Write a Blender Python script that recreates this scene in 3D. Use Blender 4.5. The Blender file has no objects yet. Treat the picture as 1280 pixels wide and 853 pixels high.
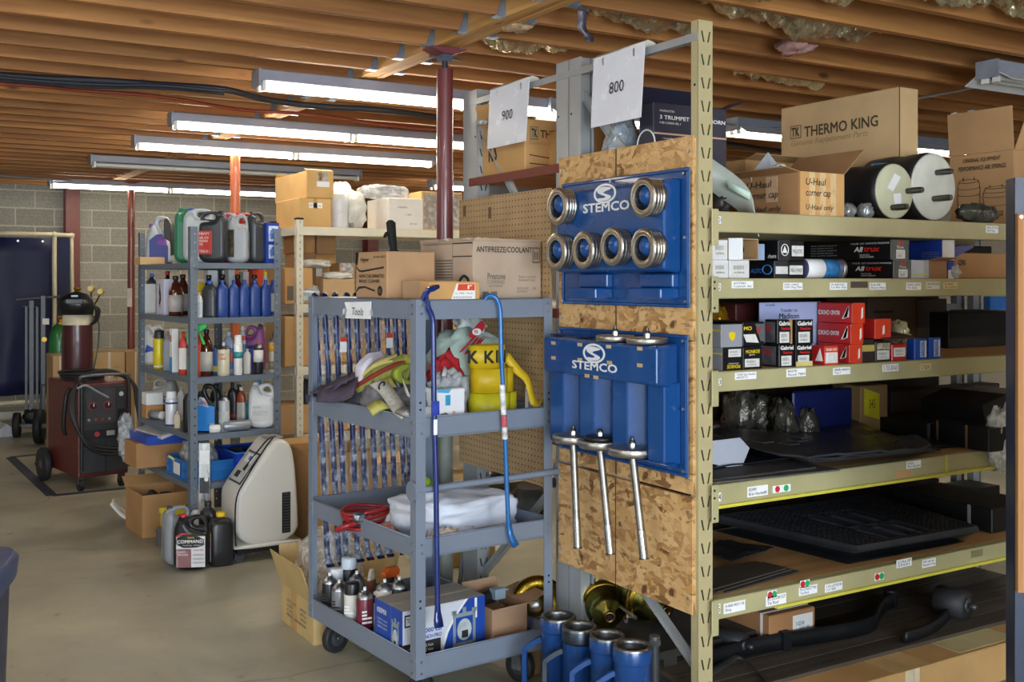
import bpy,bmesh,math,random
from mathutils import Vector,Matrix,noise
random.seed(7)
S=bpy.context.scene
COL=S.collection
# ------------------------------------------------------------------ camera, world, exposure, daylight
FPX,CXP,HYP,EYE=1336.0,640.0,350.0,1.57
CA,SA=.858,.5136  # camera yaw against the building axes
cam_d=bpy.data.cameras.new('camera');cam=bpy.data.objects.new('camera',cam_d);COL.objects.link(cam)
cam_d.sensor_width=36;cam_d.lens=36*FPX/1280
cam_d.shift_y=-(426.5-HYP)/1280
cam_d.clip_start=.05
cam.location=(0,0,EYE);cam.rotation_euler=(math.pi/2,0,-math.atan2(SA,CA))
S.camera=cam
S.view_settings.view_transform='Standard';S.view_settings.look='None'
S.view_settings.gamma=1;S.view_settings.use_curve_mapping=False
S.view_settings.exposure=1.32
wd=bpy.data.worlds.new('sky');S.world=wd;wd.use_nodes=True
nt=wd.node_tree;bg=nt.nodes['Background']
sk=nt.nodes.new('ShaderNodeTexSky');sk.sky_type='NISHITA';sk.sun_elevation=math.radians(50);sk.sun_rotation=math.radians(20)
sk.sun_disc=False
nt.links.new(sk.outputs[0],bg.inputs[0]);bg.inputs[1].default_value=.12
def area(name,loc,rot,sx,sy,power,col):
 d=bpy.data.lights.new(name,'AREA');d.shape='RECTANGLE';d.size=sx;d.size_y=sy;d.energy=power;d.color=col
 o=bpy.data.objects.new(name,d);COL.objects.link(o);o.location=loc;o.rotation_euler=rot
 return o
# daylight that comes in through the roller-door opening behind the photographer
area('daylight_door',(-.6,-3.9,1.5),(math.radians(90),0,0),4.6,2.5,215,(.80,.90,1.0))
area('side_fill',(-3.9,1.2,1.45),(math.radians(90),0,math.radians(-90)),3.0,2.3,40,(.82,.91,1.0))  # added cool fill light from the left; that wall has no opening
# ------------------------------------------------------------------ helpers: colours and materials
def lin(c):
 c=c/255.0
 return c/12.92 if c<=.04045 else((c+.055)/1.055)**2.4
def rgb(h):
 h=h.lstrip('#');return tuple(lin(int(h[i:i+2],16))for i in(0,2,4))+(1,)
MATS={}
def N(nt,t,**k):
 n=nt.nodes.new(t)
 for a,b in k.items():setattr(n,a,b)
 return n
def base(name):
 m=bpy.data.materials.new(name);m.use_nodes=True
 nt=m.node_tree;b=nt.nodes['Principled BSDF']
 return m,nt,b
def coords(nt,scale=(1,1,1),gen='Object'):
 tc=N(nt,'ShaderNodeTexCoord');mp=N(nt,'ShaderNodeMapping');mp.inputs['Scale'].default_value=scale
 nt.links.new(tc.outputs[gen],mp.inputs[0]);return mp.outputs[0]
def ramp(nt,fac,stops):
 r=N(nt,'ShaderNodeValToRGB');e=r.color_ramp.elements
 while len(e)<len(stops):e.new(.5)
 for i,(p,c)in enumerate(stops):e[i].position=p;e[i].color=c
 nt.links.new(fac,r.inputs[0]);return r.outputs[0]
def scl(c,k):return(min(1,c[0]*k),min(1,c[1]*k),min(1,c[2]*k),1)
def M(col,rough=.5,metal=0,var=.12,scale=12,bump=0,bscale=60,aniso=None,coat=0,spec=.5):
 """painted / moulded / sheet materials: colour with slight mottling, optional bump"""
 key=(col,rough,metal,var,scale,bump,bscale,aniso,coat,spec)
 if key in MATS:return MATS[key]
 m,nt,b=base('paint_'+col.lstrip('#')+'_%d'%len(MATS));c=rgb(col)
 b.inputs['Roughness'].default_value=rough;b.inputs['Metallic'].default_value=metal
 b.inputs['Coat Weight'].default_value=coat;b.inputs['Specular IOR Level'].default_value=spec
 co=coords(nt,aniso or(1,1,1))
 if var:
  n=N(nt,'ShaderNodeTexNoise');n.inputs['Scale'].default_value=scale;n.inputs['Detail'].default_value=5
  nt.links.new(co,n.inputs[0])
  nt.links.new(ramp(nt,n.outputs[0],[(.3,scl(c,1-var)),(.7,scl(c,1+var))]),b.inputs['Base Color'])
  rr=N(nt,'ShaderNodeMapRange');rr.inputs[3].default_value=max(.02,rough-.1);rr.inputs[4].default_value=min(1,rough+.1)
  nt.links.new(n.outputs[0],rr.inputs[0]);nt.links.new(rr.outputs[0],b.inputs['Roughness'])
 else:b.inputs['Base Color'].default_value=c
 if bump:
  n2=N(nt,'ShaderNodeTexNoise');n2 .inputs['Scale'].default_value=bscale;n2 .inputs['Detail'].default_value=4
  nt.links.new(co,n2 .inputs[0]);bp=N(nt,'ShaderNodeBump');bp.inputs['Strength'].default_value=bump;bp.inputs['Distance'].default_value=.01
  nt.links.new(n2 .outputs[0],bp.inputs['Height']);nt.links.new(bp.outputs[0],b.inputs['Normal'])
 MATS[key]=m;return m
def film(name,col='#eef2f4',alpha=.25,rough=.12):
 """thin plastic film: see-through with a glossy, wrinkled surface"""
 if name in MATS:return MATS[name]
 m,nt,b=base(name);c=rgb(col);b.inputs['Base Color'].default_value=c
 b.inputs['Roughness'].default_value=rough
 co=coords(nt);n=N(nt,'ShaderNodeTexNoise');n.inputs['Scale'].default_value=28;n.inputs['Detail'].default_value=3
 nt.links.new(co,n.inputs[0]);bp=N(nt,'ShaderNodeBump');bp.inputs['Strength'].default_value=.9;bp.inputs['Distance'].default_value=.02
 nt.links.new(n.outputs[0],bp.inputs['Height']);nt.links.new(bp.outputs[0],b.inputs['Normal'])
 mr=N(nt,'ShaderNodeMapRange');mr.inputs[1].default_value=.45;mr.inputs[2].default_value=.68
 mr.inputs[3].default_value=alpha;mr.inputs[4].default_value=min(1,alpha+.45)
 nt.links.new(n.outputs[0],mr.inputs[0]);nt.links.new(mr.outputs[0],b.inputs['Alpha'])
 MATS[name]=m;return m
def m_wood(name,a,b_,axis=0,rough=.7,k=1.0,knots=True):
 if name in MATS:return MATS[name]
 m,nt,b=base(name);sc=[14,14,14];sc[axis]=.7
 tc=N(nt,'ShaderNodeTexCoord');oi=N(nt,'ShaderNodeObjectInfo');ad=N(nt,'ShaderNodeVectorMath',operation='ADD')
 mu=N(nt,'ShaderNodeVectorMath',operation='SCALE');nt.links.new(oi.outputs['Random'],mu.inputs['Scale']);mu.inputs[0].default_value=(37,91,53)
 nt.links.new(tc.outputs['Object'],ad.inputs[0]);nt.links.new(mu.outputs[0],ad.inputs[1])
 mp=N(nt,'ShaderNodeMapping');mp.inputs['Scale'].default_value=sc;nt.links.new(ad.outputs[0],mp.inputs[0])
 n=N(nt,'ShaderNodeTexNoise');n.inputs['Scale'].default_value=1.6*k;n.inputs['Detail'].default_value=6;n.inputs['Distortion'].default_value=.6
 nt.links.new(mp.outputs[0],n.inputs[0])
 col=ramp(nt,n.outputs[0],[(.3,rgb(a)),(.68,rgb(b_))])
 v=N(nt,'ShaderNodeTexVoronoi');v.inputs['Scale'].default_value=1;mp2=N(nt,'ShaderNodeMapping');s2=[6,6,6];s2[axis]=2.2;mp2 .inputs['Scale'].default_value=s2
 nt.links.new(ad.outputs[0],mp2 .inputs[0]);nt.links.new(mp2 .outputs[0],v.inputs[0])
 kn=ramp(nt,v.outputs['Distance'],[(.05,(0.05,.02,.01,1)),(.12,(1,1,1,1))])
 mix=N(nt,'ShaderNodeMix',data_type='RGBA',blend_type='MULTIPLY');mix.inputs[0].default_value=.75 if knots else 0
 nt.links.new(col,mix.inputs[6]);nt.links.new(kn,mix.inputs[7])
 hv=N(nt,'ShaderNodeHueSaturation');mr=N(nt,'ShaderNodeMapRange');mr.inputs[3].default_value=.8;mr.inputs[4].default_value=1.15
 nt.links.new(oi.outputs['Random'],mr.inputs[0]);nt.links.new(mr.outputs[0],hv.inputs['Value'])
 nt.links.new(mix.outputs[2],hv.inputs['Color']);nt.links.new(hv.outputs[0],b.inputs['Base Color'])
 b.inputs['Roughness'].default_value=rough
 bp=N(nt,'ShaderNodeBump');bp.inputs['Strength'].default_value=.25;bp.inputs['Distance'].default_value=.004
 nt.links.new(n.outputs[0],bp.inputs['Height']);nt.links.new(bp.outputs[0],b.inputs['Normal'])
 MATS[name]=m;return m
def m_osb():
 if 'osb' in MATS:return MATS['osb']
 m,nt,b=base('strand_board')
 co=coords(nt,(1,1,1));nz=N(nt,'ShaderNodeTexNoise');nz.inputs['Scale'].default_value=3.5;nz.inputs['Detail'].default_value=2
 nt.links.new(co,nz.inputs[0])
 mx=N(nt,'ShaderNodeMix',data_type='RGBA',blend_type='LINEAR_LIGHT');mx.inputs[0].default_value=.06
 nt.links.new(co,mx.inputs[6]);nt.links.new(nz.outputs[1],mx.inputs[7])
 cols=[]
 for sc in((40,70,170),(40,190,64)):
  mp=N(nt,'ShaderNodeMapping');mp.inputs['Scale'].default_value=sc;nt.links.new(mx.outputs[2],mp.inputs[0])
  v=N(nt,'ShaderNodeTexVoronoi');v.inputs['Scale'].default_value=.42;nt.links.new(mp.outputs[0],v.inputs[0])
  sep=N(nt,'ShaderNodeSeparateColor');nt.links.new(v.outputs['Color'],sep.inputs[0])
  cols.append(ramp(nt,sep.outputs[0],[(0,rgb('#6d4a28')),(.04,rgb('#9c7140')),(.45,rgb('#cda16a')),(.8,rgb('#dcb67e')),(1,rgb('#c39453'))]))
 m2=N(nt,'ShaderNodeMix',data_type='RGBA');n3=N(nt,'ShaderNodeTexNoise');n3 .inputs['Scale'].default_value=34
 nt.links.new(co,n3 .inputs[0]);nt.links.new(ramp(nt,n3 .outputs[0],[(.46,(0,0,0,1)),(.54,(1,1,1,1))]),m2 .inputs[0])
 nt.links.new(cols[0],m2 .inputs[6]);nt.links.new(cols[1],m2 .inputs[7])
 n4=N(nt,'ShaderNodeTexNoise');n4 .inputs['Scale'].default_value=11;n4 .inputs['Detail'].default_value=3;nt.links.new(co,n4 .inputs[0])
 dk=ramp(nt,n4 .outputs[0],[(.66,(1,1,1,1)),(.71,rgb('#6a4a3a'))])
 m3=N(nt,'ShaderNodeMix',data_type='RGBA',blend_type='MULTIPLY');m3 .inputs[0].default_value=.85
 nt.links.new(m2 .outputs[2],m3 .inputs[6]);nt.links.new(dk,m3 .inputs[7]);nt.links.new(m3 .outputs[2],b.inputs['Base Color'])
 b.inputs['Roughness'].default_value=.6
 bp=N(nt,'ShaderNodeBump');bp.inputs['Strength'].default_value=.3;bp.inputs['Distance'].default_value=.002
 nt.links.new(m2 .outputs[2],bp.inputs['Height']);nt.links.new(bp.outputs[0],b.inputs['Normal'])
 MATS['osb']=m;return m
def m_floor():
 m,nt,b=base('polished_concrete');co=coords(nt)
 n=N(nt,'ShaderNodeTexNoise');n.inputs['Scale'].default_value=1.1;n.inputs['Detail'].default_value=9;n.inputs['Roughness'].default_value=.62;n.inputs['Distortion'].default_value=.5
 nt.links.new(co,n.inputs[0])
 c1=ramp(nt,n.outputs[0],[(.28,rgb('#7f7d70')),(.5,rgb('#a19d8a')),(.72,rgb('#bbb79f'))])
 n2=N(nt,'ShaderNodeTexNoise');n2 .inputs['Scale'].default_value=9;n2 .inputs['Detail'].default_value=6;nt.links.new(co,n2 .inputs[0])
 sp=ramp(nt,n2 .outputs[0],[(.66,(1,1,1,1)),(.76,(.35,.32,.3,1))])
 mx=N(nt,'ShaderNodeMix',data_type='RGBA',blend_type='MULTIPLY');mx.inputs[0].default_value=.6
 nt.links.new(c1,mx.inputs[6]);nt.links.new(sp,mx.inputs[7])
# hairline cracks
 wv=N(nt,'ShaderNodeTexNoise');wv.inputs['Scale'].default_value=1.7;wv.inputs['Detail'].default_value=5;nt.links.new(co,wv.inputs[0])
 mw=N(nt,'ShaderNodeMix',data_type='RGBA',blend_type='LINEAR_LIGHT');mw.inputs[0].default_value=.25;nt.links.new(co,mw.inputs[6]);nt.links.new(wv.outputs[1],mw.inputs[7])
 v=N(nt,'ShaderNodeTexVoronoi',feature='DISTANCE_TO_EDGE');v.inputs['Scale'].default_value=.42;nt.links.new(mw.outputs[2],v.inputs[0])
 cr=ramp(nt,v.outputs['Distance'],[(.0012,(.45,.42,.38,1)),(.003,(1,1,1,1))])
 m2=N(nt,'ShaderNodeMix',data_type='RGBA',blend_type='MULTIPLY');m2 .inputs[0].default_value=.8
 nt.links.new(mx.outputs[2],m2 .inputs[6]);nt.links.new(cr,m2 .inputs[7]);nt.links.new(m2 .outputs[2],b.inputs['Base Color'])
 nt.links.new(ramp(nt,n.outputs[0],[(.3,(.3,.3,.3,1)),(.7,(.5,.5,.5,1))]),b.inputs['Roughness'])
 return m
def m_card(col='#b98c57',printcol=None):
 key=('card',col)
 if key in MATS:return MATS[key]
 m,nt,b=base('cardboard_'+col.lstrip('#'));c=rgb(col);g=sum(c[:3])/3;c=tuple(min(1,(x*.86+g*.14)*1.14)for x in c[:3])+(1,);co=coords(nt)
 n=N(nt,'ShaderNodeTexNoise');n.inputs['Scale'].default_value=5;n.inputs['Detail'].default_value=7;nt.links.new(co,n.inputs[0])
 nt.links.new(ramp(nt,n.outputs[0],[(.25,scl(c,.82)),(.6,c),(.8,scl(c,1.1))]),b.inputs['Base Color'])
 w=N(nt,'ShaderNodeTexWave');w.inputs['Scale'].default_value=55;w.inputs['Distortion'].default_value=.5;nt.links.new(co,w.inputs[0])
 bp=N(nt,'ShaderNodeBump');bp.inputs['Strength'].default_value=.08;bp.inputs['Distance'].default_value=.003
 nt.links.new(w.outputs[1],bp.inputs['Height']);nt.links.new(bp.outputs[0],b.inputs['Normal'])
 b.inputs['Roughness'].default_value=.75
 MATS[key]=m;return m
def m_steel(name='machined_steel',col='#cdc8be',rough=.3,sc=(1,1,60),metal=1):
 if name in MATS:return MATS[name]
 m,nt,b=base(name);c=rgb(col);co=coords(nt,sc)
 n=N(nt,'ShaderNodeTexNoise');n.inputs['Scale'].default_value=8;n.inputs['Detail'].default_value=6;nt.links.new(co,n.inputs[0])
 nt.links.new(ramp(nt,n.outputs[0],[(.3,scl(c,.6)),(.7,scl(c,1.1))]),b.inputs['Base Color'])
 b.inputs['Metallic'].default_value=metal
 mr=N(nt,'ShaderNodeMapRange');mr.inputs[3].default_value=rough-.1;mr.inputs[4].default_value=rough+.2
 nt.links.new(n.outputs[0],mr.inputs[0]);nt.links.new(mr.outputs[0],b.inputs['Roughness'])
 MATS[name]=m;return m
def m_block():
 if 'block' in MATS:return MATS['block']
 m,nt,b=base('painted_block');co=coords(nt);oi=N(nt,'ShaderNodeObjectInfo')
 n=N(nt,'ShaderNodeTexNoise');n.inputs['Scale'].default_value=45;n.inputs['Detail'].default_value=6;nt.links.new(co,n.inputs[0])
 c1=ramp(nt,n.outputs[0],[(.3,rgb('#85837b')),(.7,rgb('#a6a398'))])
 hv=N(nt,'ShaderNodeHueSaturation');mr=N(nt,'ShaderNodeMapRange');mr.inputs[3].default_value=.86;mr.inputs[4].default_value=1.12
 nt.links.new(oi.outputs['Random'],mr.inputs[0]);nt.links.new(mr.outputs[0],hv.inputs['Value']);nt.links.new(c1,hv.inputs['Color'])
 nt.links.new(hv.outputs[0],b.inputs['Base Color']);b.inputs['Roughness'].default_value=.9
 bp=N(nt,'ShaderNodeBump');bp.inputs['Strength'].default_value=.5;bp.inputs['Distance'].default_value=.004
 nt.links.new(n.outputs[0],bp.inputs['Height']);nt.links.new(bp.outputs[0],b.inputs['Normal'])
 MATS['block']=m;return m
def m_dots(name,colr,hole,pitch,r,axes=(1,2)):
 """sheet drilled with a regular grid of small holes (peg board)"""
 if name in MATS:return MATS[name]
 m,nt,b=base(name);tc=N(nt,'ShaderNodeTexCoord');sep=N(nt,'ShaderNodeSeparateXYZ');nt.links.new(tc.outputs['Object'],sep.inputs[0])
 outs=[]
 for ax in axes:
  d=N(nt,'ShaderNodeMath',operation='DIVIDE');d.inputs[1].default_value=pitch;nt.links.new(sep.outputs[ax],d.inputs[0])
  f=N(nt,'ShaderNodeMath',operation='FRACT');nt.links.new(d.outputs[0],f.inputs[0])
  s=N(nt,'ShaderNodeMath',operation='SUBTRACT');s.inputs[1].default_value=.5;nt.links.new(f.outputs[0],s.inputs[0])
  p=N(nt,'ShaderNodeMath',operation='MULTIPLY');nt.links.new(s.outputs[0],p.inputs[0]);nt.links.new(s.outputs[0],p.inputs[1]);outs.append(p.outputs[0])
 a=N(nt,'ShaderNodeMath',operation='ADD');nt.links.new(outs[0],a.inputs[0]);nt.links.new(outs[1],a.inputs[1])
 q=N(nt,'ShaderNodeMath',operation='LESS_THAN');q.inputs[1].default_value=(r/pitch)**2;nt.links.new(a.outputs[0],q.inputs[0])
 n=N(nt,'ShaderNodeTexNoise');n.inputs['Scale'].default_value=6;n.inputs['Detail'].default_value=6;nt.links.new(tc.outputs['Object'],n.inputs[0])
 c=rgb(colr);cc=ramp(nt,n.outputs[0],[(.3,scl(c,.85)),(.7,scl(c,1.1))])
 mx=N(nt,'ShaderNodeMix',data_type='RGBA');nt.links.new(q.outputs[0],mx.inputs[0]);nt.links.new(cc,mx.inputs[6]);mx.inputs[7].default_value=rgb(hole)
 nt.links.new(mx.outputs[2],b.inputs['Base Color']);b.inputs['Roughness'].default_value=.6
 MATS[name]=m;return m
def m_emit(name,col,k):
 if name in MATS:return MATS[name]
 m,nt,b=base(name);b.inputs['Base Color'].default_value=rgb(col);b.inputs['Emission Color'].default_value=rgb(col);b.inputs['Emission Strength'].default_value=k
 MATS[name]=m;return m
def m_foil():
 return M('#d0c5a4',.24,.85,.25,9,.9,30)
# ------------------------------------------------------------------ helpers: frames and camera geometry (real positions measured from the photograph)
def rayw(px,py):
 a,b=(px-CXP)/FPX,(HYP-py)/FPX
 return Vector((a*CA+SA,-a*SA+CA,b))
class Fr:
 def __init__(s,ox=0,oy=0,ang=0):s.o=Vector((ox,oy,0));s.a=ang;s.c=math.cos(ang);s.s=math.sin(ang)
 def w(s,p):return Vector((s.o.x+p[0]*s.c-p[1]*s.s,s.o.y+p[0]*s.s+p[1]*s.c,p[2]))
 def l(s,p):
  x,y=p[0]-s.o.x,p[1]-s.o.y
  return Vector((x*s.c+y*s.s,-x*s.s+y*s.c,p[2]))
 def pix(s,px,py,x=None,y=None,z=None):
  d=rayw(px,py);e=s.l((0,0,EYE));d=Vector((d.x*s.c+d.y*s.s,-d.x*s.s+d.y*s.c,d.z))
  if x is not None:t=(x-e.x)/d.x
  elif y is not None:t=(y-e.y)/d.y
  else:t=(z-e.z)/d.z
  return e+d*t
 def dep(s,p):
  w=s.w(p);return w.x*SA+w.y*CA
 def py(s,p):return HYP-(p[2]-EYE)*FPX/s.dep(p)
W=Fr()
def at(px,py,Y):return Vector((0,0,EYE))+rayw(px,py)*Y
def put(F,pl,pr,pt,z,x=None,y=None):
 """footprint centre (frame coordinates), width and height of a thing that spans pl..pr in the photograph, its top at pt"""
 p=F.pix((pl+pr)/2,400,x=x,y=y);p.z=z
 Y=F.dep(p);return p,(pr-pl)*Y/FPX,(F.py(p)-pt)*Y/FPX
# ------------------------------------------------------------------ helpers: mesh building
class MB:
 def __init__(s):s.v=[];s.f=[];s.sm=[]
 def add(s,vs,fs,smooth=False,m=None):
  o=len(s.v)
  s.v+=[tuple(m@Vector(v))if m else tuple(v)for v in vs]
  s.f+=[tuple(i+o for i in f)for f in fs];s.sm+=[smooth]*len(fs);return s
 def box(s,x0,x1,y0,y1,z0,z1,m=None):
  return s.add([(x0,y0,z0),(x1,y0,z0),(x1,y1,z0),(x0,y1,z0),(x0,y0,z1),(x1,y0,z1),(x1,y1,z1),(x0,y1,z1)],
  [(3,2,1,0),(4,5,6,7),(0,1,5,4),(1,2,6,5),(2,3,7,6),(3,0,4,7)],m=m)
 def lathe(s,prof,n=20,m=None,smooth=True):
  """prof: (r, z) pairs; r=0 at an end closes it"""
  vs,fs,rows=[],[],[]
  for r,z in prof:
   if r<1e-6:rows.append([len(vs)]);vs.append((0,0,z))
   else:
    rows.append(list(range(len(vs),len(vs)+n)))
    vs+=[(r*math.cos(2*math.pi*k/n),r*math.sin(2*math.pi*k/n),z)for k in range(n)]
  for A,B in zip(rows,rows[1:]):
   for k in range(n):
    a0,a1,b0,b1=A[k%len(A)],A[(k+1)%len(A)],B[k%len(B)],B[(k+1)%len(B)]
    f=[]
    for i in(a0,a1,b1,b0):
     if i not in f:f.append(i)
    if len(f)>2:fs.append(tuple(f))
  return s.add(vs,fs,smooth,m)
 def cyl(s,p0,p1,r0,r1=None,n=14,caps=True,smooth=True):
  p0,p1=Vector(p0),Vector(p1);r1=r0 if r1 is None else r1;d=p1-p0;L=d.length
  m=Matrix.Translation(p0)@d.to_track_quat('Z','Y').to_matrix().to_4x4()
  s.lathe([(r0,0),(r1,L)],n,m,smooth)
  if caps:
   for r,z,rev in((r0,0,True),(r1,L,False)):
    idx=list(range(n));s.add([(r*math.cos(2*math.pi*k/n),r*math.sin(2*math.pi*k/n),z)for k in range(n)],[tuple(idx[::-1]if rev else idx)],False,m)
  return s
 def tube(s,pts,r,n=8,closed=False):
  pts=[Vector(p)for p in pts];rr=r if isinstance(r,(list,tuple))else[r]*len(pts);vs,fs=[],[]
  up=None
  for i,p in enumerate(pts):
   a=pts[i-1]if(i>0 or closed)else p;b=pts[(i+1)%len(pts)]if(i<len(pts)-1 or closed)else p
   t=(b-a).normalized()
   if up is None:up=t.orthogonal().normalized()
   up=(up-t*up.dot(t));up=up.normalized()if up.length>1e-6 else t.orthogonal().normalized()
   w=t.cross(up)
   vs+=[tuple(p+(up*math.cos(2*math.pi*k/n)+w*math.sin(2*math.pi*k/n))*rr[i])for k in range(n)]
  m=len(pts)
  for i in range(m if closed else m-1):
   j=(i+1)%m
   for k in range(n):fs.append((i*n+k,i*n+(k+1)%n,j*n+(k+1)%n,j*n+k))
  s.add(vs,fs,True)
  if not closed:s.add(vs[:n],[tuple(range(n))[::-1]]);s.add(vs[-n:],[tuple(range(n))])
  return s
 def loft(s,secs,n=20,m=None,smooth=True):
  """secs: (cx, cy, z, rx, ry, p) superellipse sections, bottom to top, ends capped"""
  vs,fs=[],[]
  for cx,cy,z,rx,ry,p in secs:
   for k in range(n):
    a=2*math.pi*(k+.5)/n;c,q=math.cos(a),math.sin(a)
    vs.append((cx+rx*math.copysign(abs(c)**(2/p),c),cy+ry*math.copysign(abs(q)**(2/p),q),z))
  for i in range(len(secs)-1):
   for k in range(n):fs.append((i*n+k,i*n+(k+1)%n,(i+1)*n+(k+1)%n,(i+1)*n+k))
  s.add(vs,fs,smooth,m);s.add(vs[:n],[tuple(range(n))[::-1]],False,m);s.add(vs[-n:],[tuple(range(n))],False,m);return s
 def prism(s,poly,t0,t1,axis='y',m=None):
  """poly of (a, b) extruded along an axis from t0 to t1"""
  def P(a,b,t):return{'y':(a,t,b),'z':(a,b,t),'x':(t,a,b)}[axis]
  n=len(poly);vs=[P(a,b,t0)for a,b in poly]+[P(a,b,t1)for a,b in poly]
  fs=[tuple(range(n)),tuple(range(2*n-1,n-1,-1))]+[((i+1)%n,i,n+i,n+(i+1)%n)for i in range(n)]
  return s.add(vs,fs,False,m)
 def ribbon(s,pts,wid,th=.002):
  """flat strap along pts; wid: vector or list of vectors across the strap"""
  pts=[Vector(p)for p in pts];ws=wid if isinstance(wid,list)else[Vector(wid)]*len(pts);vs,fs=[],[]
  for i,p in enumerate(pts):
   t=(pts[min(i+1,len(pts)-1)]-pts[max(i-1,0)]).normalized();w=Vector(ws[i]);nn=t.cross(w).normalized()*th
   vs+=[tuple(p-w/2-nn),tuple(p+w/2-nn),tuple(p+w/2+nn),tuple(p-w/2+nn)]
  for i in range(len(pts)-1):
   for k in range(4):fs.append((4*i+k,4*i+(k+1)%4,4*i+4+(k+1)%4,4*i+4+k))
  fs+=[(3,2,1,0),tuple(4*(len(pts)-1)+k for k in range(4))]
  s.add(vs,fs,True);s.sm[-len(fs):]=[k%2==0 for k in range(len(fs)-2)]+[False,False];return s
 def blob(s,w,d,h,seed=0,amp=.2,fr=3.,n=22,m=None,flat=.0,p=2.4):
  """soft crumpled mass resting on z=0"""
  vs,fs=[],[];R=n//2
  for i in range(R+1):
   ph=-math.pi/2+math.pi*i/R
   for k in range(n):
    th=2*math.pi*k/n;q=Vector((math.cos(ph)*math.cos(th),math.cos(ph)*math.sin(th),math.sin(ph)))
    e=[math.copysign(abs(c)**(2/p),c)for c in q]
    g=1+amp*(noise.noise(q*fr+Vector((seed*3.1,seed*7.7,seed)))+.5*noise.noise(q*fr*2.3+Vector((seed,0,seed*2.))))
    vs.append((e[0]*w/2*g,e[1]*d/2*g,max(0,(e[2]*g+1-flat)/(2-flat)*h)))
  for i in range(R):
   for k in range(n):fs.append((i*n+k,i*n+(k+1)%n,(i+1)*n+(k+1)%n,(i+1)*n+k))
  return s.add(vs,fs,True,m)
 def mesh(s,name='mesh'):
  me=bpy.data.meshes.new(name);me.from_pydata(s.v,[],s.f)
  me.polygons.foreach_set('use_smooth',s.sm);me.update();return me
 def obj(s,name,mat,parent=None,bevel=0,seg=1,loc=None,rot=None,fix=False):
  me=s.mesh(name)
  if fix:
   b=bmesh.new();b.from_mesh(me);bmesh.ops.remove_doubles(b,verts=b.verts,dist=1e-5);bmesh.ops.recalc_face_normals(b,faces=b.faces);b.to_mesh(me);b.free()
  return link(name,me,mat,parent,bevel,seg,loc,rot)
def link(name,me,mat,parent=None,bevel=0,seg=1,loc=None,rot=None):
 if not me.materials and mat:me.materials.append(mat)
 o=bpy.data.objects.new(name,me);COL.objects.link(o)
 if parent:o.parent=parent
 if loc is not None:o.location=loc
 if rot is not None:o.rotation_euler=rot
 if bevel:
  b=o.modifiers.new('bevel','BEVEL');b.width=bevel;b.segments=seg;b.limit_method='ANGLE';b.angle_limit=.6
 return o
def curve2d(outs,thick,bev=0,res=2,plane='xz'):
 """flat shape with holes (outlines of 2D points), extruded to a thickness with rounded edges -> mesh"""
 cu=bpy.data.curves.new('c','CURVE');cu.dimensions='2D';cu.fill_mode='BOTH'
 cu.extrude=max(thick/2-bev,1e-5);cu.bevel_depth=bev;cu.bevel_resolution=res;cu.offset=-bev
 for o in outs:
  sp=cu.splines.new('POLY');sp.points.add(len(o)-1);sp.use_cyclic_u=True
  for i,(a,b)in enumerate(o):sp.points[i].co=(a,b,0,1)
 ob=bpy.data.objects.new('c',cu);me=bpy.data.meshes.new_from_object(ob)
 bpy.data.objects.remove(ob);bpy.data.curves.remove(cu)
 if plane=='xz':me.transform(Matrix.Rotation(math.pi/2,4,'X'))
 elif plane=='yz':me.transform(Matrix(((0,0,1,0),(1,0,0,0),(0,1,0,0),(0,0,0,1))))
 if bev:me.polygons.foreach_set('use_smooth',[abs(p.normal.y if plane=='xz' else p.normal.x if plane=='yz' else p.normal.z)<.98 for p in me.polygons])
 me.materials.clear();return me
def smooth_poly(pts,n=3):
 """Chaikin corner cutting for a closed outline"""
 for _ in range(n):
  q=[]
  for i,p in enumerate(pts):
   r=pts[(i+1)%len(pts)];q+=[(p[0]*.75+r[0]*.25,p[1]*.75+r[1]*.25),(p[0]*.25+r[0]*.75,p[1]*.25+r[1]*.75)]
  pts=q
 return pts
def ell(cx,cy,rx,ry,n=16):return[(cx+rx*math.cos(2*math.pi*k/n),cy+ry*math.sin(2*math.pi*k/n))for k in range(n)]
def spline(pts,n=6):
 """Catmull-Rom through points"""
 P=[Vector(p)for p in pts];P=[P[0]*2-P[1]]+P+[P[-1]*2-P[-2]];out=[]
 for i in range(1,len(P)-2):
  for k in range(n):
   t=k/n;a,b,c,d=P[i-1],P[i],P[i+1],P[i+2]
   out.append(.5*((2*b)+(c-a)*t+(2*a-5*b+4*c-d)*t*t+(3*b-a-3*c+d)*t**3))
 out.append(P[-2]);return out
TXT={}
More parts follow.
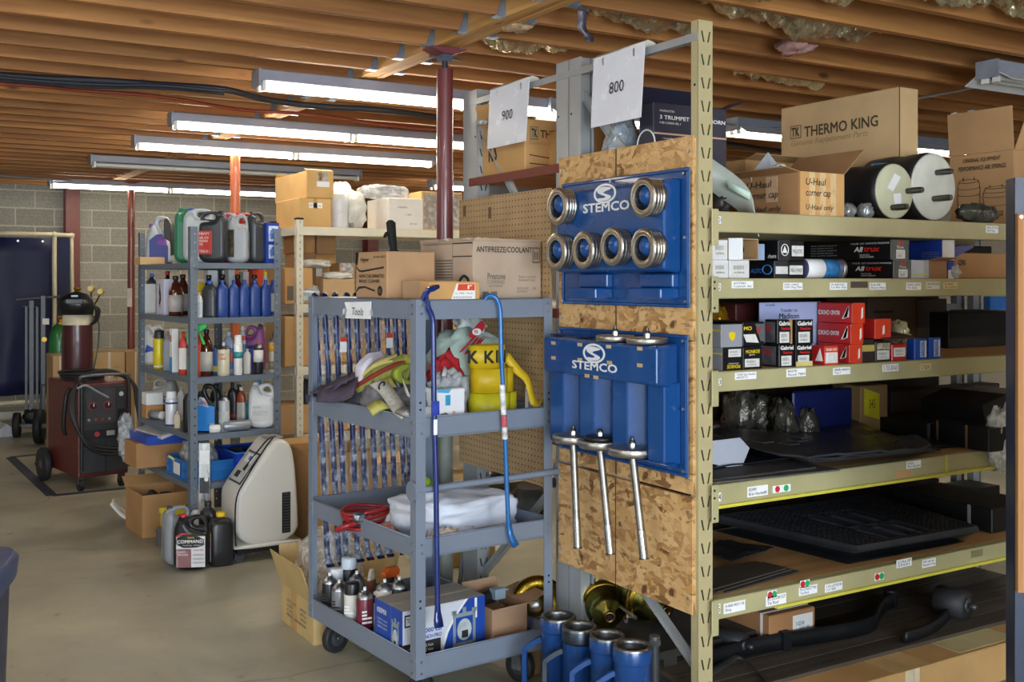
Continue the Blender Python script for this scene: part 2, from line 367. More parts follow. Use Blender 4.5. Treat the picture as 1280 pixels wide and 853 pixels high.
def text(parent,s,mat,org,xd,yd,h,w=None,bold=0,name='lettering',align='l',shear=0):
 """flat printed words as thin geometry; org = lower left, h = letter height, w = width to fit"""
 bold*=1.6;key=(s,bold,shear)
 if key not in TXT:
  cu=bpy.data.curves.new('t','FONT');cu.body=s;cu.size=1;cu.resolution_u=2;cu.shear=shear;cu.space_line=.95
  ob=bpy.data.objects.new('t',cu);me=bpy.data.meshes.new_from_object(ob)
  bpy.data.objects.remove(ob);bpy.data.curves.remove(cu)
  if bold>0:  # heavier strokes: the outline again, shifted by a stroke's width
   V,F_=[tuple(v.co)for v in me.vertices],[tuple(q.vertices)for q in me.polygons];k0=len(V);me=bpy.data.meshes.new('t')
   me.from_pydata([(x+a*bold,y+c*bold,z)for a,c,z in((0,0,0),(1,0,.00012),(0,1,.00024),(1,1,.00036),(.5,.5,.00048))for x,y,_ in V],[],[tuple(i+n*k0 for i in f)for n in range(5)for f in F_])
  xs=[v.co.x for v in me.vertices]or[0];ys=[v.co.y for v in me.vertices]or[0]
  me.transform(Matrix.Translation((-min(xs),-min(ys),0)));me['W']=max(xs)-min(xs);me['H']=max(ys)-min(ys);me.materials.clear();TXT[key]=me
 me=TXT[key].copy();k=h/me['H'];kx=w/me['W']if w else k
 xd,yd=Vector(xd).normalized(),Vector(yd).normalized();n=xd.cross(yd)
 off={'l':0,'c':-.5,'r':-1}[align]*me['W']*kx
 m=Matrix.Identity(4)
 for i in range(3):m[i][0]=xd[i]*kx;m[i][1]=yd[i]*k;m[i][2]=n[i];m[i][3]=org[i]+n[i]*.0009+xd[i]*off
 me.transform(m);return link(name,me,mat,parent)
def tag(o,label=None,cat=None,group=None,kind=None):
 for k,v in(('label',label),('category',cat),('group',group),('kind',kind)):
  if v:o[k]=v
 return o
def root(name,label,cat,p=(0,0,0),rz=0,group=None,F=None):
 o=bpy.data.objects.new(name,None);COL.objects.link(o);o.empty_display_size=.05
 o.location=F.w(p)if F else Vector(p);o.rotation_euler=(0,0,rz+(F.a if F else 0))
 return tag(o,label,cat,group)
def clone(o,p,rz,label=None):
 """copy of a thing with copies of its parts and sub-parts"""
 def rec(x,par):
  c=x.copy();COL.objects.link(c)
  if par:c.parent=par
  for ch in x.children:rec(ch,c)
  return c
 r=rec(o,None);r.location=p;r.rotation_euler=(0,0,rz)
 if label:r['label']=label
 return r
def structure(o):o['kind']='structure';return o
CAMRZ=-math.atan2(SA,CA)  # heading of a thing that faces the viewer
# printing on the sides of a box-shaped thing w x d x h (origin at the middle of its foot)
def face(f,w,d,h):
 X,Y,Z=Vector((1,0,0)),Vector((0,1,0)),Vector((0,0,1))
 return{'F':(Vector((-w/2,-d/2,0)),X,Z,w,h),'L':(Vector((-w/2,d/2,0)),-Y,Z,d,h),
 'R':(Vector((w/2,-d/2,0)),Y,Z,d,h),'T':(Vector((-w/2,-d/2,h)),X,Y,w,d)}[f]
def plate(par,dims,f,u0,v0,u1,v1,mat,name='label_sticker',th=.0006):
 if name in('end_print','orange_end','grey_side','white_end','white_print','blue_side','grey_lid'):th=.00025
 o,xd,yd,a,b=face(f,*dims);n=xd.cross(yd)
 c=[o+xd*a*u+yd*b*v for u,v in((u0,v0),(u1,v0),(u1,v1),(u0,v1))]
 return MB().add(c+[q+n*th for q in c],[(3,2,1,0),(4,5,6,7),(0,1,5,4),(1,2,6,5),(2,3,7,6),(3,0,4,7)]).obj(name,mat,par)
def shape_on(par,dims,f,pts,mat,name='printed_shape',th=.0007):
 o,xd,yd,a,b=face(f,*dims);n=xd.cross(yd);c=[o+xd*a*u+yd*b*v for u,v in pts];k=len(pts)
 return MB().add(c+[q+n*th for q in c],[tuple(range(k,2*k))]+[(i,(i+1)%k,k+(i+1)%k,k+i)for i in range(k)]).obj(name,mat,par)
def write(par,dims,f,s,u,v,hh,mat,wf=None,bold=0,shear=0,flip=False,align='l'):
 o,xd,yd,a,b=face(f,*dims)
 if flip:return text(par,s,mat,o+xd*a*u+yd*b*v,-xd,-yd,hh*b,wf*a if wf else None,bold,shear=shear,align=align)
 return text(par,s,mat,o+xd*a*u+yd*b*v,xd,yd,hh*b,wf*a if wf else None,bold,shear=shear,align=align)
INK=M('#23211f',.7,0,0);INKG=M('#6f6557',.8,0,0);WHITE=M('#e9e9e6',.55,0,.04);PAPER=M('#eef0f2',.7,0,.03)
def carton(F,name,label,x0,x1,y0,y1,z0,z1,mat,cat='box',rz=0,group=None,tape=None,seam=True,flaps=None,body='carton',open_top=False,th=.004):
 """cardboard box; flaps: dict side -> (angle from flat outward, length)"""
 w,d,h=x1-x0,y1-y0,z1-z0
 r=root(name,label,cat,((x0+x1)/2,(y0+y1)/2,z0),rz,group,F)
 b=MB()
 if open_top:
  b.box(-w/2,w/2,-d/2,-d/2+th,0,h);b.box(-w/2,w/2,d/2-th,d/2,0,h)
  b.box(-w/2,-w/2+th,-d/2+th,d/2-th,0,h);b.box(w/2-th,w/2,-d/2+th,d/2-th,0,h)
  b.box(-w/2+th,w/2-th,-d/2+th,d/2-th,0,th)
 else:b.box(-w/2,w/2,-d/2,d/2,0,h)
 b.obj(body,mat,r,bevel=min(.004,.04*min(w,d,h)))
 for sd,(ang,ln)in(flaps or{}).items():
  c,q=math.cos(ang)*ln,math.sin(ang)*ln
  fm=MB()
  if sd=='F':a0,a1=Vector((-w/2,-d/2,h)),Vector((w/2,-d/2,h));e=Vector((0,-c,q))
  elif sd=='B':a0,a1=Vector((w/2,d/2,h)),Vector((-w/2,d/2,h));e=Vector((0,c,q))
  elif sd=='L':a0,a1=Vector((-w/2,d/2,h)),Vector((-w/2,-d/2,h));e=Vector((-c,0,q))
  else:a0,a1=Vector((w/2,-d/2,h)),Vector((w/2,d/2,h));e=Vector((c,0,q))
  n=(a1-a0).cross(e).normalized()*th*.7;v=[a0,a1,a1+e,a0+e]
  fm.add(v+[p+n for p in v],[(3,2,1,0),(4,5,6,7),(0,1,5,4),(1,2,6,5),(2,3,7,6),(3,0,4,7)]).obj('flap',mat,r)
 dims=(w,d,h)
 if tape:
  for f in tape:
   if f=='T':
    if w>=d:plate(r,dims,'T',0,.44,1,.56,TAPE,'tape')
    else:plate(r,dims,'T',.44,0,.56,1,TAPE,'tape')
   else:plate(r,dims,f,.44,.62,.56,1,TAPE,'tape')
 return r,dims
TAPE=M('#c39a5f',.25,0,.1)
# ------------------------------------------------------------------ the setting: floor, walls, ceiling
ZJ,VW=2.64,13.2
floor=structure(MB().box(-4,9,-4,VW,-.12,0).obj('floor',m_floor()))
tapem=M('#3d4350',.5,0,.2,30)
for a,b in(((13,572),(65,620)),((65,620),(172,609)),((13,572),(70,566))):
 p,q=W.pix(*a,z=0),W.pix(*b,z=0);t=(q-p).normalized();s=Vector((-t.y,t.x,0))*.04
 MB().add([p+s,p-s,q-s,q+s,p+s+Vector((0,0,.0015)),p-s+Vector((0,0,.0015)),q-s+Vector((0,0,.0015)),q+s+Vector((0,0,.0015))],
 [(4,5,6,7),(0,1,5,4),(1,2,6,5),(2,3,7,6),(3,0,4,7)]).obj('floor_tape',tapem,floor)
wallm=M('#8a8377',.85,0,.1)
wb=structure(MB().box(-4,9,VW+.008,VW+.25,0,ZJ+.25).obj('wall_back',M('#c2beaf',.9,0,.06)))
CH,BL=.2032,.4064
u0=W.pix(115,296,y=VW).x;first=None
for r in range(-8,6):
 z0=1.57+CH*r
 off=(0 if r%2==1 else .5)*BL
 for k in range(-4,13):
  x0=u0+off+k*BL
  if x0>6.4:continue
  zl=max(0,z0)
  o=None
  if z0>=0 and z0+CH<ZJ+.2:
   if first is None:
    me=MB().box(.008,BL-.008,-.0,.02,.008,CH-.008).mesh('block');me.materials.append(m_block());first=me
   o=bpy.data.objects.new('block',first);COL.objects.link(o);o.location=(x0,VW,z0)
  else:
   o=MB().box(.006,BL-.006,0,.02,.006,CH+z0-.006).obj('block',m_block())if z0<0 else None
   if o:o.location=(x0,VW,0)
  if o:o.parent=wb
structure(MB().box(-4.2,-4,-4,VW+.25,0,ZJ+.25).obj('wall_left',wallm))
structure(MB().box(9,9.2,-4,VW+.25,0,ZJ+.25).obj('wall_right',wallm))
structure(MB().box(-4.2,-3.1,-4.2,-4,0,ZJ+.25).box(2.0,9.2,-4.2,-4,0,ZJ+.25).box(-3.1,2.0,-4.2,-4,2.75,ZJ+.25).obj('wall_front',wallm))
# ceiling: deck, joists in hangers on both sides of a built-up girder
ceil=structure(MB().box(-4.2,9.2,-4.2,VW+.25,ZJ+.235,ZJ+.26).obj('ceiling',m_wood('deck_wood','#7d5530','#9a6c40',0)))
jm=m_wood('joist_wood','#935f33','#b98249',0)
GX=2.262
jl=MB().box(-4,GX-.06,0,.038,0,.235).mesh('joist');jl.materials.append(jm)
jr=MB().box(GX+.06,9,0,.038,0,.235).mesh('joist');jr.materials.append(jm)
hm=MB().prism([(-.045,-.003),(0,-.003),(0,.12),(-.016,.12),(-.02,.06)],-.004,-.001).prism([(-.045,-.003),(0,-.003),(0,.12),(-.016,.12),(-.02,.06)],.039,.042).box(-.05,0,-.004,.042,-.004,-.001).mesh('joist_hanger')
hm.materials.append(M('#93a6c0',.35,.7,.15,20))
hm2=hm.copy();hm2 .transform(Matrix.Rotation(math.pi,4,'Z'));hm2 .transform(Matrix.Translation((0,.038,0)))
v=4.695-.32*27;k=0
while v<VW-.06:
 for me,dx in((jl,0),(jr,.0)):
  o=bpy.data.objects.new('joist',me);COL.objects.link(o);o.parent=ceil;o.location=(0,v+(.0 if me is jl else .02),ZJ+random.uniform(.0,.004))
 if 2.5<v<9:
  for me,x,dv in((hm,GX-.058,0),(hm2,GX+.058,.02)):
   o=bpy.data.objects.new('joist_hanger',me);COL.objects.link(o);o.parent=ceil;o.location=(x,v+dv,ZJ)
 v+=.32
gm=m_wood('girder_wood','#a8793f','#cf9c5c',1)
for i in range(3):MB().box(GX-.057+i*.0385,GX-.057+i*.0385+.0375,-4,VW-.02,ZJ-.002+.0015*(i%2),ZJ+.232).obj('girder_plank',gm,ceil)
# foil-faced insulation sagging between the joists on the right
def foil(u1,u2,vc,wdt,sag,seed):
 nx,ny=90,12;vs,fs=[],[]
 for i in range(nx+1):
  for j in range(ny+1):
   x=u1+(u2-u1)*i/nx;y=vc+(j/ny-.5)*wdt
   b=1-(2*j/ny-1)**2;e=min(1,6*min(i/nx,1-i/nx)+.2)
   z=ZJ+.10-(sag+.10)*b*e*(.75+.5*noise.noise(Vector((x*3+seed,y*3,0))))+.034*noise.noise(Vector((x*15,y*20,seed)))+.02*noise.noise(Vector((x*34,y*40,seed)))
   vs.append((x,y,z))
 for i in range(nx):
  for j in range(ny):a=i*(ny+1)+j;fs.append((a,a+1,a+ny+2,a+ny+1))
 m=MB();m.add(vs,fs,False);m.obj('foil_insulation',m_foil(),ceil)
vj=lambda n:4.695+.32*n
foil(2.9,3.95,vj(-5)+.19,.25,.045,1);foil(3.15,4.3,vj(-7)+.19,.25,.03,2)
foil(2.5,3.2,vj(-4)+.18,.25,.012,3);foil(3.9,4.6,vj(-2)+.18,.25,.014,4);foil(2.5,3.4,vj(-6)+.18,.25,.01,6);foil(2.35,2.9,vj(-2)+.18,.25,.012,5)
pink=M('#b98f86',1,0,.25,30,.8,50)
MB().blob(.14,.17,.10,4,.5,3,20).obj('batt_insulation',pink,ceil,loc=tuple(W.pix(996,68,z=ZJ-.03)))
MB().blob(.12,.16,.10,9,.5,3,20).obj('batt_insulation',M('#b79a78',1,0,.25,30,.8,50),ceil,loc=tuple(W.pix(646,40,z=ZJ-.02)))
# scrap of foil strip hanging beside the girder
p=W.pix(727,12,z=ZJ);q=[(0,0,0),(.006,0,-.03),(.002,.004,-.06),(.012,.0,-.085),(.03,-.008,-.105),(.028,-.01,-.125)]
r=root('foil_strip','torn strip of dark foil hanging down from a joist beside the girder','insulation scrap',p)
MB().ribbon([Vector(a)for a in spline(q,4)],(.034,-.012,0),.0008).obj('strip',M('#55505a',.35,.3,.5,30),r)
MB().box(-.03,.03,-.012,.012,.0,.012).obj('staple_flange',M('#8d96a4',.3,.8),r)
# steel columns under the girder
def column(px,py,col,label,low=None):
 p=W.pix(px,py,z=ZJ);R=.0381
 r=root('steel_column',label,'column',(p.x,p.y,0))
 pm=M(col,.32,0,.1,4,0,60,None,.3);dk=M('#33343b',.5,.3,.15)
 if low:
  MB().cyl((0,0,0),(0,0,low),R,n=28).obj('lower_pipe',M('#7d8279',.55,0,.2),r)
 MB().cyl((0,0,low or 0),(0,0,ZJ-.10),R,n=28).obj('pipe',pm,r)
 MB().cyl((0,0,ZJ-.10),(0,0,ZJ-.035),.013,n=12).obj('jack_screw',dk,r)
 MB().box(-.026,.026,-.026,.026,ZJ-.065,ZJ-.03).cyl((-.08,.0,ZJ-.045),(.085,.01,ZJ-.045),.005,n=6).obj('jack_nut',M('#5d6478',.45,.5),r)
 MB().prism([(-.09,ZJ-.006),(.09,ZJ-.006),(.09,ZJ-.012),(.03,ZJ-.034),(-.03,ZJ-.034),(-.09,ZJ-.012)],-.05,.05).obj('top_plate',M('#6d3337',.5),r)
 MB().box(-.07,.07,-.07,.07,0,.008).obj('base_plate',dk,r)
 return r
column(556,60,'#6f3638','dark red steel column nearest the front, passing behind the trolley of boxes',.95)
column(294,177,'#b9603c','orange red steel column rising behind the shelf of oil jugs',.8)
c3=column(164,226,'#7f3f35','brown red steel column left of the grey shelf, before the block wall')
MB().box(-.05,.0,-.045,-.0395,1.28,1.48).obj('paper_strip',M('#d8d2c4',.7),c3)
def hbeam(px,label):
 p=W.pix(px,350,y=VW-.13)
 r=root('wall_column',label,'column',(p.x,VW-.105,0));m=M('#743832',.45,0,.12)
 MB().box(-.075,.075,-.095,-.083,0,ZJ).obj('flange',m,r);MB().box(-.075,.075,.083,.095,0,ZJ).obj('flange',m,r)
 MB().box(-.004,.004,-.083,.083,0,ZJ).obj('web',m,r)
hbeam(90,'red steel wall column by the block wall, behind the pipe frame of the blue curtain')
hbeam(464,'red steel wall column seen in the gap under the cream rack top shelf')
# fluorescent fittings
TUBE=m_emit('lamp_glow','#fff4df',11.5);HSG=M('#8d93a2',.4,0,.06);DIM=M('#d4d6d2',.3,0,.03)
def strip_light(u,v,label,n=2,lit=True,hood=False,L=1.22,z=ZJ-.008):
 r=root('strip_light',label,'ceiling light',(u,v,z),0,'fluorescent fittings under the joists')
 T=L*n
 MB().box(0,T,-.055,.055,-.058,-.001).obj('housing',HSG,r,bevel=.004)
 if hood:
  MB().prism([(-.055,-.058),(-.13,-.105),(-.127,-.108),(-.05,-.062),(.05,-.062),(.127,-.108),(.13,-.105),(.055,-.058)],0,T,'x').obj('reflector',M('#d9dcde',.35,0,.05),r)
 for e in(0,T):MB().box(e-.002 if e else -.012,e+.012 if e else .002,-.06,.06,-.085,.0).obj('end_cap',M('#8e96a4',.45,.3),r)
 for i in range(n):
  for s in(-.03,.03):
   MB().cyl((i*L+.03,s,-.082),((i+1)*L-.03,s,-.082),.0165,n=10).obj('lamp_tube',TUBE if lit else DIM,r)
   so=MB()
   for e in(i*L+.012,(i+1)*L-.03):so.box(e,e+.018,s-.016,s+.016,-.106,-.058)
   tag(so.obj('lamp_holders',M('#e6e6e2',.5),r),kind='stuff')
 return r
for(px,py),lb,lit in(((322,103),'nearest fluorescent fitting, in front of the dark red column top',1),((214,153),'second fluorescent fitting from the front, left of the dark red column',1),
((168,180),'third fluorescent fitting, just behind the top of the orange red column',1),((114,203),'unlit fluorescent fitting between the third and the rearmost lit one',0),
((62,230),'rearmost fluorescent fitting, in front of the grey block wall',1)):
 p=W.pix(px,py,z=ZJ-.07);strip_light(p.x,p.y,lb,2,lit)
p=W.pix(684,141,z=ZJ-.09);strip_light(p.x,p.y,'hooded fluorescent fitting glowing behind the paper sign reading 800',1,True,True)
p=W.pix(1235,97,z=ZJ-.09);strip_light(p.x,p.y,'unlit hooded fluorescent fitting at the right end of the ceiling',2,False,True)
p=W.pix(917,163,z=ZJ-.09);strip_light(p.x,p.y,'lit hooded fluorescent fitting left of the tall thermal equipment box',2,True,True)
p=W.pix(538,232,z=ZJ-.07);strip_light(p.x,p.y,'small far fluorescent fitting behind the dark red column above the cream rack',2,True)
for u,v,q in((-1.4,1.9,'above the floor left of the photographer'),(1.2,-.6,'behind the photographer'),(-2.4,5.2,'left of the nearest lit one, beyond the picture'),(-2.4,8.4,'left of the third lit one, beyond the picture'),(4.4,.6,'above the aisle right of the photographer'),(5.2,8.5,'far behind the rear rack')):  # fittings out of view, added for the light they give
 strip_light(u,v,'added unseen fluorescent fitting '+q)
# conduit, cables and hoses along the ceiling
galv=M('#9aa0a8',.4,.6)
def run(name,label,cat,pts,r,m,n=6,z=ZJ-.03):
 P=[W.pix(a,b,z=z)for a,b in pts];c=P[0].copy();o=root(name,label,cat,c)
 MB().tube(spline([q-c for q in P],n),r,8).obj(name.split('_')[-1]+'_run',m,o);return o
c=run('black_cable','thick bundle of black cables strung under the joists at upper left','cable',[(-30,92),(60,98),(130,101),(200,106),(280,112),(335,125),(400,133),(480,138),(560,148)],.018,M('#20222a',.6,0,.2),6)
for k in range(2):
 b=MB();P=[W.pix(a,q+3*k,z=ZJ-.05)for a,q in[(-30,94),(60,102),(130,106),(200,107),(280,114)]]
 b.tube(spline([x-c.location for x in P],6),.009,6).obj('cable',M('#262a35',.6),c)
run('air_hose','dull red air hose hung under the joists below the black cables','hose',[(-30,103),(50,108),(100,113),(200,121),(300,137),(360,141),(420,147),(500,158),(590,164)],.010,M('#8a3d2a',.5,0,.1))
run('dark_pipe','dark hose running under the joists below the lit hooded lamp over the rack','hose',[(876,176),(920,181),(960,187),(1010,191)],.018,M('#35383c',.5),z=ZJ-.022)
run('metal_conduit','thin metal conduit running to the unlit hooded lamp at upper right','conduit',[(1120,128),(1180,117),(1236,105)],.008,galv,z=ZJ-.015)
run('steel_conduit','thin metal conduit running past the lit hooded lamp behind the cream upright','conduit',[(862,148),(905,155),(960,160),(1010,160)],.008,galv,z=ZJ-.06)
run('grey_conduit','grey conduit high on the far wall at the left edge','conduit',[(-30,218),(20,221),(60,224),(120,228)],.014,galv,z=ZJ-.03)
# ------------------------------------------------------------------ pallet rack, its end panels and what hangs on them
UP,VP_=2.310,2.677
TAN=M('#b3a77f',.42,.0,.08,5);GALV=M('#a9adaf',.36,.35,.1,5);OLIVE=M('#aba57c',.45,0,.1,5)
DARK=M('#0e0e0f',.8,0,0);BOLT=m_steel('zinc_bolt','#c9ccd0',.3,(1,1,1));YEL=M('#c9c34b',.5,0,.1)
UE=4.78
BEAMS=[(1.796,1.728),(1.575,1.508),(1.267,1.201),(.895,.822),(.517,.452)]
RKB=3.43
rack=root('pallet_rack','tan pallet rack with slotted uprights holding five loaded shelf levels','rack',(UP,VP_,0))
PW,PH=.061,2.42
def slots(h,first=2.385,pitch=.0762):
 o,z=[],first
 while z>.05:
  o.append([(.0115,z),(.0185,z),(.0275,z-.036),(.0205,z-.036)]);o.append([(.0465,z),(.0535,z),(.0450,z-.036),(.0380,z-.036)]);z-=pitch
 return o
pm=curve2d([[(0,0),(PW,0),(PW,PH),(0,PH)]]+slots(PH),.003)
def upright(x,y,name='upright',mat=TAN,par=rack,flip=1,hgt=PH,dep=.034):
 me=pm.copy()
 if hgt!=PH:me.transform(Matrix.Diagonal((1,1,hgt/PH,1)))
 o=link(name,me,mat,par,loc=(x,y+.0015 if flip>0 else y,0))
 b=MB();y0,y1=(.003,dep)if flip>0 else(-dep,-.003)
 b.box(0,.003,y0,y1,0,hgt).box(PW-.003,PW,y0,y1,0,hgt)
 b.obj('upright_channel',mat,o)
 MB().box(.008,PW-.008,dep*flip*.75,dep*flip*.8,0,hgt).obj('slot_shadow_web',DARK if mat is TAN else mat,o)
 h=MB()
 for z in(2.205,1.65,.62):h.box(-.001,.0,.012*flip,.020*flip,z,z+.008)
 h.obj('bolt_hole',DARK,o)
 MB().box(-.03,PW+.03,-.03,.07,0,.008).obj('foot_plate',mat,o)
 return o
upright(0,0);upright(UE-UP-PW,0);upright(0,RKB-VP_,mat=GALV,flip=-1,dep=.08);upright(UE-UP-PW,RKB-VP_,mat=GALV,flip=-1)
for i,(z1,z0)in enumerate(BEAMS):
 m=OLIVE if i!=0 else M('#b0a67e',.42,0,.1,5)
 b=MB().prism([(0,z0),(.045,z0),(.045,z1),(.02,z1),(.02,z1-.012),(0,z1-.012)]if 0 else[(0,z0),(.042,z0),(.042,z1),(0,z1)],PW+.001,UE-UP-PW-.001,'x',Matrix.Identity(4))
 o=b.obj('beam',m,rack,bevel=.003)
 o.location=(0,-.012,0)
 for x in(PW-.028,UE-UP-PW-.004):MB().box(x,x+.030,-.018,-.013,z0-.045,z1+.006).obj('beam_connector',m,o,bevel=.004)
 rv=MB()
 for x in(PW-.018,UE-UP-PW+.016):
  for z in(z0-.03,(z0+z1)/2,z1-.012):rv.cyl((x,-.0165,z),(x,-.0195,z),.004,n=8)
 tag(rv.obj('rivets',DARK if i%2 else TAN,o),kind='stuff')
 MB().box(PW,UE-UP-PW,RKB-VP_-.045,RKB-VP_-.005,z0,z1).obj('rear_beam',m,rack,bevel=.003)
 dk=m_wood('shelf_ply','#a27b4c','#c29a65',0,knots=False)
 MB().box(PW*.3,UE-UP-PW*.3,.0305,RKB-VP_-.045,z1-.018,z1).obj('shelf_board',dk,rack)
 if i>=3:MB().box(PW+.002 if i==3 else .33,UE-UP-PW,-.0128,.01,z0-.002,z0+.008).obj('yellow_edge',YEL,o)
def brace(x,y0,z0,y1,z1,par,w=.036,mat=GALV):
 d=Vector((0,y1-y0,z1-z0));L=d.length;m=Matrix.Translation((x,y0,z0))@d.to_track_quat('Z','X').to_matrix().to_4x4()
 MB().box(-w/2,w/2,-.003,.003,0,L,m).box(-w/2,-w/2+.003,-.012,.012,0,L,m).obj('brace',mat,par)
for z in(2.28,.72):
 brace(.03,RKB-VP_-.06,z,.05,z-.62 if z>1 else .3,rack)
brace(.03,.05,1.55,RKB-VP_-.06,1.1,rack);brace(.03,.05,1.5,RKB-VP_-.06,1.98,rack)
MB().box(-.004,-.001,.0,RKB-VP_,2.352,2.378).box(-.001,.022,.02,RKB-VP_,2.352,2.356).obj('top_strut',GALV,rack)
# shelf-edge labels
RV=VP_-.0125
def beam_tag(px,py,wpx,hpx,s=None,mat=PAPER,dots=False,name='shelf_label',tm=INK):
 Y=W.dep(W.pix(px,py,y=RV));p=W.pix(px,py,y=RV)-Vector((UP,VP_,0));w,h=wpx*Y/FPX/.78,hpx*Y/FPX
 o=MB().box(-w/2,w/2,-.0008,0,-h/2,h/2).obj(name,mat,rack,loc=tuple(p))
 if s:text(o,s,tm,(-w*.44,-.0008,-h*.36),(1,0,0),(0,0,1),h*.72,w*.88)
 if dots:
  for dx,c in((-w*.24,'#c8202c'),(w*.24,'#27a562')):
   MB().cyl((dx,-.0008,0),(dx,-.0018,0),min(w*.24,h*.45),n=14).obj('colour_dot',M(c,.5,0,.03),o)
for a in((898,275,8,9,'801'),(1240,287,19,9,'AS-7710\nspring'),(896,359,10,9,'802'),(928,356,28,9,'AX7081\nCustom Air'),(991,358,26,9,'N0113002\nDiff Org 750'),(1048,358,24,9,'(S-4007A)\nLat Bar Kay'),
(1097,358,23,9,'R-6-49\nShort Mnt'),(1142,358,22,9,'N002 8307\nTri Axle'),(1166,357,20,9,'ABW87300\nAxle',M('#d7d4cb',.7,0,.05)),(1188,357,21,8,'R-OA09\nAir Cushion',M('#d9c68f',.7,0,.05)),
(896,478,11,9,'803'),(932,470,28,9,'73450 Gas Shocks\n#0032F7-V'),(995,466,26,10,'85070\nShock TBM'),(1052,464,24,9,'AB40R-AB60XX\nTriax 7'),(1113,460,23,9,'5 7X5-8XA01'),(1157,459,17,8,'C N24 5',M('#e2d6a8',.7,0,.05)),
(896,622,11,11,'804'),(947,614,27,13,'82490\nBrkr-Hardw80'),(1142,581,21,9,'81020\nBase Quarter'),
(895,762,11,12,'805'),(918,759,28,13,'A-06B 04211 42\nSking'),(970,750,27,13,'#TSCO0157\nTie Rod'),(1010,738,25,11,'N-CASLETT00\nTie Rod'),(1042,734,24,10,'1-PULLETTES 88\nCUT 4000'),(1130,704,22,10,'CALIF\n29501'),(1161,704,20,10,'WP 260 48\nBumper/ring')):
 beam_tag(*a)
beam_tag(1074,356,24,8,None,M('#4d4136',.8,0,.3,60),name='torn_label');beam_tag(1129,593,21,8,None,M('#c89a6a',.7,0,.1),name='tan_tape');beam_tag(1183,580,4,22,None,YEL,name='yellow_mark')
beam_tag(977,611,24,9,None,PAPER,True);beam_tag(965,743,12,9,None,PAPER,True);beam_tag(1006,730,13,9,None,PAPER,True);beam_tag(1099,721,13,9,None,PAPER,True);beam_tag(1244,574,6,8,None,M('#b31c28',.5,0,.1),name='red_dot')
beam_tag(1221,692,20,12,'IXIXIXIX',OLIVE,name='scribble')
# second rack standing behind it, seen end-on
rk9=root('grey_rack','grey upright rack behind the tan one, with the brown peg board on its end','rack',(UP,3.43,0))
upright(0,.09,mat=GALV,par=rk9,flip=-1,hgt=2.42,dep=.085);upright(0,.73,mat=GALV,par=rk9,flip=1,hgt=2.42,dep=.13)
upright(2.4,.09,mat=GALV,par=rk9,flip=-1);upright(2.4,.8,mat=GALV,par=rk9,flip=1)
MB().box(-.004,-.001,.0,.8,2.352,2.378).obj('top_strut',GALV,rk9)
brace(.03,.78,2.30,.16,1.62,rk9);brace(.03,.78,.22,.2,.70,rk9)
for z in(2.02,1.45,.95):
 MB().box(0.005,2.45,.06,.80,z-.02,z).obj('shelf_board',m_wood('deck_red','#a3682f','#c58a45',0),rk9)
 MB().box(-.004,.005,.06,.80,z-.03,z+.006).obj('shelf_edge',M('#7a3a2c',.6,0,.15),rk9)
 MB().box(.06,2.4,.80,.84,z-.06,z).box(.06,2.4,.03,.06,z-.06,z).obj('beam',GALV,rk9)
E=Fr(2.296,0,-math.pi/2)  # the rack's end: local x runs towards the viewer, -y stands out from the boards
ex=lambda px,y=0:E.pix(px,400,y=y).x
x0,x1=ex(699),ex(866)
for nm,lb,z0,z1,xa in(('strand_board','upper strand board on the rack end, above and behind the blue ring holder',1.372,2.042,0),('strand_board','middle strand board on the rack end, behind the blue disc holder',.868,1.368,0),
('strand_board','lowest strand board on the rack end, with three steel rods hanging before it',.476,.858,0)):
 r=root(nm,lb,'board',((x0+x1)/2,.005,z0),0,'strand boards on the rack end',E)
 w=x1-x0
 MB().box(-w/2,w/2,-.005-.003*(z0<.8),.008,0,z1-z0).obj('board',m_osb(),r)
 s=MB()
 for sx in(-w/2+.02,w/2-.02):s.cyl((sx,-.006,.05),(sx,-.011,.05),.006,n=8).cyl((sx,-.006,z1-z0-.05),(sx,-.011,z1-z0-.05),.006,n=8)
 s.obj('screw',BOLT,r)
 MB().box(-w*.03,-w*.025,-.0085-.001*(z0<.8),-.004,0,z1-z0).obj('seam',M('#5a4127',.8,0,0),r)
# peg board
r=root('peg_board','brown perforated hardboard on the end of the rear rack, behind the coolant box','board',(2.298,3.92,.745),0)
MB().box(-.003,.003,-.382,.382,0,1.188).obj('hardboard',m_dots('peg_holes','#b8986e','#3a2a1c',.0254,.0036),r)
for y,z in((.33,1.14),(.1,1.12)):MB().box(-.0045,-.003,y-.012,y+.012,z-.03,z+.02).obj('tape_scrap',M('#6f5335',.6,0,.2),r)
for z,px in((.67,0.18),(.585,-.29),(.40,-.33)):MB().box(-.004,-.003,px-.02,px+.02,z-.014,z+.014).obj('tan_sticker',M('#a78a62',.6,0,.1),r)
BLUE=M('#134784',.28,0,.06,3,0,60,None,.25);TANST=M('#c3a779',.6,0,.15,40)
def frus(a,b,mat,name,par,bev=.008):
 (x0,x1,z0,z1,y0),(X0,X1,Z0,Z1,y1)=a,b
 return MB().add([(x0,y0,z0),(x1,y0,z0),(x1,y0,z1),(x0,y0,z1),(X0,y1,Z0),(X1,y1,Z0),(X1,y1,Z1),(X0,y1,Z1)],
 [(0,1,2,3),(7,6,5,4),(1,0,4,5),(2,1,5,6),(3,2,6,7),(0,3,7,4)]).obj(name,mat,par,bevel=bev,seg=3,fix=True)
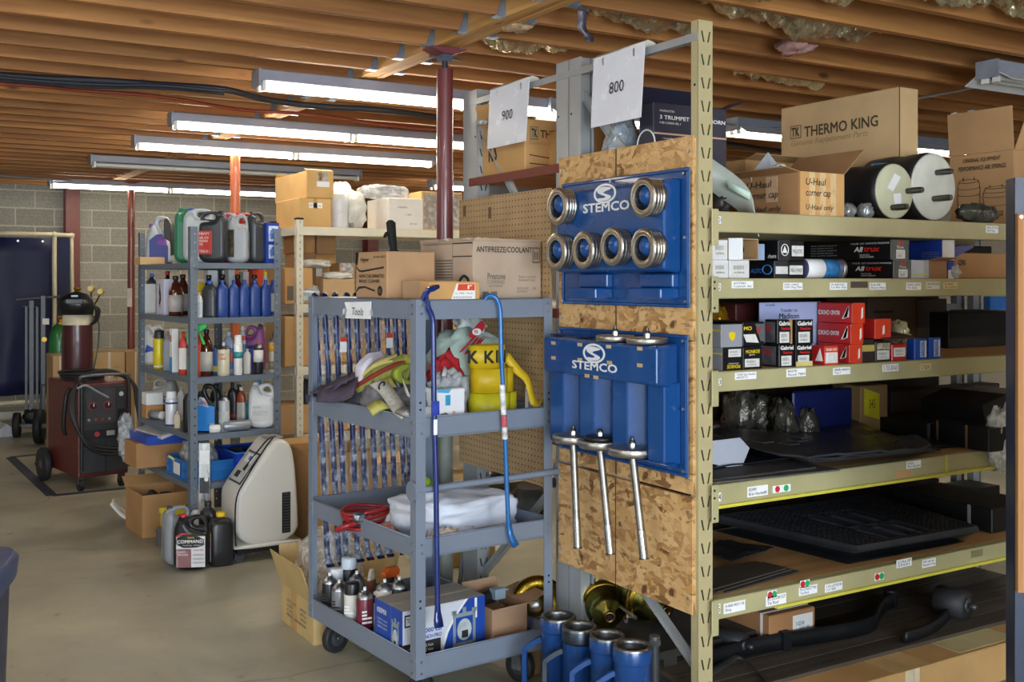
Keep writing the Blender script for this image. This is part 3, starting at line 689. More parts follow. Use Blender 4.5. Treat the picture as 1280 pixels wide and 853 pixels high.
def emblem(par,cx,y,cz,w,mat):
 """oval ring with an S-shaped sweep"""
 h=w*.52
 me=curve2d([ell(cx,cz,w/2,h/2,28),ell(cx,cz,w/2*.84,h/2*.78,28)],.001);me.transform(Matrix.Translation((0,y,0)));link('emblem_ring',me,mat,par)
 pts=[(-.30,.30),(-.05,.36),(.26,.28),(.30,.20),(.02,.12),(-.10,.04),(.12,-.06),(.30,-.16),(.22,-.32),(-.05,-.38),(-.32,-.30),(-.30,-.20),(-.06,-.24),(.08,-.16),(-.10,-.08),(-.30,.04),(-.36,.18)]
 me=curve2d([smooth_poly([(cx+a*w,cz+b*h)for a,b in pts],2)],.001);me.transform(Matrix.Translation((0,y,0)));link('emblem_sweep',me,mat,par)
LW=M('#e3e6ea',.5,0,.03)
# upper holder: rings
D=.085
fx0,fx1=ex(707),ex(865.5);fz0,fz1=E.pix(865,385,y=0).z,E.pix(865,209,y=0).z
ring_board=root('tool_holder','blue moulded wall holder with six steel rings on pegs, upper of two','tool holder',((fx0+fx1)/2,-.008,fz0),0,None,E)
O=Vector(((fx0+fx1)/2,-.008,fz0));L=lambda px,py,y:E.pix(px,py,y=y)-O
w,h=fx1-fx0,fz1-fz0
MB().box(-w/2,w/2,-.006,.0,0,h).obj('back_plate',BLUE,ring_board,bevel=.004,seg=2)
rim=MB()
for a in((-w/2,w/2,-.012,-.006,0,.012),(-w/2,w/2,-.012,-.006,h-.012,h),(-w/2,-w/2+.012,-.012,-.006,.012,h-.012),(w/2-.012,w/2,-.012,-.006,.012,h-.012)):rim.box(*a)
rim.obj('rolled_rim',BLUE,ring_board,bevel=.003)
bx1=ex(856)-O.x;bf0,bf1=L(694,300,-.008-D).x,L(830,300,-.008-D).x;bz=L(856,342,-.01).z;ft=L(830,223,-.008-D).z;fb=L(830,338,-.008-D).z
frus((-w/2+.004,bx1,bz,h-.03,-.006),(bf0+.006,bf1,fb,min(ft,h-.045),-D),BLUE,'raised_body',ring_board,.012)
for pl,pr in((721,756),(797,838)):
 a,b=L(pl,350,-.05).x,L(pr,350,-.05).x;zt,zm,zb=L(pr,342,-.03).z,L(pr,360,-.03).z,L(pr,374,-.03).z
 MB().box(a,b,-.035,-.005,zm,zt).box(a,b,-.085,-.005,zb,zm).obj('hook',BLUE,ring_board,bevel=.006,seg=2)
s=MB()
for xx,zz in((-w/2+.012,.012),(w/2-.014,.02),(w/2-.014,h*.5),(-.05,h-.012),(w/2-.02,h-.02),(-w/2+.014,h-.03)):s.cyl((xx,-.010,zz),(xx,-.0155,zz),.006,n=8)
s.obj('screw',BOLT,ring_board)
yt=-.008-D-.0006
p0,p1=L(729,267,yt),L(787,262,yt)
text(ring_board,'STEMCO',LW,(p0 .x,-D-.0004,(p0 .z+p1 .z)/2),(1,0,0),(0,0,1),L(758,252,yt).z-L(758,264,yt).z,p1 .x-p0 .x,.03)
emblem(ring_board,L(756,242,yt).x,-D-.0008,L(756,242,yt).z,L(770,242,yt).x-L(742,242,yt).x,LW)
STEEL=m_steel()
ring_lb=['top left','top right','lower row, leftmost','lower row, second from left','lower row, third from left','lower row, rightmost']
for i,(px,py,hp)in enumerate(((696,258,47),(803,247,51),(694,315,47),(728,313,47.5),(764,308.5,49),(803,310.5,51))):
 yf=-.008-D-.052;c=E.pix(px,py,y=yf);R=hp/2*E.dep(c)/FPX
 q=c-O
 MB().cyl((q.x,-D+.004,q.z+R*.12),(q.x,-D-.034,q.z+R*.12),R*.5,n=20).lathe([(R*.5,0),(R*.4,.012),(R*.2,.019),(0,.021)],16,Matrix.Translation((q.x,-D-.034,q.z+R*.12))@Matrix.Rotation(math.pi/2,4,'X')).obj('peg',BLUE,ring_board)
 rr=root('steel_ring','machined steel ring on the blue holder, '+ring_lb[i],'steel ring',c,0,'steel rings on the upper holder',E)
 rx=Matrix.Rotation(-math.pi/2,4,'X');t=.05+.004*(i%2)
 rr_out=[(R*.63,0),(R*.97,0),(R,.003),(R,.012),(R*.9,.013),(R*.9,.018),(R*.93,.02),(R*.93,.026),(R*.88,.028),(R*.93,.030),(R*.93,.036),(R*.88,.038),(R*.93,.040),(R*.93,t),(R*.66,t),(R*.63,t-.005),(R*.63,0)]
 MB().lathe(rr_out[:13+4],36,rx).obj('ring_body',STEEL,rr)
 MB().lathe([(R*.66,.001),(R*.72,-.002),(R*.92,-.002),(R*.96,.001)],36,rx).obj('front_flange',m_steel('ring_face','#bdb7aa',.32,(30,1,30)),rr)
# lower holder: discs
fx0,fx1=ex(703),ex(863.5);fz0,fz1=E.pix(862,597,y=0).z,E.pix(863,419,y=0).z
O=Vector(((fx0+fx1)/2,-.008,fz0));w,h=fx1-fx0,fz1-fz0
disc_board=root('tool_holder','blue moulded wall holder with steel discs and hanging rods, lower of two','tool holder',O,0,None,E)
MB().box(-w/2,w/2,-.006,.0,0,h).obj('back_plate',BLUE,disc_board,bevel=.004,seg=2)
rim=MB()
for a in((-w/2,w/2,-.012,-.006,0,.012),(-w/2,w/2,-.012,-.006,h-.012,h),(-w/2,-w/2+.012,-.012,-.006,.012,h-.012),(w/2-.012,w/2,-.012,-.006,.012,h-.012)):rim.box(*a)
rim.obj('rolled_rim',BLUE,disc_board,bevel=.003)
D2=.125;yf=-.008-D2
sx0,sx1=L(679.5,450,yf).x,L(821,450,yf).x;sz0,sz1=L(821,483,yf).z,L(821,433.5,yf).z
bx=ex(852)-O.x
frus((-w/2+.008,bx,sz0-.02,h-.03,-.006),(sx0,sx1,sz0,sz1,-D2),BLUE,'top_shelf',disc_board,.01)
lz0,lz1=L(760,580,-.07).z,L(760,562,-.07).z
frus((-w/2+.012,bx,.025,lz1+.0,-.006),(L(692,560,-.10).x,L(842,560,-.07).x,.045,lz1,-.088),BLUE,'lower_ledge',disc_board,.008)
a0,a1=L(689,500,-.08).x,L(834,500,-.07).x;zig=[(a0,-.005)]
n=3;stp=(a1-a0)/(n+.42)
for i in range(n+1):
 xa=a0+i*stp
 zig+=[(xa,-.078),(xa+stp*.42,-.074)]
 if i<n:zig+=[(xa+stp*.62,-.026),(xa+stp*.98,-.030)]
zig+=[(a1,-.005)]
MB().prism(zig[::-1],lz1-.01,sz0+.004,'z').obj('ribbed_back',BLUE,disc_board,bevel=.004)
s=MB()
for xx,zz in((w/2-.014,.02),(w/2-.014,h*.48),(w/2-.016,h-.02),(-w/2+.014,h-.02)):s.cyl((xx,-.010,zz),(xx,-.0155,zz),.006,n=8)
s.obj('screw',BOLT,disc_board)
yt=-D2-.0004
p0,p1=L(715.5,460,yf),L(772,466,yf)
text(disc_board,'STEMCO',LW,(p0 .x,yt,(p0 .z+p1 .z)/2-.002),(1,0,0),(0,0,1),L(740,453,yf).z-L(740,463.5,yf).z,p1 .x-p0 .x,.03)
emblem(disc_board,L(742.5,442,yf).x,yt-.0004,L(742.5,442,yf).z,L(756.5,442,yf).x-L(729,442,yf).x,LW)
for px,py in((692,429),(725,431),(761,433.5),(800,436),(692,447.5),(725,450),(762,453.5),(800,457),(734,470),(745,472)):
 q=L(px,py,yf)
 if q.z>sz1-.004:q.z=sz1-.008
 MB().box(q.x-.014,q.x+.014,yt-.0012,yt,q.z-.006,q.z+.006).obj('part_sticker',TANST,disc_board)
for k in range(2):
 q=L(700+33*k,421,-.06);MB().box(q.x-.03,q.x+.03,-.075,-.045,sz1+.004,sz1+.010).obj('slot',M('#0b2c5c',.5),disc_board)
HEX=lambda r,z0,z1,x=0,y=0:MB().cyl((x,y,z0),(x,y,z1),r,n=6,smooth=False)
def disc_tool(px,py,wp,yo,label,rod=None,dark=False,top=None):
 c=E.pix(px,py,y=yo);Y=E.dep(c);R=wp/2*Y/FPX
 if top is not None:c.z=top
 t=root('seal_driver' if rod else 'driver_disc',label,'steel tool',c,0,'discs and drivers on the lower holder',E)
 MB().lathe([(0,-.008),(R*.96,-.008),(R,-.006),(R,.017),(R*.97,.020),(R*.8,.020),(R*.78,.0175 if dark else .0205),(0,.0175 if dark else .0205)]if rod else[(0,0),(R*.96,0),(R,.002),(R,.017),(R*.97,.020),(R*.8,.020),(0,.0205)],36).obj('disc',m_steel('disc_steel','#bdb8ae',.33,(1,1,40)),t)
 if dark:MB().lathe([(0,.0175),(R*.72,.0175),(R*.76,.02),(R*.76,.032),(R*.7,.035),(0,.035)],32).obj('upper_plate',M('#2a2b2d',.35,.6,.15),t)
 z=.035 if dark else .0205
 HEX(.012,z,z+.012).obj('nut',BOLT,t);MB().cyl((0,0,z),(0,0,z+(.012 if dark else .032)),.006,n=10).lathe([(.0105,z+.012),(.0105,z+.020),(.007,z+.022)],10).obj('stud',m_steel('stud_steel','#6a6862',.4),t)
 if rod:
  e=E.pix(rod[0],rod[1],y=yo)-c;s=e*.74
  MB().cyl((0,0,0),tuple(s),.0135,n=14).obj('rod',m_steel('rod_steel','#a5a199',.35,(1,1,3)),t)
  MB().cyl(tuple(s),tuple(e),.0152,n=16).obj('rod_sleeve',m_steel('sleeve_steel','#c3c2bd',.25,(60,60,60)),t)
  MB().cyl(tuple(e),tuple(e*1.012),.017,n=16).obj('rod_end',m_steel('stud_steel'),t)
 return t
zt=O.z+max(sz1,0)+.003
disc_tool(769,424,49,-.09,'flat steel disc with stud on the blue lower holder top shelf, left one',None,False,zt)
disc_tool(809,425.5,52,-.09,'flat steel disc with stud on the blue lower holder top shelf, right one',None,False,zt)
zl=O.z+lz1+.0092
disc_tool(716.5,551,52,-.085,'shallow steel cup driver with hanging rod, leftmost of the three',(722,684),False,zl)
disc_tool(750,554,52,-.085,'steel driver with a dark upper plate and hanging rod, middle of the three',(763,692),True,zl+.002)
disc_tool(790.5,564,60,-.085,'thick steel disc driver with hanging rod, nearest of the three',(805,698),False,zl+.0025)
# paper signs in sleeves over the top strut
def hang_sign(s,l,rr,b,label):
 c=E.pix((l+rr)/2,100,y=-.014);tz=2.386
 w=ex(rr,-.014)-ex(l,-.014);bz=E.pix((l+rr)/2,b,y=-.014).z;h=tz-bz
 t=root('paper_sign',label,'sign',(c.x,-.014+0,bz),0,'numbered paper signs on the rack',E)
 t.location=E.w((c.x,.0,bz))
 MB().add([(-w/2,-.012,h),(w/2,-.012,h),(w/2,-.030,0),(-w/2,-.026,0),(-w/2,-.0135,h),(w/2,-.0135,h),(w/2,-.0315,0),(-w/2,-.0275,0)],[(0,1,2,3),(7,6,5,4),(0,4,5,1),(1,5,6,2),(2,6,7,3),(3,7,4,0)]).obj('sheet',M('#e6e8f0',.25,0,.03),t)
 MB().ribbon([(0,-.013,h-.001),(0,0,h+.012),(0,.03,h+.005),(0,.05,h-.02)],(w,0,0),.0008).obj('sleeve_fold',M('#d8d4c6',.3,0,.08),t)
 text(t,s,INK,(0,-.0235,h*.42),(1,0,0),Vector((0,.0166,h)),h*.165,None,0,align='c')
 for sx in(-.3,.3):MB().box(w*sx-.004,w*sx+.004,-.016,-.0145,h-.035,h-.008).obj('staple',BOLT,t)
hang_sign('900',611.5,661,182,'white paper sign reading 900 hung beside the dark red column')
hang_sign('800',741,805,154,'white paper sign reading 800 hung beside the cream upright')
# ------------------------------------------------------------------ grey shelf trolley
C=Fr(1.663,3.445,math.atan2(.0777,.9969));CW,CD=.613,.905
CG=M('#7f8a9b',.38,.15,.05,3)
cart=root('shelf_cart','grey steel four-tier trolley loaded with straps, spray cans and boxes','cart',(0,0,0),0,None,C)
ZT=[(1.427,1.498),(1.000,1.076),(.571,.641),(.139,.222)];FL=[1.498,1.006,.577,.145]
b=.04
for x,y,sx,sy in((0,0,1,1),(CW,0,-1,1),(0,CD,1,-1),(CW,CD,-1,-1)):
 m=MB();xa,xb=sorted((x,x+sx*b));ya,yb=sorted((y,y+sy*.003));m.box(xa,xb,ya,yb,.139,1.5)
 xa,xb=sorted((x,x+sx*.003));ya,yb=sorted((y+sy*.003,y+sy*b));m.box(xa,xb,ya,yb,.139,1.5)
 o=m.obj('post',CG,cart)
 r=MB()
 for z0,z1 in ZT:
  for z in(z0+.02,z1-.02):
   r.cyl((x+sx*.022,y-sy*.0005,z),(x+sx*.022,y-sy*.004,z),.0045,n=8).cyl((x-sx*.0005,y+sy*.022,z),(x-sx*.004,y+sy*.022,z),.0045,n=8)
 tag(r.obj('rivets',BOLT,o),kind='stuff')
 h=MB()
 for z in(1.13,1.105,.42,.395):h.cyl((x+sx*.018,y-sy*.0002,z),(x+sx*.018,y-sy*.001,z),.0045,n=8)
 tag(h.obj('bolt_holes',DARK,o),kind='stuff')
for i,((z0,z1),f)in enumerate(zip(ZT,FL)):
 t=.004;m=MB();e=.0035
 m.box(e,CW-e,e,e+t,z0,z1).box(e,CW-e,CD-e-t,CD-e,z0,z1).box(e,e+t,e+t,CD-e-t,z0,z1).box(CW-e-t,CW-e,e+t,CD-e-t,z0,z1)
 m.box(e,CW-e,e,CD-e,f-.003 if i else z1-.003,f-.0003)
 o=m.obj('shelf_tray',CG,cart)
 if i:
  MB().tube([(e,e,z1),(CW-e,e,z1),(CW-e,CD-e,z1),(e,CD-e,z1)],.0035,6,True).obj('rolled_edge',CG,o)
wheel=M('#26272a',.55,0,.15);hubm=M('#4c4f55',.45,.3)
for x,y,a in((.075,.80,.25),(.52,.085,-1.25),(.075,.095,.4),(.54,.80,.2)):
 cs=MB();R=.062
 m=Matrix.Translation((x,y,0))@Matrix.Rotation(a,4,'Z')
 cs.box(-.045,.045,-.05,.05,.133,.1385,m).box(-.025,.02,-.024,-.021,.05,.13,m).box(-.025,.02,.021,.024,.05,.13,m).box(-.025,.02,-.024,.024,.127,.133,m)
 cs.cyl(m@Vector((0,-.027,R)),m@Vector((0,.027,R)),.008,n=8)
 c=cs.obj('caster',m_steel('zinc_plate','#aab0b8',.35,(3,3,3)),cart)
 wm=m@Matrix.Translation((0,0,R))@Matrix.Rotation(math.pi/2,4,'X')
 MB().lathe([(.0,-.016),(.05,-.016),(R-.003,-.017),(R,-.012),(R,.012),(R-.003,.017),(.05,.016),(0,.016)],28,wm).obj('wheel',wheel,c)
 MB().lathe([(.0,-.018),(.03,-.018),(.034,-.0165)],20,wm).lathe([(.034,.0165),(.03,.018),(0,.018)],20,wm).obj('wheel_hub',hubm,c)
h0,h1=(-.008,.012,.815),(CW+.02,-.012,.823)
hd=MB().cyl(h0,h1,.0125,n=14).obj('push_handle',CG,cart)
for p,d in((h0,-1),(h1,1)):MB().cyl((p[0],p[1],p[2]),(p[0]+.006*d,p[1],p[2]),.036,n=24).obj('end_disc',CG,hd)
# paper taped to the top tray
c=[C.pix(a,q,x=0)for a,q in((431,378),(464.5,377),(464,399),(432,398),(434,388))]
o=c[0].copy();pr=root('taped_note','torn white note reading Tools taped to the trolley top edge','note',o,0,None,C)
pts=[q-o for q in(c[0],c[1],c[2],c[3],c[4])];pts=[Vector((-.0008,q.y,q.z))for q in pts]
MB().add(pts+[q-Vector((.0012,0,0))for q in pts],[(0,1,2,3,4),(9,8,7,6,5)]+[(i,5+i,5+(i+1)%5,(i+1)%5)for i in range(5)]).obj('paper',PAPER,pr)
y0,y1=C.pix(441,390,x=0).y-o.y,C.pix(455,390,x=0).y-o.y
text(pr,'Tools',INK,(-.0024,y0,C.pix(440,394,x=0).z-o.z),(0,-1,0),(0,0,1),.03,abs(y1-y0),-.01,shear=.2)
for a in(431,464):
 y=C.pix(a,390,x=0).y-o.y;MB().box(-.003,-.0022,y-.018,y+.012,-.048,-.026).obj('clear_tape',film('clear_tape','#dfe3e8',.35),pr)
K1,K2,K3,K4=m_card('#b58d62'),m_card('#c09763'),m_card('#c8a06a'),m_card('#a88a70')
# boxes on top
r,d=carton(C,'carton','brown brake cleaner carton with black printing on the trolley top',.048,.262,.30,.56,1.498,1.498+.182,m_card('#b38a5e'),tape=None)
write(r,d,'L','NON-CHLORINATED',.12,.44,.075,INK,.80,.012);write(r,d,'L','BRAKE CLEANER',.12,.33,.075,INK,.66,.012)
write(r,d,'L','Hyper',.16,.76,.12,INK,.28,.02,.2);write(r,d,'L','BC402 4IGS',.58,.86,.05,INK,.36)
shape_on(r,d,'L',[(.02,.66),(.10,.58),(.2,.56),(.9,.64),(.9,.68),(.2,.60),(.11,.62),(.04,.69)],INK);shape_on(r,d,'L',[(.02,.12),(.12,.20),(.3,.22),(.62,.14),(.62,.18),(.3,.26),(.1,.25),(.02,.16)],INK)
o_,xd,yd,a,bb=face('L',*d);cc=o_+xd*a*.78+yd*bb*.16
MB().cyl(cc,cc-Vector((.0008,0,0)),.020,n=20).obj('seal_print',INK,r);text(r,'BRAKE\nWORKS',K1,cc+Vector((-.0009,.011,-.008)),(0,-1,0),(0,0,1),.014,.022)
for z,y in((.5,0.02),(.84,.0)):shape_on(r,d,'L',[(.0,.72),(.06,.72),(.10,1.0),(.0,1.0)],INK)
plate(r,d,'R',.0,.0,.1,.1,K1,'corner_scuff')
carton(C,'carton','small plain tan carton on the trolley top before the brake cleaner',.105,.262,.14,.285,1.498,1.498+.070,m_card('#b8936a'),tape=None)
x0,x1=C.pix(537,400,y=.012).x,C.pix(600,400,y=.012).x
r,d=carton(C,'carton','low orange tan carton with red and white label on the trolley top',x0,x1,.012,.082,1.498,1.498+.066,m_card('#c9954f'),tape=None)
shape_on(r,d,'F',[(.42,.02),(.9,.02),(.9,.88),(.53,.88)],WHITE,'label_sticker');shape_on(r,d,'F',[(.54,.5),(.89,.5),(.89,.86),(.56,.86)],M('#d84a24',.5,0,.04),'red_print',.0012)
write(r,d,'F','r',.74,.56,.24,WHITE,.1,.03);write(r,d,'F','C-780 10x3',.5,.3,.08,INK,.34);write(r,d,'F','|||||||||||||',.46,.06,.12,INK,.36)
p=C.w((C.pix(582,400,y=.09).x,.0905,1.498));k=root('spring_clip','small black spring clip standing behind the orange tan carton','clip',p,C.a)
MB().tube(spline([(-.03,.0,.006),(-.028,.0,.06),(-.012,.0,.085),(.006,.0,.08),(.014,.0,.062),(.022,.0,.006)],4),.0055,8).obj('clip_body',DARK,k)
r,d=carton(C,'carton','large pale coolant carton with torn open top on the trolley',.311,.632,.10,.495,1.498,1.498+.223,m_card('#b59c83'),tape=None,open_top=True)
def torn(par,p0,p1,hgt,mat,seed,th=.004):
 p0,p1=Vector(p0),Vector(p1);n=18;vs,fs=[],[];s=(p1-p0).cross(Vector((0,0,1))).normalized()*th
 for i in range(n+1):
  q=p0 .lerp(p1,i/n);t=Vector((0,0,hgt*(.5+.8*abs(noise.noise(Vector((i*.45,seed,0)))))))+s*(6*noise.noise(Vector((i*.3,seed,5))))
  vs+=[q,q+t,q+t+s,q+s]
 for i in range(n):
  for k2 in range(4):fs.append((4*i+k2,4*i+(k2+1)%4,4*i+4+(k2+1)%4,4*i+4+k2))
 MB().add(vs,fs).obj('torn_flap',mat,par)
w,dd,h=d;kk=m_card('#b59c83')
torn(r,(-w/2,-dd/2,h),(w/2,-dd/2,h),.014,kk,1);torn(r,(-w/2,dd/2,h),(-w/2,-dd/2,h),.016,kk,2)
MB().box(-w/2,w/2-.01,-dd/2+.004,dd/2-.02,h-.012,h-.006).obj('inner_flap',m_card('#a58a70'),r)
write(r,d,'F','ANTIFREEZE/COOLANT',.04,.80,.10,INK,.82,.015);write(r,d,'F','Prestone',.20,.33,.11,INKG,.26,.015);write(r,d,'F','COMMAND',.2,.255,.06,INKG,.25);write(r,d,'F','ANTIFREEZE',.22,.2,.035,INKG,.2)
write(r,d,'F','Prestone Command\nAntifreeze/Coolant',.66,.30,.10,INKG,.26);write(r,d,'F','BATCH 4 PARTS ____ 9300\nDATE 02/06/13',.64,.1,.09,INKG,.28)
for u0_,u1_ in((.13,.22),(.25,.34)):plate(r,d,'F',u0_,.02,u1_,.12,INKG,'stamp_print',.0005)
for uu in(.87,.0):
 if uu:shape_on(r,d,'F',[(.87,.62),(.98,.62),(.98,.90),(.87,.90)],INKG,'arrow_frame');plate(r,d,'F',.882,.645,.968,.875,kk,'arrow_field',.0009);write(r,d,'F','||',.895,.68,.14,INKG,.055,.03)
for k2 in range(9):plate(r,d,'L',.3+.0,.25+.05*k2,.62,.275+.05*k2,INKG,'print_line',.0004)
plate(r,d,'L',.62,.72,.97,.74,INK,'print_line',.0004);plate(r,d,'L',.62,.95,.97,.97,INK,'print_line',.0004);plate(r,d,'L',.62,.0,.625,.97,INKG,'crease',.0004)
# clamp tool standing on the brake cleaner box
p=C.pix(491,313,y=.40);p.z=1.498+.182
k=root('clamp_tool','black plastic clamp handle standing on the brake cleaner carton','tool',p,.2,None,C)
MB().loft([(.008,0,0,.022,.016,2.5),(.004,0,.012,.014,.012,2.5),(.0,0,.03,.016,.013,3),(-.006,0,.075,.018,.013,3),(-.01,0,.115,.020,.013,3),(-.012,0,.125,.008,.008,2)],14).obj('grip',DARK,k)
MB().tube([(-.01,0,.075),(-.032,0,.07),(-.042,0,.058)],[.008,.009,.006],8).obj('trigger',DARK,k)
# ---- pry bars
NAVY=M('#1a2d6e',.25,.1,.12,8,0,60,None,.4)
def pry(name,label,cat,pts,r,mat,group=None,F=C,blade=None,n=4,org=None):
 o=Vector(org)if org is not None else Vector(pts[0]);P=[Vector(p)-o for p in pts]
 k=root(name,label,cat,o,0,group,F);MB().tube(spline(P,n),r,6).obj('shaft',mat,k)
 return k,P
pts=[C.pix(a,q,y=-.02)for a,q in((534,376),(535.5,385),(541,400),(542,430),(542.5,500),(545,600),(546,690),(547,765))]
k,P=pry('pry_bar','long dark blue pry bar hooked over the trolley front corner, blade down','pry bar',pts,.0105,NAVY)
a,q,e=C.pix(549,358,y=-.03),C.pix(536,362,y=-.024),C.pix(527,374,y=-.01)
o=pts[0]
MB().ribbon([a-o,C.pix(541,361,y=-.026)-o,q-o,C.pix(532,368,y=-.02)-o,P[0]+Vector((0,0,-.02))],[(.0,.006,.004),(.004,.02,.01),(.004,.022,.01),(.004,.022,.01),(.004,.02,.006)],.006).obj('claw',NAVY,k)
MB().ribbon([q-o,C.pix(531,366,y=-.012)-o,C.pix(527.5,374.5,y=-.006)-o,C.pix(527,377,y=.02)-o],(.012,.014,0),.006).obj('hook',NAVY,k)
z=P[-1]
MB().ribbon([z+Vector((0,0,.03)),z+Vector((0,0,.0)),z+Vector((0,-.004,-.03)),z+Vector((.0,-.01,-.055))],[(.018,0,0),(.022,0,0),(.033,0,0),(.035,0,0)],.004).obj('blade',NAVY,k)
q=C.pix(543,512,y=-.02)-o
MB().box(q.x-.0135,q.x+.0135,q.y-.013,q.y+.0,q.z-.02,q.z+.03).obj('tape_band',M('#3042a0',.3,0,.3,60),k);MB().box(q.x-.010,q.x+.004,q.y-.0135,q.y-.010,q.z-.09,q.z-.035).obj('white_label',PAPER,k)
SKY=M('#1d66a6',.3,.1,.12,10,0,60,None,.3)
pts=[C.pix(a,q,y=yy)for a,q,yy in((606,375.5,.012),(610,370.5,.004),(616,370,-.012),(622,376,-.02),(625.5,392,-.022),(626.5,440,-.022),(629,490,-.022),(631.5,550,-.022),(634,620,-.022),(635.5,655,-.022))]
k,P=pry('wrecking_bar','brighter blue bar with worn white label hooked over the trolley front','pry bar',pts,.0095,SKY);o=pts[0]
z=C.pix(638,669,y=-.024)-o
MB().ribbon([P[-1]+Vector((0,0,.012)),z,C.pix(641,676,y=-.028)-o,C.pix(645,683,y=-.032)-o],[(.016,0,.004),(.02,0,.006),(.022,0,.01),(.024,0,.01)],.0055).obj('blade',SKY,k)
a,q=C.pix(627.8,481,y=-.022)-o,C.pix(631.2,549,y=-.022)-o
MB().cyl(a,q,.0112,n=10).obj('worn_label',M('#cfcfcd',.5,0,.45,45),k);a2=a.lerp(q,.55);MB().cyl(a2,a.lerp(q,.78),.0115,n=10).obj('red_print',M('#b5505a',.5,0,.5,70),k)
FILM=film('sleeve_film','#c9d3e0',.05,.06)
xs=[.045,.088,.140,.196,.240,.293,.338,.392,.432,.476]
ORD=['leftmost','second from left','third from left','fourth from left','fifth from left','sixth from left','fourth from right','third from right','second from right','rightmost']
for i,x in enumerate(xs):
 y=CD+.026;lean=.06+random.uniform(-.012,.01)
 pts=[(x-.012,CD-.002,1.5005),(x-.01,CD+.012,1.506),(x-.005,y,1.49),(x,y,1.42),(x+lean*.4,y+.002,1.05),(x+lean*.72,y+.003,.7),(x+lean,y+.004,.38)]
 k,P=pry('pry_bar','navy pry bar in a clear sleeve on the trolley back edge, '+ORD[i],'pry bar',pts,.0125,M('#1b2458',.28,.2,.1),'sleeved pry bars on the trolley back edge')
 z=P[-1];MB().ribbon([z+Vector((0,0,.03)),z,z+Vector((.01,.004,-.035)),z+Vector((.024,.01,-.06))],[(.016,0,0),(.02,0,0),(.032,0,0),(.036,0,0)],.0035).obj('blade',M('#1b2458',.28,.2,.1),k)
 wv=[random.uniform(.026,.05)for _ in P]
 m=MB();secs=[]
 for t in range(13):
  f=t/12;zz=1.46-f*1.12;xx=P[3].x+(zz-1.42<0)*lean*(1.42-zz)/1.04+.008
  wdt=.020+.016*abs(noise.noise(Vector((i*3.3,f*5,0))))+.010*(f<.12);secs.append((xx+.010*noise.noise(Vector((i,f*7,2))),y-pts[0][1]+.003,zz-1.5005,wdt,.014,2))
 m.loft(secs[::-1],10).obj('clear_sleeve',FILM,k)
 if i in(2,3,6):
  zz=(1.30,.98,1.31)[(2,3,6).index(i)]-1.5005;xx=P[3].x+.028+(.03 if i==6 else 0)
  t=MB().box(xx-.016,xx+.016,y-pts[0][1]-.018,y-pts[0][1]-.016,zz-.045,zz+.02).obj('price_tag',PAPER,k)
  MB().box(xx-.016,xx+.016,y-pts[0][1]-.019,y-pts[0][1]-.018,zz,zz+.02).obj('red_print',M('#d2452a',.5),t)
# ---- second tier: straps, bag, yellow webbing rolls
def on(px,py,y,z=None):
 p=C.pix(px,py,y=y)
 if z is not None:p.z=z
 return p
def strap(name,label,pts,wid,mat,th=.002,cat='strap',n=6,extra=None):
 P=[Vector(p)for p in pts];o=P[0].copy();k=root(name,label,cat,o,0,None,C)
 ws=[Vector(w)for w in wid]if isinstance(wid,list)else Vector(wid)
 sp=spline([p-o for p in P],n)
 if isinstance(ws,list):
  wl=[]
  for i in range(len(ws)-1):wl+=[ws[i].lerp(ws[i+1],t/n)for t in range(n)]
  ws=wl+[ws[-1]]
 MB().ribbon(sp,ws,th).obj('webbing',mat,k);return k,o
Z2=FL[1]
def coil(name,label,c,r,wdt,mat,turns=4,squash=1,axis='z',tail=None,gap=.005,phase=0):
 """rolled webbing; axis z stands on its edge round a vertical axis"""
 k=root(name,label,'strap',c,0,None,C);pts=[]
 for i in range(turns*20+1):
  a=2*math.pi*i/20+phase;q=r-gap*(turns-i/20)
  pts.append((q*math.cos(a),q*math.sin(a)*squash,wdt/2+.003*math.sin(i*.37))if axis=='z' else(q*math.cos(a),0,r*squash+q*math.sin(a)*squash))
 if tail:pts+=[Vector(pts[-1]).lerp(Vector(t),.5)if j==0 else Vector(t)for j,t in enumerate([tail[0]]+list(tail))]
 MB().ribbon(pts,(0,0,wdt)if axis=='z' else(0,wdt,0),.0017).obj('webbing',mat,k);return k
SY,SGR,SGY,SPU=M('#c3b32e',.6,0,.15,30),M('#9a9c4a',.65,0,.2,40),M('#6d7380',.5,.1,.2,40),M('#4c4356',.7,0,.3,50)
wk=lambda k,pts,wid,mat,nm='strap_layer',th=.0016:MB().ribbon(spline([Vector(p)for p in pts],5),wid,th).obj(nm,mat,k)
# purple-grey folded webbing spilling over the left edge
k,o=strap('folded_webbing','purple grey folded webbing spilling over the trolley left edge',[on(388,493,.87),on(402,487,.80),on(418,482,.72),on(432,474,.66),on(447,468,.58)],[(.05,.09,-.03),(.05,.07,.02),(.05,.06,.04),(.06,.05,.03),(.05,.04,.02)],SPU,.003)
wk(k,[on(388,493,.885)-o,on(388,500,.925)-o,on(389,502,.93)-o],[Vector((.06,.05,0))]*11,SPU,'strap_layer',.003)
wk(k,[on(398,492,.76)-o,on(425,492,.62)-o,on(445,482,.52)-o],(.05,.06,.06),SPU,'strap_layer',.003)
st=M('#7a7386',.7,0,.2)
for t in(-.018,.0,.018):wk(k,[on(388,493,.87)-o+Vector((t,t*1.4,0)),on(402,487,.80)-o+Vector((t,t*1.4,0)),on(418,482,.72)-o+Vector((t,t,0))],(.006,.006,0),st,'stripe',.001)
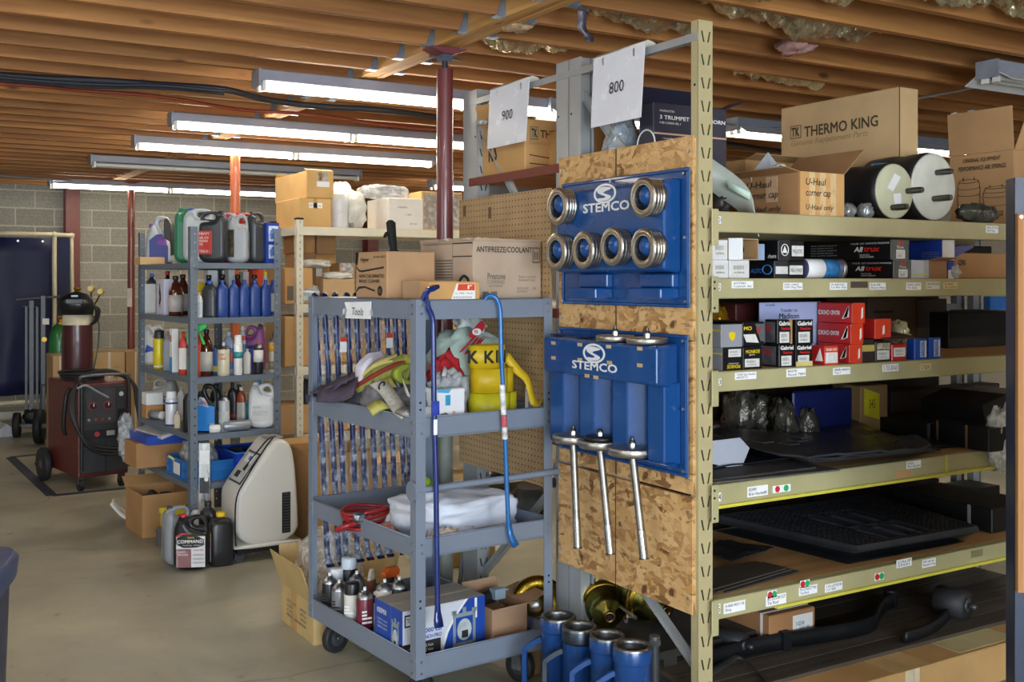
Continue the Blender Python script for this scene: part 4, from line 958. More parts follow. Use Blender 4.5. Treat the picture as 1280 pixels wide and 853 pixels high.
# long yellow strap with a red stripe lying diagonally
A=[on(418,500,.70),on(440,487,.58),on(468,470,.44),on(492,458,.34),on(506,455,.28),on(512,463,.25),on(500,475,.28),on(470,487,.42)]
k,o=strap('tie_down_strap','yellow tie-down strap with a red stripe lying across the second tier',A,[(.02,.0,.07)]*8,SGR,.003)
wk(k,[p-o+Vector((-.006,-.006,.002))for p in A[1:5]],(.006,0,.022),M('#8e2f2b',.6,0,.2),'red_stripe',.001)
wk(k,[A[1]-o+Vector((.01,.01,.03)),A[2]-o+Vector((.01,.01,.045)),A[3]-o+Vector((.01,.01,.03))],(.02,0,.03),M('#c9c07a',.6,0,.1),'strap_layer',.003)
coil('coiled_strap','blue grey coiled strap standing at the left of the second tier',(.105,.40,Z2+.085),.058,.062,SGY,5,.8,'z',None,.004,1)
coil('coiled_strap','darker blue grey coiled strap lying behind the first coil',(.12,.50,Z2+.09),.055,.07,M('#555c6c',.5,.1,.25,40),4,.9,'z',None,.005,.4)
k,o=strap('ratchet_strap','pale grey webbing strap with a black printed ring, sloping over the tier edge',[on(470,478,.30),on(482,488,.25),on(493,503,.18),on(500,513,.13),on(509,520,.09)],[(.045,-.015,.02)]*5,M('#a8a49a',.7,0,.2,60),.0035)
m=curve2d([ell(0,0,.019,.012,20),ell(0,0,.012,.007,20)],.002,0,2,'xz');m.transform(Matrix.Rotation(-.9,4,'Y'));m.transform(Matrix.Translation(on(476,482,.272)-o+Vector((0,-.007,0))));link('printed_ring',m,DARK,k)
MB().ribbon([on(500,511,.13)-o+Vector((-.01,-.02,0)),on(512,519,.09)-o+Vector((0,-.02,.0))],(.04,-.01,.02),.008).obj('metal_end',M('#8b8a86',.4,.5),k)
coil('coiled_strap','lime yellow coiled strap behind the post of the trolley',on(510,480,.22),.062,.05,M('#8d9a2c',.6,0,.2,30),4,.62,'y',None,.005)
coil('coiled_strap','yellow webbing loop bulging beside the front post',(.085,.13,Z2),.045,.085,SY,4,1.1,'z',None,.004,2)
MB_=MB().ribbon(spline([(0,0,0),(.03,-.02,.022),(.07,-.03,.026),(.11,-.02,.012)],5),(.0,.05,.03),.003)
k=root('yellow_strap','pale yellow flat strap end on the left lip of the second tier','strap',on(462,514,.28),0,None,C);MB_.obj('webbing',M('#a9a455',.65,0,.15,40),k)
for i,(px,y,s,top,col,lb)in enumerate(((452,.58,(.18,.24),478,'#3f4148','dark heap of straps and buckles at the back of the second tier'),(500,.24,(.20,.24),482,'#54555c','grey heap of ratchet straps in the middle of the second tier'),(484,.42,(.20,.20),476,'#77767c','pale heap of crumpled webbing under the white rag'))):
 p=on(px,500,y,Z2);p.x=max(p.x,s[0]/2+.02);h=C.pix(px,top,y=y).z-Z2;k=root('strap_heap',lb,'straps',p,0,None,C);MB().blob(*s,h,20+i,.3,3,28).obj('webbing_pile',M(col,.7,0,.4,35),k)
 rnd=random.Random(i+3)
 for j in range(9):
  a0=rnd.uniform(0,6.28);r0=rnd.uniform(.03,.07);cx,cy=rnd.uniform(-.035,.035),rnd.uniform(-.05,.05);arc=rnd.uniform(2,4.5);q=[Vector((cx+r0*math.cos(a0+arc*t/5),cy+r0*1.3*math.sin(a0+arc*t/5),h*(.80+.28*math.sin(1.2*t+j))))for t in range(6)]
  MB().ribbon(spline(q,4),(.012*math.cos(j),.012*math.sin(j),.028+.01*(j%3)),.0013).obj('strap_loop',M(('#9a9c9f','#5a5f6c','#b5ae6a','#77747a','#c9c5bb','#3c3d44','#8f9a3c')[(j+2*i)%7],.6,.1,.2,40),k)
 b_=MB()
 for j in range(4):q=Vector((.05*math.cos(j*2.2),.06*math.sin(j*2.2),h*.95));b_.tube([q+Vector((.022*math.cos(t),.012*math.sin(t),.016*math.sin(t+j)))for t in[z*.7 for z in range(9)]],.0035,6,True)
 tag(b_.obj('buckle_wires',M('#26272b',.4,.4),k),kind='stuff')
k=root('white_rag','lilac white crumpled paper behind the yellow and red strap','rag',on(468,470,.56,Z2+.0),.3,None,C);MB().blob(.19,.10,C.pix(468,440,y=.56).z-Z2,31,.2,2,24).obj('crumpled_paper',M('#cfcad8',.7,0,.08),k)
# big plastic bag with a red emblem
bp=on(585,500,.42,Z2)
k=root('plastic_bag','big pale plastic bag with a red striped emblem on the second tier','bag',bp,0,None,C)
MB().blob(.34,.30,.365,41,.16,2.2,40).obj('bag_body',M('#c3d4c8',.35,0,.14,4,.5,30),k)
MB().blob(.12,.08,.09,44,.5,3,20).obj('bag_knot',M('#d8dfdc',.35,0,.1,9,.5,40),k,loc=(.0,-.02,.325))
RED=M('#b0222e',.45,0,.08)
ebm=lambda px,py:C.pix(px,py,y=.245)-bp
for a,q_ in(((576,440),(593,421)),((582,443),(597,422)),((588,441),(601,423)),((593,437),(604,424))):MB().ribbon([ebm(*a),ebm(*q_)],(.017,0,.006),.0015).obj('red_stripe',RED,k)
me=curve2d([smooth_poly([(-.006,-.004),(.016,.022),(.060,.064),(.078,.044),(.074,.022),(.03,-.012)],2)],.002);me.transform(Matrix.Translation(ebm(586,420)+Vector((0,0,0))));link('red_emblem',me,RED,k)
me=curve2d([ell(0,0,.021,.014,18)],.003);me.transform(Matrix.Translation(ebm(594,415)+Vector((.006,-.002,.0))));link('emblem_disc',me,WHITE,k);text(k,'N',RED,ebm(592.5,418)+Vector((.002,-.0035,0)),(1,0,.3),(-.2,0,1),.017,.014,.02)
k=root('red_cloth','red cloth scrap lying before the pale plastic bag','cloth',on(556,470,.21,Z2+.0),0,None,C);MB().blob(.16,.06,C.pix(556,447,y=.21).z-Z2,51,.3,2.5,28).obj('cloth',M('#a3161f',.7,0,.15),k)
k=root('film_wad','wad of crumpled grey plastic film behind the small glove box','plastic film',on(560,495,.16,Z2+.0),0,None,C);MB().blob(.16,.09,C.pix(560,464,y=.16).z-Z2,52,.35,4,34).obj('film',M('#a9adb0',.2,.1,.35,30),k)
# glove box
x0,x1=C.pix(547,500,y=.045).x,C.pix(581.5,500,y=.045).x
r,d=carton(C,'glove_box','small white glove box with a blue corner patch near the front post',x0,x1,.045,.16,Z2,C.pix(565,486,y=.045).z,M('#dfe1e6',.5,0,.03))
shape_on(r,d,'F',[(.0,.93),(.0,1),(.5,1),(.4,.9)],M('#4aa3cf',.5));plate(r,d,'F',.28,.62,.46,.86,M('#2f9ac4',.5),'blue_patch')
shape_on(r,d,'F',[(.1,.05),(.42,.05),(.42,.4),(.3,.47),(.1,.44)],M('#6d6a5d',.5,0,.3,40),'opening')
for v_ in(.45,.22):o_,xd,yd,a,bb=face('F',*d);cc=o_+xd*a*.58+yd*bb*v_;MB().cyl(cc,cc+Vector((0,-.0008,0)),.007,n=16).obj('orange_dot',M('#e0a878',.5),r)
text(r,'POWDER FREE',INKG,Vector((d[0]*.46,-d[1]/2,d[2]*.9)),(0,0,-1),(1,0,0),.008,.08)
r,d=carton(C,'paper_pack','small white paper pack in front of the yellow loop',.012+.05,.10,.05,.075,Z2,Z2+.10,WHITE)
# yellow webbing rolls
def roll(label,px,w_px,py_t,z,y,mat,letters=None,sq=.62):
 c=on(px,500,y,z);Y=C.dep(c);R=w_px/2*Y/FPX;h=z and(C.py(c)-py_t)*Y/FPX
 k=root('webbing_roll',label,'webbing roll',c,0,None,C)
 pts=[((R-.004*(3-i/28))*math.cos(2*math.pi*i/28-1.2),(R-.004*(3-i/28))*math.sin(2*math.pi*i/28-1.2)*sq,h/2)for i in range(28*3+1)]
 MB().ribbon(pts,(0,0,h),.0019).obj('webbing',mat,k)
 MB().loft([(0,0,.002,R-.014,(R-.014)*sq,2),(0,0,h-.006,R-.014,(R-.014)*sq,2)],28).obj('inner_turns',M('#8a7d1c',.7,0,.2),k)
 return k,c,R,h
YW=M('#d8b61c',.45,0,.08,6,.1,90)
k,c,R,h=roll('lime yellow webbing roll at the bottom of the yellow stack',616,68,490,Z2,.20,M('#cfc422',.5,0,.1,6,.1,90));z2=Z2+h
k,c,R,h=roll('plain yellow webbing roll in the middle of the stack',615,61,459.5,z2+.001,.20,YW);z3=z2+.001+h
k,c,R,h=roll('top yellow webbing roll printed with large black letters K',609,52,431,z3+.001,.20,YW)
for s,a in(('K',-2.75),('K',-1.83),('I',-1.42),('N',-1.05)):
 tx,ty=-math.sin(a),math.cos(a)*.62;p=Vector((R*1.012*math.cos(a),R*1.012*math.sin(a)*.62,h*.22))
 if s=='K' and a<-2:s='K'
 text(k,s,INK,p-Vector((tx,ty,0)).normalized()*.002,(tx,ty,0),(0,0,1),h*.56,None,.03,align='c')
k,o=strap('yellow_strap','yellow strap tail hanging down at the right of the rolls',[on(633,446,.20),on(646,462,.17),on(658,474,.13),on(663,490,.11),on(667,503,.09),on(674,508,.08),on(677,502,.07)],[(.02,.0,.035),(.022,0,.03),(.022,.0,.02),(.026,0,.012),(.03,0,.012),(.024,.0,.02),(.016,.0,.016)],YW,.0015)
k=root('paper_sheet','white paper sheet standing behind the hanging yellow strap','paper',on(664,513,.14,Z2),0,None,C)
MB().add([(-.03,.0,0),(.05,.02,0),(.045,.03,.085),(-.02,.01,.155),(-.03,.001,0),(.05,.021,0),(.045,.031,.085),(-.02,.011,.155)],[(0,1,2,3),(7,6,5,4),(0,4,5,1),(1,5,6,2),(2,6,7,3),(3,7,4,0)]).obj('sheet',PAPER,k)
# ---- third tier: jumper cables, white coverall
Z3=FL[2]
c0=on(452,638,.50,Z3);k=root('jumper_cables','coil of red and black jumper cables on the third tier','cable',c0,0,None,C)
RB,BK=M('#8f1d24',.35,0,.1),M('#1b1b1e',.4,0,.1)
for i in range(5):
 a=[(.085*math.cos(t)*(1+.05*i)+.02,.085*math.sin(t)*(1-.04*i),.012+.017*i+.006*math.sin(t*2+i))for t in[2*math.pi*q/22 for q in range(22)]]
 MB().tube(a,.0075,8,True).obj('red_cable' if i!=1 else 'black_cable',RB if i!=1 else BK,k)
MB().tube(spline([(-.06,-.06,.045),(-.10,-.06,.04),(-.12,-.03,.02)],4),.012,8).obj('clamp_grip',RB,k);MB().blob(.05,.035,.04,3,.4).obj('clamp_jaw',m_steel('zinc_plate'),k,loc=(-.05,-.075,.05))
MB().tube(spline([(-.02,-.09,.01),(.04,-.10,.012),(.10,-.06,.015),(.13,-.02,.02)],4),.008,8).obj('black_cable',BK,k)
bp=on(566,660,.30,Z3)
k=root('coverall','white folded coverall lying across the third tier','clothing',bp,.12,None,C)
MB().blob(.50,.34,.155,62,.22,2.2,56,None,.35,3.2).obj('folded_cloth',M('#d3d9e6',.75,0,.05,4,.45,9),k)
MB().ribbon(spline([(-.24,-.10,.06),(-.18,-.155,.045),(-.10,-.17,.03),(-.03,-.175,.02)],5),(.0,.03,.05),.006).obj('sleeve_fold',M('#c3cadb',.75,0,.06),k)
MB().ribbon(spline([(-.155,-.170,.018),(-.12,-.178,.014),(-.08,-.18,.014)],5),(.0,.01,.014),.002).obj('gold_trim',M('#c9a034',.5),k)
for px,py,y,s,col,lb in((470,655,None,(.16,.11,.05),'#c9b3ac','pinkish plastic film wad on the third tier left of the coverall'),(490,668,None,(.12,.09,.05),'#c78f80','salmon coloured rag on the third tier behind the post'),(556,668,.06,(.13,.05,.075),'#c4b4a6','crumpled clear bag with orange scraps under the coverall front')):
 k=root('film_wad',lb,'plastic film',(on(px,py,y,Z3)if y else Vector((*C.pix(px,py,x=.10).xy,Z3))),0,None,C);MB().blob(*s,int(px),.3,4,28).obj('film',M(col,.25,0,.3,30),k)
# ---- bottom tier: pump box, brown box, spray cans
Z4=FL[3]
PB=M('#1f47a3',.4,0,.05);PW_=M('#c9ced8',.5,0,.04);PG=M('#a5a29f',.6,0,.1)
r,d=carton(C,'equipment_box','blue and white equipment box with a pump picture on the bottom tier',.014,.376,.12,.335,Z4,Z4+.208,PW_)
plate(r,d,'T',0,0,1,1,PG,'grey_lid');plate(r,d,'T',.0,.44,1,.56,M('#b5ac98',.3),'tape',.0009);plate(r,d,'L',0,0,.995,1,PB,'blue_side')
shape_on(r,d,'F',[(.47,0),(.48,.2),(.53,.45),(.62,.7),(.74,.93),(.78,1),(1,1),(1,0)],PB,'blue_panel');shape_on(r,d,'F',[(.45,0),(.46,.2),(.51,.45),(.60,.7),(.72,.93),(.76,1),(.79,1),(.75,.93),(.63,.7),(.54,.45),(.49,.2),(.48,0)],WHITE,'white_arc',.001)
plate(r,d,'F',.87,.62,.90,.985,WHITE,'white_arc',.0012);plate(r,d,'F',.0,.0,.45,.40,INK,'black_panel',.0008);plate(r,d,'L',.88,.0,.995,.40,INK,'black_panel',.0012)
for i in range(4):write(r,d,'F','- Powerful - 12 Volt',.06,.29-.08*i,.05,WHITE,.3 if i!=2 else .12)
write(r,d,'F','12000 LB',.20,.54,.08,PB,.26,.02);write(r,d,'F','WINCH PRO',.2,.43,.07,PB,.26,.02);plate(r,d,'F',.02,.70,.13,.92,INK,'badge',.0008);plate(r,d,'F',.035,.73,.115,.89,PW_,'badge_field',.0012);write(r,d,'F','TRX',.04,.76,.1,INK,.07,.02)
SILV=M('#a9b9bd',.3,.4,.12,20)
def pump(f,u,v,s,sv):
 for a in((0,0,.12,1),(.88,0,1,1),(0,.82,1,.92),(0,.1,1,.2),(-.06,.9,.16,1.0),(.84,.9,1.06,1.0),(-.06,0,.18,.09),(.82,0,1.06,.09)):plate(r,d,f,u+a[0]*s,v+a[1]*sv,u+a[2]*s,v+a[3]*sv,SILV,'printed_frame',.0016)
 shape_on(r,d,f,[(u+s*(.5+.32*math.cos(t*.3927)),v+sv*(.5+.27*math.sin(t*.3927)))for t in range(16)],M('#c9d4d6',.35,.2,.2,30),'printed_drum',.002)
 plate(r,d,f,u+s*.38,v+sv*.3,u+s*.66,v+sv*.48,INK,'printed_label',.0024);plate(r,d,f,u+s*.42,v+sv*.9,u+s*.58,v+sv*1.05,SILV,'printed_frame',.0018)
pump('F',.60,.08,.28,.74);pump('L',.62,.08,.24,.7)
plate(r,d,'L',.58,.02,.60,.98,M('#2c55b0',.4),'lighter_edge',.0012);write(r,d,'L','KEEPER',.1,.78,.09,WHITE,.34,.02)
for i in range(3):write(r,d,'L','12,000 lbs capacity',.1,.64-.07*i,.045,WHITE,.36)
r,d=carton(C,'carton','open brown carton on the bottom tier right of the equipment box',.40,.565,.10,.30,Z4,Z4+.15,m_card('#a5805f'),open_top=True,flaps={'F':(.35,.05),'R':(.25,.10),'B':(1.2,.06)})
k=root('motor_part','black electric motor part with a grey plug lying in the brown carton','motor part',C.w((.46,.22,Z4+.0)),C.a)
MB().box(-.05,.05,-.05,.05,0.005,.13).obj('packing',m_card('#8d6c4c'),k);MB().cyl((-.05,0,.155),(.04,.02,.16),.028,n=16).cyl((.04,.02,.16),(.06,.024,.16),.012,n=12).obj('motor_body',BK,k);MB().box(.01,.06,-.035,.005,.155,.195).box(.062,.085,-.02,-.012,.18,.186).obj('plug',M('#8fa6b5',.4,.2),k)
def spray_can(px,py_top,y,colr,label,capc=None,dome=True,band=None,r=.0325,nozzle='#e8e8e8',x=None):
 p=C.pix(px,760,y=y)if x is None else C.pix(px,760,x=x);p.z=Z4;Y=C.dep(p);h=max(.12,(C.py(p)-py_top)*Y/FPX)
 k=root('spray_can',label,'spray can',p,CAMRZ-C.a+random.uniform(-.5,.5),'spray cans on the bottom tier',C)
 hb=h-(.05 if capc else .045)
 MB().lathe([(0,0),(r*.9,0),(r,.004),(r,hb),(r*.96,hb+.004),(0,hb+.004)],20).obj('can_body',colr,k)
 if band:MB().lathe([(r*1.005,hb*.06),(r*1.008,hb*.3),(r*1.008,hb*.34),(r*1.005,hb*.34)],20).obj('label_band',band,k)
 for q in(.45,.55,.63,.71):MB().prism([(-.022,hb*q),(.018-.02*(q>.6),hb*q),(.018-.02*(q>.6),hb*(q+.045)),(-.022,hb*(q+.045))],-r*.78-.0074,-r*.78-.0066).obj('print_line',WHITE if band is not WHITE else INK,k)
 if capc:MB().lathe([(r*.94,hb+.004),(r*.94,h-.006),(r*.86,h),(0,h)],20).obj('cap',capc,k)
 else:
  MB().lathe([(r*.97,hb+.003),(r*.9,hb+.013),(r*.55,hb+.026),(r*.42,hb+.028),(r*.42,hb+.032),(0,hb+.032)],20).obj('can_dome',m_steel('can_dome','#aeb3b8',.3,(4,4,4)),k)
  MB().cyl((0,0,hb+.032),(0,0,h),.0065,n=10).obj('nozzle',M(nozzle,.4,0,.03),k)
 return k
BLK,MAR,GRY,CRM=M('#1d1e21',.35,0,.08),M('#6d2435',.35,0,.1),M('#7e7f80',.35,.2,.1),M('#d3d0c8',.45,0,.05)
WCAP=M('#c9d5de',.4,0,.03)
for a in((456,734,.40,MAR,'maroon and black spray can with white cap, beside the blue equipment box',None,True,BLK,.034,'#b32330'),(440,728,.47,CRM,'white spray can with black cap, third from the lip corner',BLK,True,M('#a33c3c',.5)),
(424,725,.56,GRY,'grey labelled spray can with silver dome at the tier lip',None,True,WHITE,.032,'#c23a35'),(412,716,.66,BLK,'black and white spray can with silver dome, leftmost at the lip',None,True,WHITE,.032,'#d9d9d9'),
(436,697,.70,BLK,'tall black spray can with pale cap and red tip behind the others',WCAP,True,None,.034),(446,714,.585,GRY,'silver domed spray can in the second row',None,True,None,.034,'#efefef'),
(421,711,.76,CRM,'white capped spray can at the back left',M('#dfe3ea',.4),True,None,.032),(433,711,.715,CRM,'second white capped spray can at the back left',M('#dfe3ea',.4),True,None,.032),
(499,721,.40,BLK,'dark domed spray can behind the equipment box',None,True,None,.036,'#222222'),(481,724,.43,CRM,'pale spray can with red nozzle behind the equipment box',None,True,None,.036,'#c22a2a')):
 kw=a[10]if len(a)>10 else '#e8e8e8'
 spray_can(a[0],a[1],a[2],a[3],a[4],a[5],a[6],a[7]if len(a)>7 else None,a[8]if len(a)>8 else .0325,kw,x={456:.046,440:.046,424:.046,412:.046,436:.15,446:.125,421:.10,433:.20}.get(a[0]))
MB()
k=root('spray_bottle','white spray bottle with an orange trigger head at the back of the tier','spray bottle',on(488,760,.56,Z4),.4,None,C)
MB().loft([(0,0,0,.04,.028,3),(0,0,.13,.04,.028,3),(0,0,.165,.018,.016,2),(0,0,.185,.014,.014,2)],18).obj('bottle',M('#d9dce0',.4,0,.04),k)
MB().loft([(0,0,.185,.018,.018,2),(0,0,.205,.018,.018,2)],14).obj('collar',BLK,k)
MB().prism([(-.045,.215),(-.05,.232),(-.02,.248),(.04,.242),(.052,.225),(.046,.205),(-.02,.205)],-.012,.012).prism([(.034,.215),(.05,.18),(.044,.178),(.026,.21)],-.006,.006).obj('trigger_head',M('#c9591f',.4,0,.05),k,bevel=.003)
k=root('spray_bottle','small white pump bottle in front of the orange trigger bottle','spray bottle',on(474,760,.50,Z4),.4,None,C)
MB().loft([(0,0,0,.028,.022,3),(0,0,.12,.028,.022,3),(0,0,.14,.01,.01,2),(0,0,.165,.01,.01,2)],16).obj('bottle',M('#d5e2ea',.35,0,.04),k);MB().box(-.03,.012,-.008,.008,.165,.18).obj('pump_head',WHITE,k,bevel=.003)
k=root('brush','short worn paint brush standing behind the spray cans','brush',on(464,760,.62,Z4),.4,None,C)
MB().loft([(0,0,.0,.014,.01,3),(.0,0,.15,.016,.01,3),(0,0,.16,.024,.012,3),(.0,0,.19,.024,.012,3)],12).obj('handle',M('#7b4a3a',.5),k);MB().loft([(0,0,.19,.022,.01,3),(.004,0,.235,.014,.006,2)],12).obj('bristles',M('#b5aa98',.9,0,.3,60),k)
# ------------------------------------------------------------------ grey shelf of oils and chemicals
H=Fr(1.584,6.278,.0661);HL,HS=.554,1.072
HZ=[1.67,1.347,.999,.665,.377]
SG=M('#6b7683',.45,.2,.08,4)
shelf=root('slotted_shelf','grey slotted angle shelf full of oil jugs, bottles and spray cans','shelf',(0,0,0),0,None,H)
b=.042
holes=[ell(.026,.06+.0508*i,.0058,.0058,8)for i in range(36)]
pm2=curve2d([[(0,0),(b,0),(b,1.88),(0,1.88)]]+holes,.0025)
for x,y,sx,sy in((0,0,1,1),(HL,0,-1,1),(0,HS,1,-1),(HL,HS,-1,-1)):
 me=pm2 .copy();me.transform(Matrix.Diagonal((sx,1,1,1)))
 o=link('post',me,SG,shelf,loc=(x,y,0))
 me=pm2 .copy();me.transform(Matrix.Rotation(math.pi/2,4,'Z'));me.transform(Matrix.Diagonal((1,sy,1,1)));link('post_flange',me,SG,o)
for z in HZ:
 m=MB();e=.004;t=.0025;lp=.034
 m.box(e,HL-e,e,HS-e,z-.003,z).box(e,HL-e,e,e+t,z-lp,z-.003).box(e,HL-e,HS-e-t,HS-e,z-lp,z-.003).box(e,e+t,e+t,HS-e-t,z-lp,z-.003).box(HL-e-t,HL-e,e+t,HS-e-t,z-lp,z-.003)
 o=m.obj('shelf_tray',SG,shelf)
 r=MB()
 for x,y in((.02,0),(HL-.02,0)):r.cyl((x,-.001,z-.018),(x,-.005,z-.018),.006,n=8)
 tag(r.obj('bolt_heads',BOLT,o),kind='stuff')
# --- containers
def mir(pts,f):return[(-a,b_)for a,b_ in pts][::-1]if f<0 else pts
JO={'gal':([(-.5,0),(.5,0),(.5,.30),(.5,.62),(.48,.76),(.42,.88),(.30,.95),(.12,.96),(-.04,.93),(-.12,.90),(-.13,.94),(-.37,.94),(-.38,.90),(-.46,.80),(-.5,.66),(-.5,.3)],[[(.02,.80),(.10,.875),(.26,.88),(.35,.83),(.36,.765),(.24,.755),(.10,.76)]],(-.25,.94)),
'oil':([(-.5,0),(.5,0),(.5,.28),(.46,.55),(.34,.74),(.2,.86),(.16,.97),(-.06,1.0),(-.30,.97),(-.44,.88),(-.5,.76),(-.5,.3)],[[(-.36,.60),(-.14,.66),(.06,.84),(-.04,.90),(-.24,.88),(-.37,.80)]],(.30,.80)),
'can':([(-.5,0),(.5,0),(.5,.35),(.5,.78),(.46,.88),(.38,.965),(.16,1.0),(-.14,.99),(-.36,.965),(-.46,.89),(-.5,.78),(-.5,.35)],[[(-.10,.83),(.12,.83),(.34,.84),(.32,.90),(.14,.935),(-.06,.93)]],(-.26,.97))}
CORE={'gal':[(-.5,0),(.5,0),(.5,.3),(.5,.6),(.44,.69),(.2,.715),(.0,.75),(-.09,.86),(-.12,.92),(-.37,.92),(-.46,.8),(-.5,.66),(-.5,.3)],
'oil':[(-.5,0),(.5,0),(.5,.28),(.46,.55),(.34,.74),(.2,.86),(.08,.80),(-.06,.64),(-.22,.55),(-.44,.5),(-.5,.44),(-.5,.2)],
'can':[(-.5,0),(.5,0),(.5,.35),(.5,.72),(.42,.79),(.1,.80),(-.12,.82),(-.16,.93),(-.38,.94),(-.48,.86),(-.5,.74),(-.5,.35)]}
def jug(F,p,w,h,label,col,style='gal',flip=1,rz=None,cap='#b3261f',dep=None,lab=None,name='oil_jug',cat='jug',words=None,group=None,two=None,fr=.055):
 k=root(name,label,cat,p,(CAMRZ-F.a if rz is None else rz),group,F);d=dep or w*.62
 out,hol,cp=JO[style];mt=col if not isinstance(col,str)else M(col,.38,0,.06,5)
 me=curve2d([smooth_poly([(a*w,c_*h)for a,c_ in mir(CORE[style],flip)],2)],d,min(d*.28,.028),2);z0=-min(v.co.z for v in me.vertices)
 me.transform(Matrix.Translation((0,0,z0)));jb=link('jug_body',me,mt,k)
 th=min(d*.4,.042);me=curve2d([smooth_poly([(a*w,c_*h)for a,c_ in mir(out,flip)],2)]+[smooth_poly([(a*w,c_*h)for a,c_ in mir(q,flip)],2)for q in hol],th,th*.32,2);me.transform(Matrix.Translation((0,0,.004)));link('jug_handle',me,mt,k)
 if two:
  me=curve2d([smooth_poly([(a*w,c_*h)for a,c_ in mir([(-.505,.02),(-.2,.0),(-.24,.5),(-.2,.9),(-.3,.97),(-.44,.9),(-.505,.76)],flip)],1)],d*.72,.006,1);link('grip_panel',me,M(two,.4,0,.06),k)
 cx=cp[0]*w*flip;MB().lathe([(0,-.012),(w*.10,-.012),(w*.105,0),(w*.105,h*.045),(w*.09,h*.055),(0,h*.055)],16,Matrix.Translation((cx,0,cp[1]*h-.004))).obj('cap',M(cap,.4,0,.04),k)
 for pts,c in(lab or[]):
  y=-d/2
  MB().prism([(a*w,c_*h)for a,c_ in mir(pts,flip)],y-.0016,y-.0006).obj('label',M(c,.4,0,.03),k)
 for(s,a,c_,hh,ww,c,al)in(words or[]):text(k,s,M(c,.4,0,0),(a*w,-d/2-.0016,c_*h),(1,0,0),(0,0,1),hh*h,ww*w if ww else None,.015,align=al)
 return k
R_=lambda a,b_,c,d:[(a,b_),(c,b_),(c,d),(a,d)]
def quart(F,p,w,h,label,col,cap='#1c1c1e',rz=None,labc=None,name='quart_bottle',cat='bottle',group=None,neck=.16,ribs=False,sh=.72,lab2=None,p_=3.5,dd=.62):
 k=root(name,label,cat,p,(CAMRZ-F.a if rz is None else rz),group,F);a,d=w/2,w/2*dd;mt=col if not isinstance(col,str)else M(col,.35,0,.06,5)
 secs=[(0,0,0,a*.9,d*.9,p_),(0,0,.006,a,d,p_),(0,0,h*.3,a,d,p_),(0,0,h*sh,a,d,p_),(0,0,h*(sh+.1),a*.8,d*.9,3),(0,0,h*.88,a*.42,d*.6,2.2),(0,0,h*.895,w*neck,w*neck,2),(0,0,h*.93,w*neck,w*neck,2)]
 if ribs:
  s2=secs[:2]
  for i in range(9):z=h*(.08+.06*i);s2+=[(0,0,z,a,d,p_),(0,0,z+h*.025,a*.95,d*.95,p_)]
  secs=s2+secs[3:]
 MB().loft(secs,20).obj('bottle_body',mt,k)
 MB().lathe([(w*neck*1.15,h*.915),(w*neck*1.22,h*.93),(w*neck*1.22,h*.99),(w*neck,h),(0,h)],14).obj('cap',M(cap,.4,0,.03),k)
 if labc:
  n=9;vs=[]
  MB().loft([(0,0,h*.12,a*1.012,d*1.02,p_),(0,0,h*.62,a*1.012,d*1.02,p_)],20).obj('label',M(labc,.4,0,.05),k)
  for i,(z0,z1,c)in enumerate(lab2 or[]):MB().loft([(0,0,h*z0,a*1.022,d*1.035,p_),(0,0,h*z1,a*1.022,d*1.035,p_)],20).obj('label_band',M(c,.4,0,.05),k)
 return k
def can(F,p,r,h,label,col,top='#e6e6e4',bands=(),name='spray_can',cat='spray can',capfull=True,group=None,word=None):
 k=root(name,label,cat,p,CAMRZ-F.a,group,F);mt=M(col,.35,.1,.06);hb=h*.76
 MB().lathe([(0,0),(r*.93,0),(r,.005),(r,hb),(r*.94,hb+.006),(0,hb+.006)],18).obj('can_body',mt,k)
 if capfull:MB().lathe([(r*.86,hb+.004),(r*.82,h-.008),(r*.7,h),(0,h)],18).obj('cap',M(top,.4,0,.04),k)
 else:
  MB().lathe([(r*.95,hb+.004),(r*.6,hb+(h-hb)*.5),(r*.4,hb+(h-hb)*.55),(0,hb+(h-hb)*.55)],18).obj('can_dome',m_steel('can_dome','#aeb3b8',.3,(4,4,4)),k);MB().cyl((0,0,hb+(h-hb)*.5),(0,0,h),r*.22,n=10).obj('nozzle',M(top,.4,0,.04),k)
 for z0,z1,c in bands:MB().lathe([(r*.9,h*z0),(r*1.012,h*z0),(r*1.012,h*z1),(r*.9,h*z1)],18).obj('label_band',M(c,.4,0,.04),k)
 if word:text(k,word[0],M(word[1],.4,0,0),(0,-r*1.02-.001,h*word[2]),(1,0,0),(0,0,1),h*word[3],r*1.3,.02,align='c')
 return k
def lathe_bottle(F,p,w,h,label,col,cap='#18181a',labc=None,name='bottle',cat='bottle',group=None,lab=(.1,.52)):
 k=root(name,label,cat,p,CAMRZ-F.a,group,F);r=w/2;mt=col if not isinstance(col,str)else M(col,.12,0,.1,4,0,60,None,.5)
 MB().lathe([(0,0),(r*.92,0),(r,.008),(r,h*.56),(r*.93,h*.66),(r*.55,h*.80),(r*.36,h*.86),(r*.34,h*.92),(0,h*.92)],22).obj('bottle_body',mt,k)
 MB().lathe([(r*.4,h*.91),(r*.42,h*.92),(r*.42,h*.99),(r*.38,h),(0,h)],14).obj('cap',M(cap,.4,0,.04),k)
 if labc:MB().lathe([(r*.9,h*lab[0]),(r*1.012,h*lab[0]),(r*1.012,h*lab[1]),(r*.9,h*lab[1])],22).obj('label',M(labc,.4,0,.06),k)
 return k
XL,YF=.085,.095
def hp(pl,pr,pt,i,x=None,y=None):return put(H,pl,pr,pt,HZ[i],x,y)
SIL,BLJ,AMB='#a9afb6','#2d2f33','#4a1f12'
